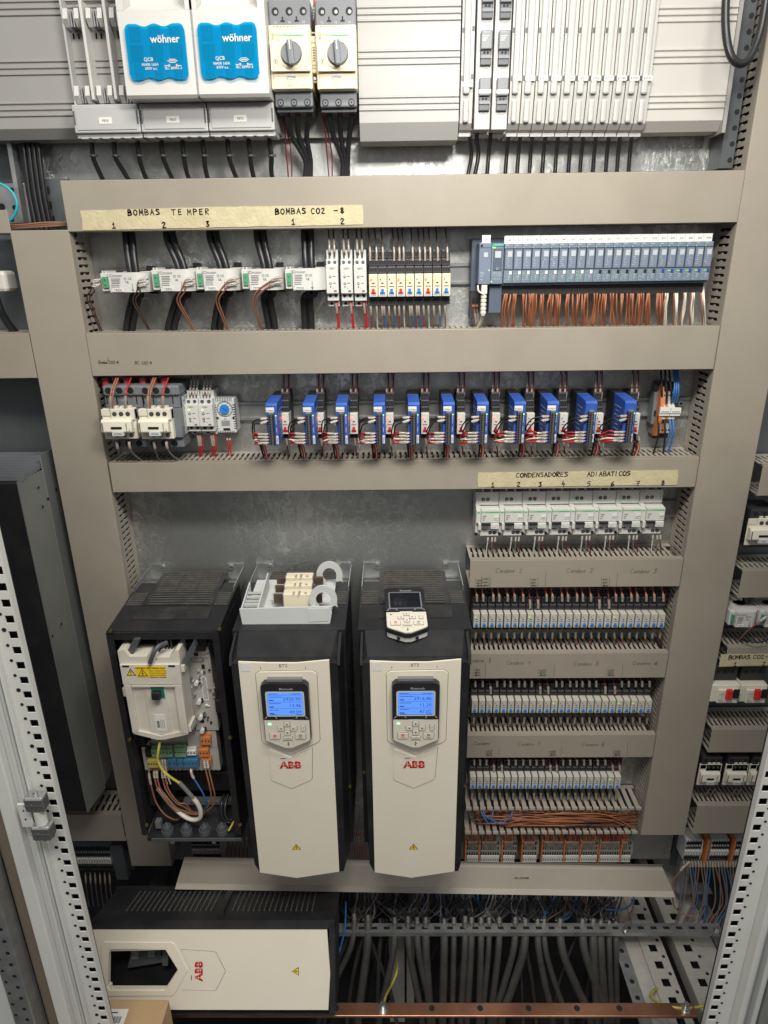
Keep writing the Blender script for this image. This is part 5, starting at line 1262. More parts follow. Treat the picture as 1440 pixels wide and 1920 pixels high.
# ---------------------------------------------------------------- orange and grey terminal blocks at the right end
def terminals():
    d = .050
    t = thing('terminal_block', 'grey terminal blocks with orange end plate right of the blue isolators', 'terminal block', W(1250, 815, d))
    x0, x1, z0, z1 = rect(1236, 737, 1266, 815, d)
    n = 5; w = (x1-x0)/n; h = z1-z0
    for k in range(n):
        b = MB(M_ORT if k in (2,) else M_LGREY, M_HOLE)
        a0, a1 = x0+k*w+.0002, x0+(k+1)*w-.0002
        b.prism([(.009, z0), (d-.012, z0), (d-.010, z0+h*.30), (d, z0+h*.38), (d, z0+h*.62), (d-.010, z0+h*.70), (d-.012, z1), (.009, z1)], a0, a1, 'dz')
        for zz in (.08, .22, .78, .92): b.cyl(((a0+a1)/2, d-.0115, z0+h*zz), 'd', w*.32, .0006, 8, M_HOLE)
        b.build('orange_block' if k == 2 else 'grey_block', t)
    b = MB(M_ORT, M_MID, M_HOLE); xq = PX(1228, 770, .03)
    b.prism([(.030, z0-.006), (.042, z0-.004), (.052, z0+h*.35), (.052, z0+h*.7), (.044, z1+.010), (.034, z1+.012)], xq+.0062, x0-.0004, 'dz', M_ORT); b.box(xq+.0062, x0-.0004, .009, .0298, z0-.004, z1+.010, M_MID); b.box(xq-.006, xq+.0055, .009, .034, z0+h*.2, z1-h*.02, M_MID, bev=.002); b.box(xq-.003, xq+.003, .0341, .0345, z0+h*.4, z0+h*.55, M_HOLE)
    b.build('end_plate', t)
    for k, px in enumerate((1248, 1268)):
        b = MB(M_LABEL, M_INKG); a, c, e, f = rect(px-10, 764+k*1, px+9, 776, .056)
        b.box(a, c, .0505, .056, e+.001, f); b.box(a, c, .0505, .054, e-.004, e+.0006); b.box(a+.002, c-.002, .0561, .0563, e+.003, e+.0045, M_INKG); b.build('label_strip', t)
    b = MB(M_SOCKET); b.box(x0, x1, .009, .03, z0-.012, z0-.0005); b.build('jumper_comb', t); b = MB(M_SOCKET); b.box(x0, x1, .009, .03, z1+.0005, z1+.016); b.build('jumper_comb', t)
    b = MB(M_STEEL, M_HOLE); x, z = P(1278, 757, .02); b.cyl((x, .012, z), 'd', .0055, .005, 14); b.cyl((x, .0171, z), 'd', .0025, .0005, 10, M_HOLE); b.build('mounting_screw', t)
    for k in range(3):
        wire('black wires entering the top of the orange terminal blocks', [W(1241+k*9, 755, .042), W(1241+k*9, 735, .05), W(1240+k*8, 712, .045), W(1239+k*8, 690, .035)], .0019, M_CABLE, 'black wires at the terminal blocks')
        wire('blue wires entering the top of the orange terminal blocks', [W(1259+k*5, 754, .042), W(1264+k*4, 735, .052), W(1265+k*3.5, 712, .045), W(1262+k*4, 690, .035)], .0020, M_BLUEW, 'blue wires at the terminal blocks')
    for k in range(2):
        wire('black wires leaving the bottom of the orange terminal blocks', [W(1234+k*12, 781, .046), W(1235+k*12, 812, .055), W(1229+k*16, 838, .05), W(1221+k*20, 860, .04)], .0019, M_CABLE, 'black wires at the terminal blocks')
        wire('blue wires leaving the bottom of the orange terminal blocks', [W(1255+k*6, 781, .046), W(1257+k*6, 808, .056), W(1249+k*9, 832, .05), W(1242+k*9, 852, .042)], .0020, M_BLUEW, 'blue wires at the terminal blocks')
terminals()

# ---------------------------------------------------------------- white condenser breakers
def mcb(i):
    pitch = 44.2; d = .072
    pa = 893+pitch*i; pb = pa+pitch; dy = -.6*i
    x0, x1, z0, z1 = rect(pa, 957+dy, pb, 1008+dy, d); w = x1-x0; h = z1-z0
    t = thing('circuit_breaker', f'white circuit breaker with earth leakage block, {("leftmost" if i == 0 else "rightmost" if i == 7 else nth(i, 8))} of eight, under tape number {i+1}', 'breaker', ((x0+x1)/2, 0, z0), 'white condenser breakers')
    _, zu = P((pa+pb)/2, 921+dy, .045); zn = z1+(zu-z1)*.98
    b = MB(M_WHITE2, M_HOLE, M_CHROME, M_DARK)
    xq = x0+w*.21
    b.box(x0+.0003, xq-.0002, .010, d-.014, z0+h*.02, z1+.002, M_WHITE2, bev=.0006); b.box(xq, x1-.0003, .010, d-.012, z0-h*.02, z1, M_WHITE2, bev=.0006)
    b.box(x0+.0005, x1-.0005, .010, .048, z1+.0025, zn, M_WHITE2, bev=.0006)
    b.box(x0+.001, xq, .0481, .0487, z1+.006, zn-.004, M_LGREY)
    for k in range(4): b.box(x0+w*(.28+.18*k), x0+w*(.36+.18*k), .016, .044, zn+.0002, zn+.006, M_DARK if k % 2 else M_WHITE)
    for k in (0, 1):
        b.cyl((x0+w*(.33+.2*k), .0481, z1+(zn-z1)*.48), 'd', .0036, .0005, 10, M_HOLE); b.cyl((x0+w*(.33+.2*k), .0482, z1+(zn-z1)*.48), 'd', .0023, .0008, 8, M_CHROME)
        b.cyl((x0+w*(.64+.19*k), d-.0119, z0+h*.10), 'd', .0036, .0005, 10, M_HOLE); b.cyl((x0+w*(.64+.19*k), d-.0118, z0+h*.10), 'd', .0023, .0008, 8, M_CHROME)
    b.cyl((x0+.002, d-.0135, z0+h*.04), 'd', .0035, .0006, 10, M_HOLE)
    b.build('housing', t)
    f = MB(M_WHITE2, M_GREEN, M_INK, M_INKG)
    f.box(xq+.0003, x1-.0005, d-.0118, d-.004, z0+h*.52, z1-.001, M_WHITE2, bev=.0006); f.box(x0+.0006, xq-.0004, d-.0138, d-.006, z0+h*.5, z1-.003, M_WHITE2, bev=.0005)
    f.text('Schneider', xq+w*.20, d-.0037, z0+h*.88, .0052, M_GREEN, bold=.02); f.box(xq+w*.36, x1-.002, d-.0039, d-.0036, z0+h*.885, z0+h*.925, M_GREEN); f.box(x0+w*.04, x0+w*.16, d-.0059, d-.0056, z0+h*.86, z0+h*.90, M_GREEN)
    for k in range(3): f.box(xq+w*.06, xq+w*(.22-.04*k), d-.0039, d-.0036, z0+h*(.78-.07*k), z0+h*(.755-.07*k), M_INKG)
    f.build('front_panel', t)
    l = MB(M_LABEL, M_INK); l.box(x1-w*.26, x1-w*.04, d-.0035, d-.0031, z0+h*.62, z0+h*.80); l.text(f'Q8{i+1}0', x1-w*.15, d-.0029, z0+h*.655, .0042, M_INK); l.build('code_label', t)
    g = MB(M_INK); g.box(x0+w*.24, x0+w*.60, d-.004, d+.002, z0+h*.44, z0+h*.53, bev=.001); g.build('toggle', t)
    r = MB(M_WHITE2, M_INKG); r.box(x0+w*.62, x1-.0008, d-.0118, d-.001, z0+h*.30, z0+h*.50, M_WHITE2, bev=.001); r.box(x0+w*.1, x0+w*.22, d-.0118, d-.002, z0+h*.26, z0+h*.5, M_WHITE2, bev=.001)
    r.box(x0+w*.28, x0+w*.56, d-.0118, d-.007, z0+h*.28, z0+h*.43, M_LGREY, bev=.0005); r.box(x0+w*.66, x0+w*.86, d-.0009, d-.0006, z0+h*.36, z0+h*.44, M_LGREY); r.box(x0+w*.3, x0+w*.46, d-.0118, d-.0111, z0+h*.20, z0+h*.24, M_INKG); r.box(x0+w*.62, x0+w*.86, d-.0118, d-.0111, z0+h*.22, z0+h*.255, M_INKG)
    r.build('test_lever', t)
    pos = f'breaker under tape number {i+1}'
    for k, (o, m) in enumerate(((22, M_WHITEW), (30, M_GREYW), (36, M_DREDW))):
        wire(f'{("white", "grey", "dark red")[k]} wire below the {pos}', [W(pa+o, 1006+dy, .055), W(pa+o-1, 1018+dy, .055), W(pa+o-3+k*2, 1032, .048), W(pa+o-4+k*3, 1050, .04)], .0012, m, 'wires below the white breakers', sleeves=((.0, .3),))
    for k in range(2):
        wire(f'black wires above the {pos}', [W(pa+26+k*8, 927, .03), W(pa+27+k*8, 918, .033), W(pa+28+k*7, 905, .03)], .0020, M_CABLE, 'black wires above the white breakers')
for i in range(8): mcb(i)

# ---------------------------------------------------------------- three relay rows at the lower right
def relay_row(name, n, px0, px1, ya, yb, ysock, pitchy, leds, tops, dy=0.0):
    d = .078
    proto = None
    for i in range(n):
        px = px0+(px1-px0)*(i+.5)/n
        xw = PX(px+(px1-px0)/n, (ya+yb)/2, d)-PX(px, (ya+yb)/2, d)
        x, z0 = P(px, yb+dy*i, d); _, z1 = P(px, ya+dy*i, d)
        label = f'white relay with blue lever, {("leftmost" if i == 0 else "rightmost" if i == n-1 else nth(i, n))} in the {name} relay row at lower right'
        led = M_LEDD if i in leds else None
        if i in leds: label = f'white relay with lit green lamp, {nth(i, n)} in the {name} relay row at lower right'
        if led or proto is None:
            t = thing('plug_relay', label, 'relay', (x, 0, z0), f'white relays of the {name} lower row')
            relay_parts(t, x, z0, z1, xw*.88, False, led, d=d, socket_up=.046, socket_dn=.012, body=M_RELAY, terr=True)
            if not led: proto = t
        else:
            dup(proto, (x, 0, z0), label, f'white relays of the {name} lower row')
        if tops:
            wire(f'marked wires below the {name} lower relay row', [W(px-1, yb+9, .062), W(px-1+(i*5 % 7-3)*.3, yb+19, .058), W(px+1+(i*3 % 5-2)*.8, yb+31, .048), W(px+1+(i*4 % 9-4)*.6, yb+46, .034)], .0016, (M_DREDW, M_MBROWN, M_DBROWN)[i % 3], f'wires below the {name} lower relay row', sleeves=((.05, .34),))
relay_row('top', 25, 886, 1246, 1151, 1177, 1105, 14.4, {0, 7, 18}, True)
relay_row('middle', 25, 883, 1221, 1313, 1337, 1270, 13.6, {11, 20, 22}, True)
relay_row('bottom', 22, 880, 1163, 1456, 1479, 1420, 12.9, {4, 20}, True)
def drop_wires(name, y0, y1, xs, long_, m):
    for i, px in enumerate(xs):
        L = i in long_
        ye = y1+(13 if L else 0)
        wire(f'{"dark red" if L else "orange"} wires hanging over the {name} lower relay row', [W(px+1, ye, .064), W(px+1, ye-9, .066), W(px, (y0+ye)/2-2, .064), W(px-2, y0+2, .055), W(px-3, y0-10, .045)], .0017, M_DREDW if L else m, f'wires above the {name} lower relay row', sleeves=((.0, .42),))
drop_wires('top', 1102, 1127, [893, 905, 924, 935, 951, 964, 980, 993, 1008, 1024, 1035, 1053, 1064, 1081, 1092, 1107, 1123, 1141, 1154, 1166, 1183, 1194, 1211, 1226, 1243], {7, 8, 16, 17}, M_ORW)
drop_wires('middle', 1272, 1287, [890, 904, 919, 931, 945, 956, 972, 983, 996, 1012, 1027, 1042, 1053, 1068, 1080, 1091, 1104, 1117, 1134, 1152, 1165, 1178, 1191, 1203, 1217], {2, 9, 10, 18, 19}, M_ORW)
drop_wires('bottom', 1421, 1434, [888, 899, 911, 925, 940, 953, 966, 980, 993, 1005, 1018, 1031, 1043, 1055, 1068, 1081, 1094, 1106, 1120, 1134, 1148, 1161], {3, 4, 11, 12, 20, 21}, M_ORW)
for k, (nm, ya, yb, xa, xb) in enumerate((('top', 1103, 1125, 884, 1248), ('middle', 1272, 1290, 882, 1222), ('bottom', 1420, 1436, 880, 1164))):
    b = MB(M_SOCKET, M_PALE, M_DREDW); x0, x1, z0, z1 = rect(xa, ya, xb, yb+12, .042)
    b.box(x0, x1, .0405, .046, z0, z1, M_SOCKET)
    b.box(x0, x1, .0461, .050, z0+(z1-z0)*.42, z0+(z1-z0)*.52, M_DREDW)
    n = int((x1-x0)/.0046)
    for i in range(n):
        a = x0+i*.0046
        for v in (.10, .34, .66): b.box(a+.001, a+.0034, .0461, .0468, z0+(z1-z0)*v, z0+(z1-z0)*(v+.045), M_PALE)
    single(b, 'jumper_strip', f'black jumper strip with pale dots over the {nm} lower relay row', 'jumper strip', 'jumper strips over the lower relays')

# ---------------------------------------------------------------- open duct with brown wires and bottom terminal row
def open_duct():
    t = thing('wiring_duct', 'open duct without cover, packed with orange brown wires under the bottom relay row', 'wiring duct', (0.36, 0, -1.25), 'horizontal wiring ducts')
    x0, x1 = XD-.02, XR0-.001
    zt = PZ(1040, 1516, .075); zb = PZ(1040, 1561, .075)
    pit = .0162
    for nm, z in (('upper_fingers', zt), ('lower_fingers', zb)):
        w = MB(M_DUCTW)
        w.box(x0, x1, .001, .012, z-.0016, z)
        for i in range(int((x1-x0)/pit)):
            a = x0+i*pit
            w.box(a, a+.0098, .012, .072, z-.0016, z); w.box(a-.0012, a+.0112, .0722, .078, z-.0022, z+.0034, M_DUCTW)
        w.build(nm, t)
    b = MB(M_DUCTW); b.box(x0, x1, .0008, .002, zb-.002, zt+.001, M_DARK); b.build('back_panel', t)
    for i in range(84):
        s = random.uniform(0, .62); y0 = random.uniform(1523, 1548); e = min(1.0, s+random.uniform(.3, .8)); bow = random.uniform(-6, 6); dd = random.uniform(.045, .070)
        a, bq = 884+s*310, 884+e*312
        pts = [W(a-6, 1512 if i % 4 == 0 else y0-2, dd-.015), W(a+6, y0, dd), W((a*2+bq)/3, y0+bow, dd+.006), W((a+2*bq)/3, y0+bow*.5+2, dd+.003), W(bq, y0-2 if i % 3 else 1556, dd-.006)]
        wire('orange brown wires lying in the open duct', pts, .00145, M_BROWN if i % 5 else M_DBROWN, 'wires lying in the open duct', seg=4)
    for k, (a, bq) in enumerate(((905, 960), (900, 925))):
        wire('blue wire looping in front of the open duct', [W(a, 1516, .07), W(a+6, 1530, .082), W((a+bq)/2+6, 1543+k*2, .084), W(bq-2, 1530, .082), W(bq, 1518, .07)], .0014, M_BLUEW, 'blue wires by the open duct')
open_duct()
def term_row():
    base = 880; n = 0
    zt, zb = PZ(1030, 1582, .05), PZ(1030, 1613, .05)
    groups = [(880, 898), (906, 936), (948, 965), (985, 1006), (1022, 1060), (1064, 1088), (1094, 1118), (1130, 1165), (1170, 1182)]
    for i, (a, bq) in enumerate(groups):
        lab = ("leftmost" if i == 0 else "rightmost" if i == 8 else nth(i, 9))
        t = thing('terminal_block', f'grey terminal block with white markers at the bottom of the panel, {lab} of its row', 'terminal block', W((a+bq)/2, 1613, .05), 'bottom row terminal blocks')
        x0, x1 = PX(a-6, 1600, .05), PX(bq+4, 1600, .05)
        b = MB(M_LGREY, M_HOLE); h = zt-zb
        b.prism([(.01, zb), (.046, zb), (.05, zb+h*.4), (.046, zt+.006), (.01, zt+.008)], x0, x1, 'dz', M_TERM)
        for k in range(int((x1-x0)/.0058)):
            for v in (.35, .62, .92): b.box(x0+.0012+k*.0058, x0+.0044+k*.0058, .0502 if v < .6 else .0485, .0508 if v < .6 else .049, zb+h*v, zb+h*(v+.16), M_HOLE)
        b.build('housing', t)
        m = MB(M_LABEL, M_INKG)
        for k in range(max(1, int((x1-x0-.004)/.0056))): m.box(x0+.002+k*.0056, x0+.0068+k*.0056, .0472, .052, zb-.004, zb+h*.30); m.box(x0+.003+k*.0056, x0+.0055+k*.0056, .0521, .0523, zb+.001, zb+h*.16, M_INKG)
        m.build('marker_strip', t)
        o = MB(M_ORT); o.box(x0-.0035, x0-.0005, .012, .056, zb-.002, zt+.014); o.build('orange_divider', t)
        for k in range(max(2, int((bq-a)/3.4))):
            px = a+k*3.4+2
            wire(f'orange brown wires entering the {lab} bottom terminal block', [W(px-3, 1592, .046), W(px-3, 1582, .052), W(px-2+random.uniform(-2, 2), 1570, .056), W(px-4+random.uniform(-3, 3), 1556, .05), W(px-5, 1545, .045)], .0014, (M_ORW, M_BROWN, M_REDW, M_DREDW)[random.randrange(4) if i % 2 else random.randrange(2)], 'wires entering the bottom terminals', sleeves=((.0, .36),), seg=3)
term_row()

# ---------------------------------------------------------------- frequency drives
def rrect(u0, u1, v0, v1, r, n=4):
    out = []
    for cx, cy, a0 in ((u1-r, v1-r, 0), (u0+r, v1-r, 90), (u0+r, v0+r, 180), (u1-r, v0+r, 270)):
        for k in range(n+1):
            a = math.radians(a0+90*k/n); out.append((cx+r*math.cos(a), cy+r*math.sin(a)))
    return out
def loop(p): return p+[p[0]]
def keypad(t, T, on, rows=None):
    """control panel in its own plane: u right, v up from the panel top, w out; 0.082 wide, 0.137 high"""
    b = MB(M_BLACK, M_LGREY); b.T = T
    W2, H = .041, .137
    upper = [(-W2, -.074), (W2, -.074), (W2, -.006), (W2-.006, 0), (-W2+.006, 0), (-W2, -.006)]
    b.prism(upper, 0, .013, 'xz', M_BLACK)
    b.prism([(-W2+.010, .0005), (W2-.010, .0005), (W2-.011, .0055), (-W2+.011, .0055)], 0, .008, 'xz', M_INKG)
    b.prism([(-W2, -.0745), (W2, -.0745), (W2, -.118), (W2-.004, -.122), (.006, -H), (-.006, -H), (-W2+.004, -.122), (-W2, -.118)], 0, .010, 'xz', M_BLACK)
    b.text('Bluetooth', .003, .0133, -.0125, .0060, M_PALE)
    for s in (-1, 1): b.strokes([[(s*.037, -.071), (s*.033, -.0665), (s*.020, -.0665), (s*.017, -.071)]], .0133, .0011, M_PALE)
    b.build('bezel', t)
    k = MB(M_KEY, M_INKG, M_INK); k.T = T
    k.prism([(-W2+.0015, -.0760), (-.014, -.0760), (-.010, -.0730), (.010, -.0730), (.014, -.0760), (W2-.0015, -.0760), (W2-.0015, -.117), (W2-.005, -.1205), (.006, -H+.0018), (-.006, -H+.0018), (-W2+.005, -.1205), (-W2+.0015, -.117)], .0102, .0125, 'xz', M_KEY)
    k.build('key_face', t)
    for (u, v, w, h, what) in ((0, -.083, .0105, .0085, 'up'), (-.0115, -.0925, .0115, .0085, 'left'), (.0115, -.0925, .0115, .0085, 'right'), (0, -.102, .0105, .0085, 'down'), (.0285, -.0915, .0075, .0115, '?'), (-.0225, -.109, .0185, .0115, 'stop'), (.0225, -.109, .0185, .0115, 'start'), (0, -.113, .0165, .0060, 'loc')):
        q = MB(M_KEY, M_INKG, M_LEVR, M_INK); q.T = T
        q.prism(rrect(u-w/2-.0007, u+w/2+.0007, v-h/2-.0007, v+h/2+.0007, .002), .0126, .0128, 'xz', M_INKL)
        q.prism(rrect(u-w/2, u+w/2, v-h/2, v+h/2, .0018), .0129, .0142, 'xz', M_KEY)
        a = .0018; dd = .01435
        if what in ('up', 'down', 'left', 'right'):
            dx, dv = {'up': (0, 1), 'down': (0, -1), 'left': (-1, 0), 'right': (1, 0)}[what]
            tri = [(u+dx*a, v+dv*a), (u-dx*a+dv*a, v-dv*a+dx*a), (u-dx*a-dv*a, v-dv*a-dx*a)]
            q.add([(p[0], dd, p[1]) for p in tri], [(0, 1, 2)], M_INK)
        elif what == 'stop': q.ring((u, .0142, v+.0022), 'd', .0012, .0026, .0004, 12, M_LEVR); q.text('Stop', u, dd, v-.0042, .0042, M_LEVR)
        elif what == 'start': q.strokes([loop([(u-.0024, v+.002), (u, v+.0042), (u+.0024, v+.002), (u, v-.0002)])], dd, .0010, M_INK); q.text('Start', u, dd, v-.0044, .0042, M_INK)
        elif what == '?': q.text('?', u, dd, v-.002, .006, M_INK)
        else: q.text('Loc/Rem', u, dd, v-.0013, .0034, M_INK)
        q.build('button', t)
    u = MB(M_INK); u.T = T
    u.strokes([[(0, -.1315), (0, -.1235)], [(0, -.128), (.0025, -.126)], [(0, -.129), (-.0025, -.127)], [(-.001, -.1245), (0, -.1228), (.001, -.1245)]], .0127, .0008); u.strokes([[(-.012, -.1215), (0, -.1185), (.012, -.1215)]], .0127, .0004, M_INKL); u.build('usb_symbol', t)
    s = MB(M_SCREEN if on else M_SCROFF); s.T = T; s.prism(rrect(-.0305, .0305, -.0640, -.0180, .002), .0131, .0136, 'xz'); s.build('screen', t)
    f = MB(M_LGREY if on else M_MID); f.T = T
    for p, q in ((rrect(-.0335, .0335, -.0668, -.0152, .004), rrect(-.0308, .0308, -.0643, -.0177, .002)),):
        n = len(p)
        f.add([(a, .0137, c) for a, c in p]+[(a, .0137, c) for a, c in q], [(i, (i+1) % n, (i+1) % n+n, i+n) for i in range(n)])
    f.build('screen_frame', t)
    if on:
        x = MB(M_SCRT); x.T = T
        for k, r in enumerate(rows):
            v = -.0335-.0135*k
            x.text(r, .027, .0139, v, .0096, align='r')
            x.box(-.029, .029, .0138, .0139, v-.0035, v-.0030)
            x.box(-.028, -.004-.004*k, .0138, .0139, v+.0068, v+.0078); x.box(-.028, -.020, .0138, .0139, v-.0008, v+.0012)
        x.box(-.029, .029, .0138, .0139, -.0225, -.0220)
        for (a, bq, v) in ((-.028, -.012, -.0206), (.012, .027, -.0206), (-.028, -.016, -.0632), (.018, .028, -.0632)): x.box(a, bq, .0138, .0139, v, v+.001)
        x.build('screen_text', t)
    g = MB(M_LEDG2 if on else M_INKL); g.T = T; g.box(-.0325, -.0285, .0127, .0137, -.0845, -.0825); g.build('status_light', t)

def warning_triangle(t, T, u, v, s, w):
    b = MB(M_INK, M_YEL); b.T = T
    def tri(k, dw, m): 
        pts = [(u-s*k, v-s*.55*k-.0*k), (u+s*k, v-s*.55*k), (u, v+s*1.05*k)]
        b.prism(pts, dw, dw+.0004, 'xz', m)
    tri(1.0, w, M_INK); tri(.80, w+.0005, M_YEL)
    b.add([(u+a*s, w+.0011, v+c*s) for a, c in ((.06, .55), (-.22, .02), (-.02, .05), (-.10, -.42), (.22, .14), (.02, .10), (.18, .50))], [(0, 1, 2, 5, 6), (2, 3, 4, 5)], M_INK)
    b.build('warning_triangle', t)
def maker_logo(t, T, u, v, w):
    b = MB(M_RED, M_ABBW); b.T = T
    b.text('ABB', u, w, v-.001, .0215, M_RED, bold=.045, sx=1.0)
    b.box(u-.026, u+.026, w+.0002, w+.0003, v+.0066, v+.0073, M_ABBW)
    for x in (-.0125, .0055, .0192): b.box(u+x-.0004, u+x+.0004, w+.0002, w+.0003, v-.001, v+.016, M_ABBW)
    b.build('maker_logo', t)

def front_plate(t, T, window=False, pen=None, code=None):
    """beige front: u right, v up from its top left corner, 0.156 wide, 0.482 high plus a shallow point"""
    H = .482; Wd = .1562
    b = MB(M_ABBW, M_INKG); b.T = T
    out = [(0, 0), (.0, -H), (.072, -H-.0145), (Wd, -H+.002), (Wd, .0025), (.10, -.003), (.05, -.0025)]
    fr = [(.0276, -.024), (.034, -.018), (.127, -.0165), (.1345, -.0225), (.1335, -.1630), (.1305, -.1680), (.0800, -.1956), (.0765, -.1956), (.0320, -.1700), (.0280, -.1650)]
    hole = [(.040, -.0365), (.046, -.0365), (.048, -.032), (.112, -.032), (.114, -.0355), (.1195, -.0355), (.1195, -.1480), (.0800, -.1740), (.0770, -.1740), (.0400, -.1490)]
    if not window:
        b.prism(out, 0, .004, 'xz')
        b.build('front_panel', t)
    else:
        # plate with a real opening
        out = [(0, 0), (.0, -H), (.072, -H-.004), (Wd, -H+.002), (Wd, .0025), (.10, -.003), (.05, -.0025)]
        bm = bmesh.new(); es = []
        for ring in (out, hole):
            vs = [bm.verts.new((p[0], .004, p[1])) for p in ring]
            es += [bm.edges.new((vs[i], vs[(i+1) % len(vs)])) for i in range(len(vs))]
        bmesh.ops.triangle_fill(bm, use_beauty=True, use_dissolve=False, edges=es); b.bm(bm, M_ABBW)
        bm.free()
        for ring, sgn in ((out, 1), (hole, -1)):
            n = len(ring)
            b.add([(p[0], .004, p[1]) for p in ring]+[(p[0], -.008 if sgn < 0 else 0, p[1]) for p in ring], [(i, (i+1) % n, (i+1) % n+n, i+n) for i in range(n)], M_ABBW)
        b.build('front_panel', t)
    g = MB(M_ABBW, M_INKL); g.T = T
    def shrink(p, k): 
        cu = sum(a for a, _ in p)/len(p); cv = sum(c for _, c in p)/len(p)
        return [(cu+(a-cu)*k, cv+(c-cv)*k) for a, c in p]
    hl = shrink(fr, .985)
    inner = hole if window else None
    if window:
        n = len(fr)
        q2 = [(.0385, -.0355), (.044, -.031), (.116, -.031), (.121, -.0365), (.1212, -.1480), (.1195, -.1505), (.0800, -.1760), (.0770, -.1760), (.0400, -.1510), (.0385, -.1490)]
        g.add([(a, .0062, c) for a, c in hl]+[(a, .0062, c) for a, c in q2], [(i, (i+1) % n, (i+1) % n+n, i+n) for i in range(n)], M_ABBW)
        g.add([(a, .0041, c) for a, c in fr]+[(a, .0062, c) for a, c in hl], [(i, (i+1) % n, (i+1) % n+n, i+n) for i in range(n)], M_ABBW)
        g.add([(a, .0062, c) for a, c in q2]+[(a, .002, c) for a, c in hole], [(i, (i+1) % n, (i+1) % n+n, i+n) for i in range(n)], M_ABBW)
    else:
        g.prism(hl, .0041, .0056, 'xz', M_ABBW)
        g.strokes([loop(fr)], .0042, .0007, M_INKL)
    g.build('panel_surround', t)
    s = MB(M_ABBW, M_INKL); s.T = T
    sh = [(.0395, -.183), (.0380, -.250), (.0405, -.2545), (.0745, -.2722), (.0770, -.2722), (.1125, -.2535), (.1150, -.249), (.1190, -.181), (.0800, -.2010), (.0765, -.2010)]
    s.prism(shrink(sh, .985), .0041, .0054, 'xz', M_ABBW); s.strokes([loop(sh)[1:9]], .0042, .0007, M_INKL)
    s.build('logo_shield', t)
    maker_logo(t, T, .0765, -.2245, .0057)
    l = MB(M_LABEL, M_INKG); l.T = T; l.box(.057, .071, .0055, .0057, -.2065, -.2005); l.box(.059, .069, .0058, .0059, -.2045, -.2025, M_INKG)
    l.build('code_label', t)
    warning_triangle(t, T, .0758, -.4175, .0085, .0042)
    p = MB(M_INKL); p.T = T
    if pen:
        p.strokes([[(.0375, -.0145), (.0375, -.010)], [(.1150, -.0145), (.1150, -.0100)]], .0042, .0007, M_INK)
        p.text(pen, .0770, .0042, -.0105, .0090, M_INKL, rot=.03); p.build('pen_note', t)

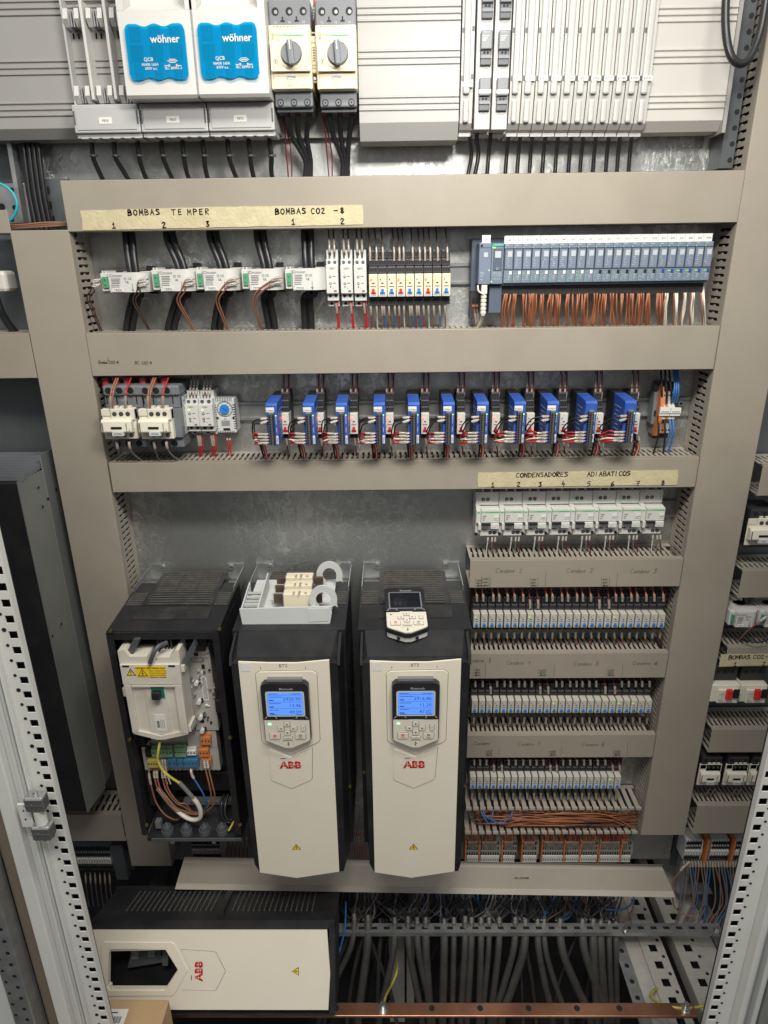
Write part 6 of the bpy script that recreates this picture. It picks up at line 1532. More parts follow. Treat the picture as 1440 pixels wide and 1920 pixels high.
XD0 = (-.5148-.0025, -.2900, -.0640); DW = .203
def drive_back(t, x0, open_=False):
    x1 = x0+DW; top = lambda d: -.650-.017*d/.235
    b = MB(M_DRIVE)
    # rear casing; the open one is a hollow tub
    zb = -1.165
    if not open_:
        b.prism([(.055, top(.055)-.006), (.11, top(.11)), (.2345, top(.2345)), (.2345, zb), (.055, zb+.02)], x0, x1, 'dz')
    else:
        b.prism([(.055, top(.055)-.006), (.105, top(.105)), (.105, zb), (.055, zb+.02)], x0, x1, 'dz')
        b.prism([(.1055, top(.1055)), (.2345, top(.2345)), (.2345, top(.2345)-.012), (.1055, top(.1055)-.012)], x0, x1, 'dz')
        for a, c in ((x0, x0+.007), (x1-.007, x1)): b.box(a, c, .1055, .2345, zb+.02, -.6795)
        b.prism([(.1055, zb+.02), (.2345, zb+.005), (.2345, zb+.012), (.1055, zb+.032)], x0+.0071, x1-.0071, 'dz')
    b.build('rear_casing', t)
    # dusty top: ribs beside a finned grille
    c = MB(M_DRIVETOP, M_SLAT)
    gx0, gx1 = x0+.044, x1-.040
    c.prism([(.018, top(.018)-.004), (.152, top(.152)-.0002), (.152, top(.152)+.0012), (.018, top(.018)-.0028)], gx0-.008, gx0, 'dz'); c.prism([(.018, top(.018)-.004), (.152, top(.152)-.0002), (.152, top(.152)+.0012), (.018, top(.018)-.0028)], gx1, gx1+.008, 'dz')
    for k in range(15):
        d = .020+k*.0088; z = top(d)-.002*(1-k/15); c.box(gx0+.0002, gx1-.0002, d, d+.0026, z-.006, z+.0014, M_SLAT)
    for k in (1, 2): 
        xx = gx0+(gx1-gx0)*k/3; c.prism([(.018, top(.018)-.003), (.152, top(.152)-.001), (.152, top(.152)+.0006), (.018, top(.018)-.001)], xx-.002, xx+.002, 'dz')
    c.build('top_grille', t)
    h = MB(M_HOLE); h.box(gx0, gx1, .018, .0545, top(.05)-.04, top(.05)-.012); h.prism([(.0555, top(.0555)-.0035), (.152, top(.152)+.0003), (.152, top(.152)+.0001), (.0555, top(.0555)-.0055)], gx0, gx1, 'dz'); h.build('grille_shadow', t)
    for a, e in ((x0+.004, gx0-.010), (gx1+.010, x1-.004)):
        r = MB(M_SLAT)
        for k in range(7): d = .106+k*.0066; r.box(a, e, d, d+.0028, top(d)-.002, top(d)+.0014)
        r.build('top_ribs', t)
    p = MB(M_DRIVETOP, M_INKG); p.prism([(.158, top(.158)+.0001), (.198, top(.198)+.0001), (.198, top(.198)+.0012), (.158, top(.158)+.0012)], gx0-.01, gx1+.01, 'dz'); p.build('top_ledge', t)
    # metal mounting ears with screws
    for a, e in ((x0+.001, x0+.037), (x1-.035, x1-.001)):
        f = MB(M_STEEL, M_DARK)
        f.box(a, e, .0012, .003, -.675, top(0)+.008, M_STEEL); f.box(a, e, .0031, .075, top(.04)-.030, top(.04)-.0285, M_STEEL)
        q = a if a < x0+.1 else e-.0016
        f.box(q, q+.0016, .0031, .098, top(.04)-.028, top(.04)+.004, M_STEEL)
        f.build('mounting_frame', t)
    for xx in (x0+.030, x1-.028):
        s = MB(M_STEEL, M_HOLE); s.cyl((xx, .0031, top(0)+.001), 'd', .0062, .004, 14, M_STEEL); s.box(xx-.0045, xx+.0045, .0072, .0074, top(0)+.0004, top(0)+.0016, M_HOLE); s.build('mounting_screw', t)

def closed_drive(x0, label, pen, rows, code):
    x1 = x0+DW; t = thing('frequency_drive', label, 'drive', (x0+DW/2, 0, -1.19), 'wall mounted frequency drives')
    drive_back(t, x0)
    b = MB(M_DRIVE)
    xa, xb = x0+.0085, x1-.010
    bm = bmesh.new()
    pts = [(xa+.004, .236, -.6665), (xb-.004, .236, -.6665), (xa+.010, .292, -.6855), (xb-.012, .292, -.6855), (xa, .2955, -.697), (xb, .2955, -.697),
           (xa-.004, .2365, -.690), (xb+.006, .2365, -.690), (xa+.004, .2955, -1.155), (xb-.002, .2955, -1.155), (xa+.012, .2955, -1.1745), (xb-.006, .2955, -1.1745), (xa, .2365, -1.18), (xb+.004, .2365, -1.18), ((xa+xb)/2, .2955, -1.186)]
    for p in pts: bm.verts.new(p)
    bmesh.ops.convex_hull(bm, input=bm.verts[:]); b.bm(bm); bm.free()
    b.build('front_housing', t)
    w = MB(M_DRIVE)
    for s, xx in ((-1, xa), (1, xb)):
        w.prism([(.240, -.668), (.290, -.684), (.297, -.700), (.285, -.705), (.240, -.700)], xx-.003 if s < 0 else xx-.001, xx+.001 if s < 0 else xx+.004, 'dz')
    w.build('corner_wing', t)
    v = MB(M_HOLE, M_MID)
    for k in range(40):
        z = -.74-k*.0098
        for j in range(5): v.box(x1+.0001, x1+.0006, .10+.022*j+(k % 2)*.011, .116+.022*j+(k % 2)*.011, z-.0035, z+.0035, M_HOLE)
    v.build('side_vents', t)
    for xx, zz in ((x0+.004, -.985), (x1-.002, -1.02)):
        s = MB(M_BRASS); s.cyl((xx, .2347, zz), 'd', .0032, .002, 10); s.build('screw', t)
    T = Matrix.Translation((x0+.0226, .2960, -.6905))
    front_plate(t, T, False, pen)
    keypad(t, T @ Matrix.Translation((.0785, .0060, -.0340)), True, rows)
    # code sticker in the corner
    l = MB(M_LABEL); l.T = T; l.prism(rrect(.0035, .0200, -.0185, -.0025, .001), .0043, .0046, 'xz'); l.build('corner_sticker', t)
    return t
closed_drive(XD0[1], 'closed beige-fronted drive in the middle, pen note BT2, under the grey fuse tray', 'BT2', ('2920.90', '13.46', '49.09'), '')
closed_drive(XD0[2], 'closed beige-fronted drive on the right, pen note BT3, under the loose control panel', 'BT3', ('2916.86', '11.20', '47.02'), '')

# ---- loose control panel lying on the right drive
t = thing('control_panel', 'loose hand-held control panel with dark screen lying on the right drive', 'control panel', (0.02, .2, -.655))
ax = Vector((1, -.02, 0)).normalized(); top = Vector((.0195, .150, -.6435)); bot = Vector((.024, .2570, -.6668))
vz = (top-bot).normalized(); nz = ax.cross(vz); nz = -nz if nz.z < 0 else nz
k = .90
T = Matrix(((ax.x*k, nz.x*k, vz.x*k, top.x), (ax.y*k, nz.y*k, vz.y*k, top.y), (ax.z*k, nz.z*k, vz.z*k, top.z), (0, 0, 0, 1)))
T = T @ Matrix.Translation((0, .009, 0))
keypad(t, T, False)
b = MB(M_LABEL, M_HOLE); b.T = T; b.prism([(-.0395, -.0755), (.0395, -.0755), (.0395, -.118), (.036, -.1215), (.006, -.1355), (-.006, -.1355), (-.036, -.1215), (-.0395, -.118)], -.012, -.0005, 'xz')
for u in (-.018, .018): b.box(u-.003, u+.003, -.008, -.003, -.133, -.1285, M_HOLE)
b.build('rear_shell', t)
b = MB(M_BLACK); b.T = T; b.box(-.039, .039, -.010, -.0005, -.075, -.003); b.build('rear_cover', t)

# ---- grey fuse tray lying on the middle drive
def fuse_tray():
    x0, x1 = -.2765, -.1125
    t = thing('fuse_tray', 'light grey fuse lid lying open side up on the middle drive', 'fuse lid', ((x0+x1)/2, .15, -.665))
    zt = lambda d: -.648-.0165*d/.235+.0016
    b = MB(M_LGREY)
    n = 14; low = [(x0+(x1-x0)*k/n, -.6690-.0065*math.sin(math.pi*k/n)) for k in range(n+1)]
    b.prism([(x0-.002, -.6345), (x1+.001, -.6305)]+[(x1-.003, -.664)]+list(reversed(low[1:-1]))+[(x0+.001, -.668)], .2115, .2150, 'xz')
    b.prism([(x1-.042, -.6345), (x1-.004, -.6330), (x1-.006, -.6590), (x1-.042, -.6610)], .2151, .2160, 'xz')
    b.prism([(.068, zt(.068)), (.2112, zt(.2112)), (.2112, zt(.2112)+.003), (.068, zt(.068)+.003)], x0+.002, x1-.002, 'dz')
    b.prism([(.10, zt(.10)+.0032), (.2112, zt(.2112)+.0032), (.2112, -.632), (.10, -.618)], x0+.030, x0+.0325, 'dz')
    b.prism([(.13, zt(.13)+.0032), (.2112, zt(.2112)+.0032), (.2112, -.634), (.13, -.622)], x0, x0+.0022, 'dz')
    b.build('tray', t)
    s = MB(M_LGREY)
    for k in range(4): s.prism([(.150+k*.013, -.640), (.150+k*.013, -.636), (.157+k*.013, -.629-.002*k), (.157+k*.013, -.634-.002*k)], x0+.0025, x0+.0295, 'dz')
    s.build('side_slats', t)
    for k, d in enumerate((.112, .143, .174)):
        q = MB(M_LGREY); z0 = zt(d)+.0032
        q.prism([(x0+.052-k*.004, z0), (x1-.030, z0), (x1-.030, z0+.014), (x1-.050, z0+.030), (x0+.095, z0+.030), (x0+.080, z0+.022), (x0+.052-k*.004, z0+.022)], d+.0145, d+.0165, 'xz') if k < 2 else q.prism([(x0+.066, z0), (x1-.036, z0), (x1-.036, z0+.013), (x0+.066, z0+.013)], d+.018, d+.020, 'xz')
        q.build('partition', t)
        cx = x0+.095+.002*k; zc = z0+.021; L = .026
        f = MB(M_CERAM, M_INK)
        f.box(cx-L, cx+L, d-.0105, d+.0105, zc-.014, zc+.014, M_CERAM, bev=.0018)
        for j, (o, s1) in enumerate(((-.004, '160A'), (.006, 'NH00'), (.017, 'gG'))): f.text(s1, cx+o, d+.007, zc+.0143, .0065, M_INK, plane='top', rot=1.57)
        f.box(cx-L-.0012, cx-L+.0002, d-.0098, d+.0098, zc-.013, zc+.013, M_STEEL); f.box(cx+L-.0002, cx+L+.0012, d-.0098, d+.0098, zc-.013, zc+.013, M_STEEL)
        fo = thing('fuse', f'cream ceramic fuse with brown blades in the grey tray, {("rear", "middle", "front")[k]} of the three', 'fuse', (cx, d, zc), 'ceramic fuses in the tray')
        f.build('ceramic_body', fo)
        for s1 in (-1, 1):
            e = MB(M_BLADE); e.box(cx+s1*(L+.0013), cx+s1*(L+.019), d-.003, d+.003, zc-.009, zc+.009, bev=.0008); e.build('blade', fo)
    for (dd, ox) in ((.100, .0), (.190, .002)):
        h = MB(M_LGREY); cx, cz = x1-.018+ox+(.006 if dd < .15 else 0), zt(dd)+.032
        arc = lambda r, a0, a1, n: [(cx+r*math.cos(math.radians(a0+(a1-a0)*k/n)), cz+r*math.sin(math.radians(a0+(a1-a0)*k/n))*1.12) for k in range(n+1)]
        o = arc(.0255, -10, 225, 22); i_ = arc(.0135, 225, 10, 18)
        pts = o + [(cx-.012, cz-.030)] + [(cx-.004, cz-.030)] + i_ + [(cx+.0155, cz-.010), (cx+.0205, cz-.016), (cx+.0195, cz-.009), (cx+.0245, cz-.012)]
        # ring pieces as quads so that the hook keeps its opening
        outer = arc(.0255, -14, 232, 24); inner = arc(.0135, -14, 232, 24)
        n = 24
        vs = [(p[0], a, p[1]) for a in (dd, dd+.004) for p in outer] + [(p[0], a, p[1]) for a in (dd, dd+.004) for p in inner]
        A, B_, C_, D_ = 0, n+1, 2*(n+1), 3*(n+1)
        fs = []
        for k in range(n): fs += [(A+k, A+k+1, C_+k+1, C_+k), (B_+k, D_+k, D_+k+1, B_+k+1), (A+k, B_+k, B_+k+1, A+k+1), (C_+k, C_+k+1, D_+k+1, D_+k)]
        fs += [(A, C_, D_, B_), (A+n, B_+n, D_+n, C_+n)]
        h.add(vs, fs, M_LGREY)
        e0, e1 = outer[0], inner[0]
        h.prism([(e1[0]-.0002, e1[1]-.0003), (e0[0], e0[1]-.0003), (e0[0]+.001, e0[1]-.009), (e0[0]-.004, e0[1]-.005), (e1[0]+.002, e1[1]-.011), (e1[0]-.001, e1[1]-.008)], dd, dd+.004, 'xz', M_LGREY)
        e0, e1 = outer[-1], inner[-1]
        h.prism([(e0[0], e0[1]), (e1[0], e1[1]), (e1[0]+.002, zt(dd)+.002), (e0[0]+.002, zt(dd)+.002)], dd, dd+.004, 'xz', M_LGREY)
        h.cyl((cx-.018, dd+.0041, cz-.012), 'd', .0022, .0015, 10, M_LABEL)
        h.build('hook', t)
fuse_tray()

# ---- open drive on the left
def open_drive():
    x0 = XD0[0]; x1 = x0+DW
    t = thing('frequency_drive', 'open drive on the left without its front cover, boards and wires exposed', 'drive', (x0+DW/2, 0, -1.19), 'wall mounted frequency drives')
    drive_back(t, x0, True)
    X = lambda px, py, d: PX(px, py, d); Z = lambda px, py, d: PZ(px, py, d)
    b = MB(M_BLACK, M_MID)
    d = .2345
    b.box(x0, x0+.012, d+.0002, d+.004, -1.14, -.668); b.box(x1-.012, x1, d+.0002, d+.004, -1.14, -.668); b.box(x0+.0121, x1-.0121, d+.0002, d+.004, -.682, -.668)
    b.box(x0+.022, x0+.042, .17, .225, -.70, -.680); b.box(x1-.050, x1-.028, .17, .225, -.70, -.680)
    for k in range(5): b.box(x0+.085+k*.006, x0+.088+k*.006, .17, .226, -.715, -.6805)
    b.box(x1-.055, x1-.008, .110, .150, -1.05, -.71, M_BLACK); b.box(x1-.030, x1-.010, .150, .170, -1.0, -.80, M_BLACK); b.box(x0+.010, x0+.02, .110, .20, -1.10, -.70)
    b.box(x0+.040, x1-.012, .108, .16, -1.10, -1.05, M_BLACK, bev=.003); b.box(x1-.030, x1-.006, .12, .215, -.86, -.83, M_BLACK, bev=.003); b.box(x0-.006, x0+.012, .19, .228, -.945, -.915, M_BLACK, bev=.003)
    b.build('inner_frame', t)
    for (px, py) in ((207, 1183), (411, 1179), (431, 1383), (275, 1547), (450, 1546), (243, 1387)):
        s = MB(M_BRASS, M_BLACK); x, z = P(px, py, .24); s.cyl((x, .2386, z), 'd', .0050, .001, 12, M_BLACK); s.cyl((x, .2397, z), 'd', .0034, .002, 12, M_BRASS); s.build('screw', t)
    # control board right half
    dB = .205
    c = MB(M_BOARD, M_HOLE, M_LABEL, M_INK, M_INKG)
    xa, xb, za, zb2 = X(345, 1340, dB), X(407, 1340, dB), Z(375, 1370, dB), Z(375, 1222, dB)
    c.box(xa-.02, xb, .17, dB, za, zb2, M_BOARD, bev=.0015)
    c.prism([(xb-.007, zb2), (xb, zb2), (xb, zb2+.013), (xb-.003, zb2+.013)], .17, dB+.004, 'xz', M_BOARD)
    c.box(xa-.105, xa-.0205, .17, dB-.002, zb2-.012, zb2+.002, M_BOARD, bev=.001)
    for k in range(6): c.box(xa-.098+k*.016, xa-.090+k*.016, dB-.0019, dB-.0012, zb2-.0085, zb2-.0025, M_HOLE)
    c.text('X13', xb-.014, dB+.0003, zb2-.009, .0065, M_INK); c.box(xb-.030, xb-.0215, dB+.0001, dB+.0004, zb2-.009, zb2-.002, M_INK)
    c.text('CONTROL', xb-.020, dB+.0003, zb2-.0165, .0068, M_INK); c.text('PANEL', xb-.024, dB+.0003, zb2-.024, .0068, M_INK)
    for (px, py, w, h) in ((381, 1250, .003, .005), (359, 1302, .0014, .0035), (351, 1284, .0018, .0018), (380, 1352, .003, .004), (366, 1366, .0014, .003)): x, z = P(px, py, dB); c.box(x-w, x+w, dB+.0001, dB+.0004, z-h, z+h, M_HOLE)
    c.build('control_unit', t)
    c = MB(M_LABEL, M_INKG); x, _, z, z2 = rect(379, 1270, 391, 1313, dB); c.box(x, x+.011, dB+.0006, dB+.0010, z, z2)
    for k in range(4): c.box(x+.002+.002*k, x+.003+.002*k, dB+.0011, dB+.0012, z+.004, z2-.004, M_INKG)
    c.build('serial_label', t)
    for (px, py) in ((370, 1277), (375, 1312), (378, 1341), (381, 1366)):
        c = MB(M_WHITE, M_HOLE); x, z = P(px, py, dB); c.cyl((x, dB+.0005, z), 'd', .0042, .010, 12); c.box(x+.003, x+.007, dB+.0005, dB+.003, z-.004, z+.004, M_HOLE); c.build('standoff', t)
    compo = MB(M_HOLE)
    # lower board with teeth and terminals
    rc = random.Random(5)
    for k in range(46):
        px, py = rc.uniform(350, 404), rc.uniform(1236, 1372); x, z = P(px, py, dB); w_, h_ = rc.uniform(.0008, .0024), rc.uniform(.0008, .003)
        c2 = rc.choice((M_HOLE, M_LABEL, M_INKG, M_BOARD, M_STEEL, M_INKL)); compo.box(x-w_, x+w_, dB+.0002, dB+.0006+rc.uniform(0, .004), z-h_, z+h_, c2)
    compo.build('board_components', t)
    e = MB(M_BOARD, M_HOLE, M_LABEL, M_INKG)
    xa2, xb2, za2, zb3 = X(270, 1440, dB), X(412, 1440, dB), Z(340, 1446, dB), Z(340, 1404, dB)
    e.box(xa2, xb2, .18, dB-.004, za2, zb3, M_BOARD); e.box(X(350, 1385, dB), xb2, .18, dB-.003, zb3+.0003, Z(340, 1337, dB), M_BOARD)
    n = 18
    for k in range(n): e.box(xa2+(xb2-xa2)*k/n, xa2+(xb2-xa2)*(k+.55)/n, .18, dB-.006, za2-.004, za2-.0002, M_BOARD)
    e.box(X(276, 1372, dB), X(350, 1395, dB), .175, dB-.012, zb3+.0003, Z(300, 1385, dB), M_BOARD)
    x, x_, z, z_ = rect(365, 1350, 386, 1361, dB); e.box(x, x_, dB-.0028, dB-.0024, z, z_, M_LABEL)
    for k in range(3): e.box(x+.002, x_-.004-.002*k, dB-.0023, dB-.0022, z+.002+k*.0025, z+.003+k*.0025, M_INKG)
    e.build('terminal_board', t)
    for (nm, m, pa, pb, ya, yb, n) in (('black_terminal', M_BLACK, 272, 284, 1406, 1420, 2), ('green_terminal', M_GRNT2, 284, 323, 1405, 1420, 6), ('green_terminal', M_GRNT2, 327, 348, 1403, 1420, 4), ('white_terminal', M_LABEL, 350, 367, 1408, 1417, 3), ('yellow_terminal', M_YELT, 277, 296, 1426, 1440, 4), ('blue_terminal', M_BLUT, 314, 331, 1425, 1440, 2), ('blue_terminal', M_BLUT, 332, 343, 1425, 1440, 2), ('blue_terminal', M_BLUT, 344, 372, 1425, 1440, 4), ('orange_terminal', M_ORT, 376, 395, 1383, 1397, 3), ('orange_terminal', M_ORT, 373, 391, 1406, 1420, 3), ('orange_terminal', M_ORT, 378, 396, 1424, 1437, 2)):
        q = MB(m, M_HOLE, M_CHROME); a, c_, e_, f_ = rect(pa, ya, pb, yb, dB+.006)
        q.box(a, c_, dB-.0035, dB+.006, e_, f_, m, bev=.0007); q.box(a, c_, dB-.0035, dB+.0015, f_+.0002, f_+.0035, m)
        for k in range(n):
            xx = a+(c_-a)*(k+.5)/n; q.cyl((xx, dB+.0061, (e_+f_)/2+.001), 'd', .0017, .0005, 8, M_HOLE); q.cyl((xx, dB+.0062, (e_+f_)/2+.001), 'd', .0010, .0007, 6, M_CHROME)
        q.build(nm, t)
    # white panel holder at the front
    dH = .258
    c = MB(M_DUST, M_HOLE, M_LABEL)
    hx0, hx1, hz0, hz1 = X(236, 1310, dH), X(345, 1310, dH), Z(290, 1386, dH), Z(290, 1246, dH)
    w = hx1-hx0; h = hz1-hz0
    c.prism([(hx0, hz0+.012), (hx0+w*.42, hz0-.003), (hx0+w*.55, hz0-.003), (hx1-.002, hz0+.010), (hx1, hz1), (hx0-.001, hz1)], .212, dH-.005, 'xz', M_DUST)
    c.box(hx0-.001, hx1, dH-.0049, dH, hz1-.043, hz1, M_DUST, bev=.001)
    c.box(hx0+.001, hx0+w*.12, dH-.0049, dH, hz0+.014, hz1-.0435, M_DUST, bev=.001); c.box(hx1-w*.14, hx1-.001, dH-.0049, dH, hz0+.012, hz1-.0435, M_DUST, bev=.001)
    c.prism([(hx0+.002, hz0+.012), (hx0+w*.42, hz0-.002), (hx0+w*.55, hz0-.002), (hx1-.002, hz0+.010), (hx1-.004, hz0+.018), (hx0+w*.5, hz0+.006), (hx0+.004, hz0+.020)], dH-.0048, dH-.001, 'xz', M_DUST)
    c.box(hx0+w*.33, hx1-w*.30, dH-.0048, dH-.0032, hz0+.008, hz1-.046, M_DUST)
    c.prism([(hx0-.002, hz1+.0003), (hx1+.001, hz1+.0003), (hx1+.001, hz1+.026), (hx1-.006, hz1+.026), (hx1-.018, hz1+.012), (hx0+w*.62, hz1+.012), (hx0+w*.62, hz1+.004), (hx0+w*.46, hz1+.004), (hx0+w*.46, hz1+.014), (hx0+.018, hz1+.014), (hx0+.010, hz1+.028), (hx0-.002, hz1+.026)], .214, dH-.004, 'xz', M_DUST)
    for xx in (hx0+.004, hx1-.020): c.box(xx, xx+.012, dH+.0001, dH+.0006, hz1-.005, hz1-.0015, M_HOLE)
    c.box(hx0+w*.14, hx1-w*.12, dH+.0002, dH+.0022, hz1-.046, hz1-.0435, M_DUST)
    c.box(hx1, hx1+.006, .215, dH-.006, hz1-.020, hz1-.008, M_DUST); c.box(hx0-.008, hx0-.001, .215, dH-.008, hz1-.075, hz1-.055, M_DUST, bev=.002); c.box(hx1-.004, hx1+.003, .22, dH-.006, hz0+.012, hz0+.024, M_DUST)
    for k in (0, 1): c.cyl((hx0+w*.49, dH-.0031, hz1-.052-.006*k), 'd', .0015, .0006, 8, M_BRASS)
    c.build('panel_holder', t)
    y = MB(M_YEL, M_INK); a, b_, e_, f_ = rect(255, 1249, 311, 1269, dH); y.box(a, b_, dH+.0003, dH+.0007, e_, f_)
    yd = dH+.0009
    y.text('WARNING - Risk of Electric Shock', (a+b_)/2, yd, f_-.0052, .0048, M_INK, bold=.02, sx=.78)
    for k, s in enumerate(('Wait 5 minutes after', 'disconnecting supply', 'before proceeding.', "See User's Manual")): y.text(s, a+(b_-a)*.73, yd, f_-.0105-k*.0046, .0042, M_INK, sx=.9)
    def tri(cx, cz, s, dd):
        for k, m in ((1.0, M_INK), (.76, M_YEL)):
            y.add([(cx-s*k, dd+(0 if k == 1 else .0002), cz-s*.7*k), (cx+s*k, dd+(0 if k == 1 else .0002), cz-s*.7*k), (cx, dd+(0 if k == 1 else .0002), cz+s*k)], [(0, 1, 2)], m)
        y.strokes([[(cx+.0005, cz+s*.45), (cx-.0012, cz-.001), (cx+.0012, cz), (cx-.0004, cz-s*.5)]], dd+.0004, s*.13, M_INK)
    tri(a+(b_-a)*.22, e_+.0085, .0095, yd)
    y.build('warning_label', t)
    y = MB(M_YEL, M_INK); a2, b2, e2, f2 = rect(238, 1254, 253, 1266, dH)
    cx, cz, s = (a2+b2)/2, (e2+f2)/2-.001, .0085
    y.prism([(cx-s, cz-s*.7), (cx+s, cz-s*.7), (cx, cz+s)], dH+.0003, dH+.0006, 'xz', M_INK); y.prism([(cx-s*.74, cz-s*.56), (cx+s*.74, cz-s*.56), (cx, cz+s*.66)], dH+.0007, dH+.0009, 'xz', M_YEL); y.box(cx-.0006, cx+.0006, dH+.001, dH+.0012, cz-.001, cz+.0035, M_INK); y.box(cx-.0006, cx+.0006, dH+.001, dH+.0012, cz-.004, cz-.0026, M_INK)
    y.build('warning_triangle', t)
    g = MB(M_PCBG, M_BLACK, M_LGREY); a, b_, e_, f_ = rect(284, 1287, 308, 1308, dH-.002)
    g.box(a-.001, b_+.002, dH-.0031, dH-.0027, e_-.003, f_+.001, M_LGREY); g.box(a, b_, dH-.0026, dH-.0012, e_, f_, M_PCBG); g.box(a+.003, b_-.005, dH-.0011, dH+.010, e_+.002, f_-.006, M_BLACK, bev=.002)
    g.build('green_socket', t)
    l = MB(M_LABEL, M_INK); a, b_, e_, f_ = rect(291, 1340, 311, 1371, dH-.002); l.box(a, b_, dH-.0031, dH-.0026, e_, f_)
    for k in range(7): l.box(a+.003, a+.008, dH-.0025, dH-.0024, e_+.008+k*.0022, e_+.0093+k*.0022, M_INK)
    for k in range(3): l.box(a+.010+.003*k, a+.0108+.003*k, dH-.0025, dH-.0024, e_+.006, e_+.026, M_INKG)
    l.build('barcode_label', t)
    # black arms holding it, grey strap
    for (pts, dd) in ((((248, 1232), (264, 1196), (252, 1196), (234, 1231)), .240), (((341, 1242), (366, 1196), (369, 1212), (352, 1241)), .240)):
        q = MB(M_DARK); pp = [P(a, c_, dd) for a, c_ in pts]; q.prism(pp, .222, .246, 'xz'); q.build('black_arm', t)
    q = MB(M_DARK); q.tube(spline([W(281, 1243, .262), W(288, 1225, .262), W(297, 1212, .255), W(312, 1205, .24)], 6), .0042, 8); q.build('strap', t)
    k = MB(M_COPT); a, b_, e_, f_ = rect(396, 1252, 422, 1288, .18); k.box(a, b_, .150, .178, e_, f_, bev=.006); k.build('copper_ribbon', t)
    l = MB(M_LABEL, M_INKG); a, b_, e_, f_ = rect(224, 1251, 236, 1277, .20); l.box(a, b_, .2002, .2008, e_, f_); l.box(a+.003, a+.007, .2009, .2010, e_+.004, f_-.004, M_INKG); l.build('side_label', t)
    # bottom entry plate and rubber cones
    q = MB(M_DARK, M_BLACK); a, b_, e_, f_ = rect(281, 1564, 456, 1576, .235)
    q.box(a, b_, .1100, .2355, e_+.006, e_+.0085, M_BLACK); q.box(a+.003, b_-.003, .2356, .238, e_, e_+.0085, M_DARK, bev=.002)
    for px in (324, 402): xx = PX(px, 1576, .235); q.box(xx-.004, xx+.004, .2362, .240, e_-.004, e_-.0003, M_DARK)
    q.build('bottom_plate', t)
    zf = e_+.0087
    for px in (314, 350, 384, 417):
        q = MB(M_DARK); x, dd = floor_at(px, 1562, zf)
        dd = min(dd, .222)
        for j, (r0, r1, hh) in enumerate(((.0125, .0120, .009), (.0100, .0088, .008), (.0068, .0030, .007))): q.cyl((x, dd, zf+(0, .0091, .0172)[j]), 'z', r0, hh, 16, r2=r1)
        q.build('rubber_cone', t)
    q = MB(M_STEEL, M_CHROME); a, b_, e_, f_ = rect(345, 1500, 440, 1508, .16); q.box(a, b_, .150, .162, e_, f_)
    for px in (360, 390, 407, 437): x, z = P(px, 1507, .165); q.cyl((x, .163, z), 'd', .004, .002, 10, M_CHROME)
    q.build('clamp_rail', t)
    q = MB(M_STEEL); q.box(*rect(292, 1540, 302, 1552, .22)[:2], .21, .222, *rect(292, 1540, 302, 1552, .22)[2:], M_STEEL); q.build('metal_tab', t)
    # wires
    G = 'wires of the open drive'
    def wr(lbl, pts, r, m, sl=()): wire(lbl, [W(*p) for p in pts], r, m, G, sleeves=sl)
    wr('brown wire from the yellow terminal, curling lowest in the open drive', [(279, 1443, .215), (280, 1456, .222), (284, 1475, .225), (293, 1505, .222), (310, 1528, .22), (330, 1537, .21), (343, 1530, .19)], .0016, M_MBROWN, ((.10, .30),))
    for i, (px, o) in enumerate(((289, 0), (294, 4), (304, 9), (309, 14))):
        wr(f'brown wire looping down from the left terminals of the open drive, {nth(i, 4)} of four', [(px, 1443, .215), (px+1, 1458, .222), (px+8, 1482, .226), (px+26, 1505, .225), (px+43-o*.3, 1521-o, .222), (370-o*.5, 1527-o*.3, .21), (390, 1520, .19)], .0016, M_MBROWN, ((.04, .18),))
    for i, px in enumerate((383, 389)):
        wr(f'brown wire on the right orange terminal of the open drive, {("left", "right")[i]} one', [(px, 1424, .215), (px+2, 1440, .22), (px+9, 1470, .225), (px+13+i, 1495, .222), (px+5+i*2, 1514, .215), (372, 1526, .20)], .0016, M_MBROWN, ((.02, .2),))
    wr('blue wire curving down from the blue terminals of the open drive', [(358, 1442, .215), (360, 1453, .222), (370, 1470, .226), (382, 1490, .225), (387, 1508, .22), (383, 1520, .21), (372, 1526, .20)], .0017, M_BLUEW, ((.02, .22),))
    wr('white wires on the green terminals of the open drive', [(304, 1424, .215), (305, 1436, .22), (308, 1452, .222), (314, 1470, .22)], .0014, M_WHITEW, ((.1, .6),)); wr('white wires on the green terminals of the open drive', [(309, 1424, .215), (310, 1436, .22), (313, 1452, .222), (320, 1470, .22)], .0014, M_WHITEW, ((.1, .6),))
    th = thing('ground_cable', 'yellow, grey and white thick cable looping down out of the open drive panel', 'cable', W(330, 1470, .23))
    P1 = spline([W(300, 1390, .245), W(297, 1408, .25), W(296, 1425, .25), W(305, 1444, .25), W(318, 1456, .25), (W(336, 1468, .248))], 6)
    q = MB(M_GYW); q.tube(P1, .0026, 8); q.build('yellow_section', th)
    q = MB(M_GREYW); q.tube(spline([W(336, 1467, .248), W(348, 1480, .247), W(363, 1497, .245)], 6), .0042, 10); q.build('grey_sleeve', th)
    q = MB(M_WHITEW); q.tube(spline([W(362, 1496, .245), W(370, 1506, .243), W(376, 1520, .240), (W(375, 1533, .236)), W(363, 1537, .23), W(345, 1530, .222), W(320, 1508, .215), W(296, 1478, .205)], 6), .0045, 10); q.build('white_section', th)
    wr('black loops at the lower right corner of the open drive', [(420, 1490, .18), (415, 1510, .2), (418, 1535, .21), (432, 1542, .21), (444, 1525, .2), (446, 1495, .18)], .0036, M_CABLE); wr('black loops at the lower right corner of the open drive', [(428, 1490, .18), (422, 1512, .2), (424, 1532, .21), (434, 1537, .21), (440, 1520, .2), (440, 1495, .18)], .0036, M_CABLE)
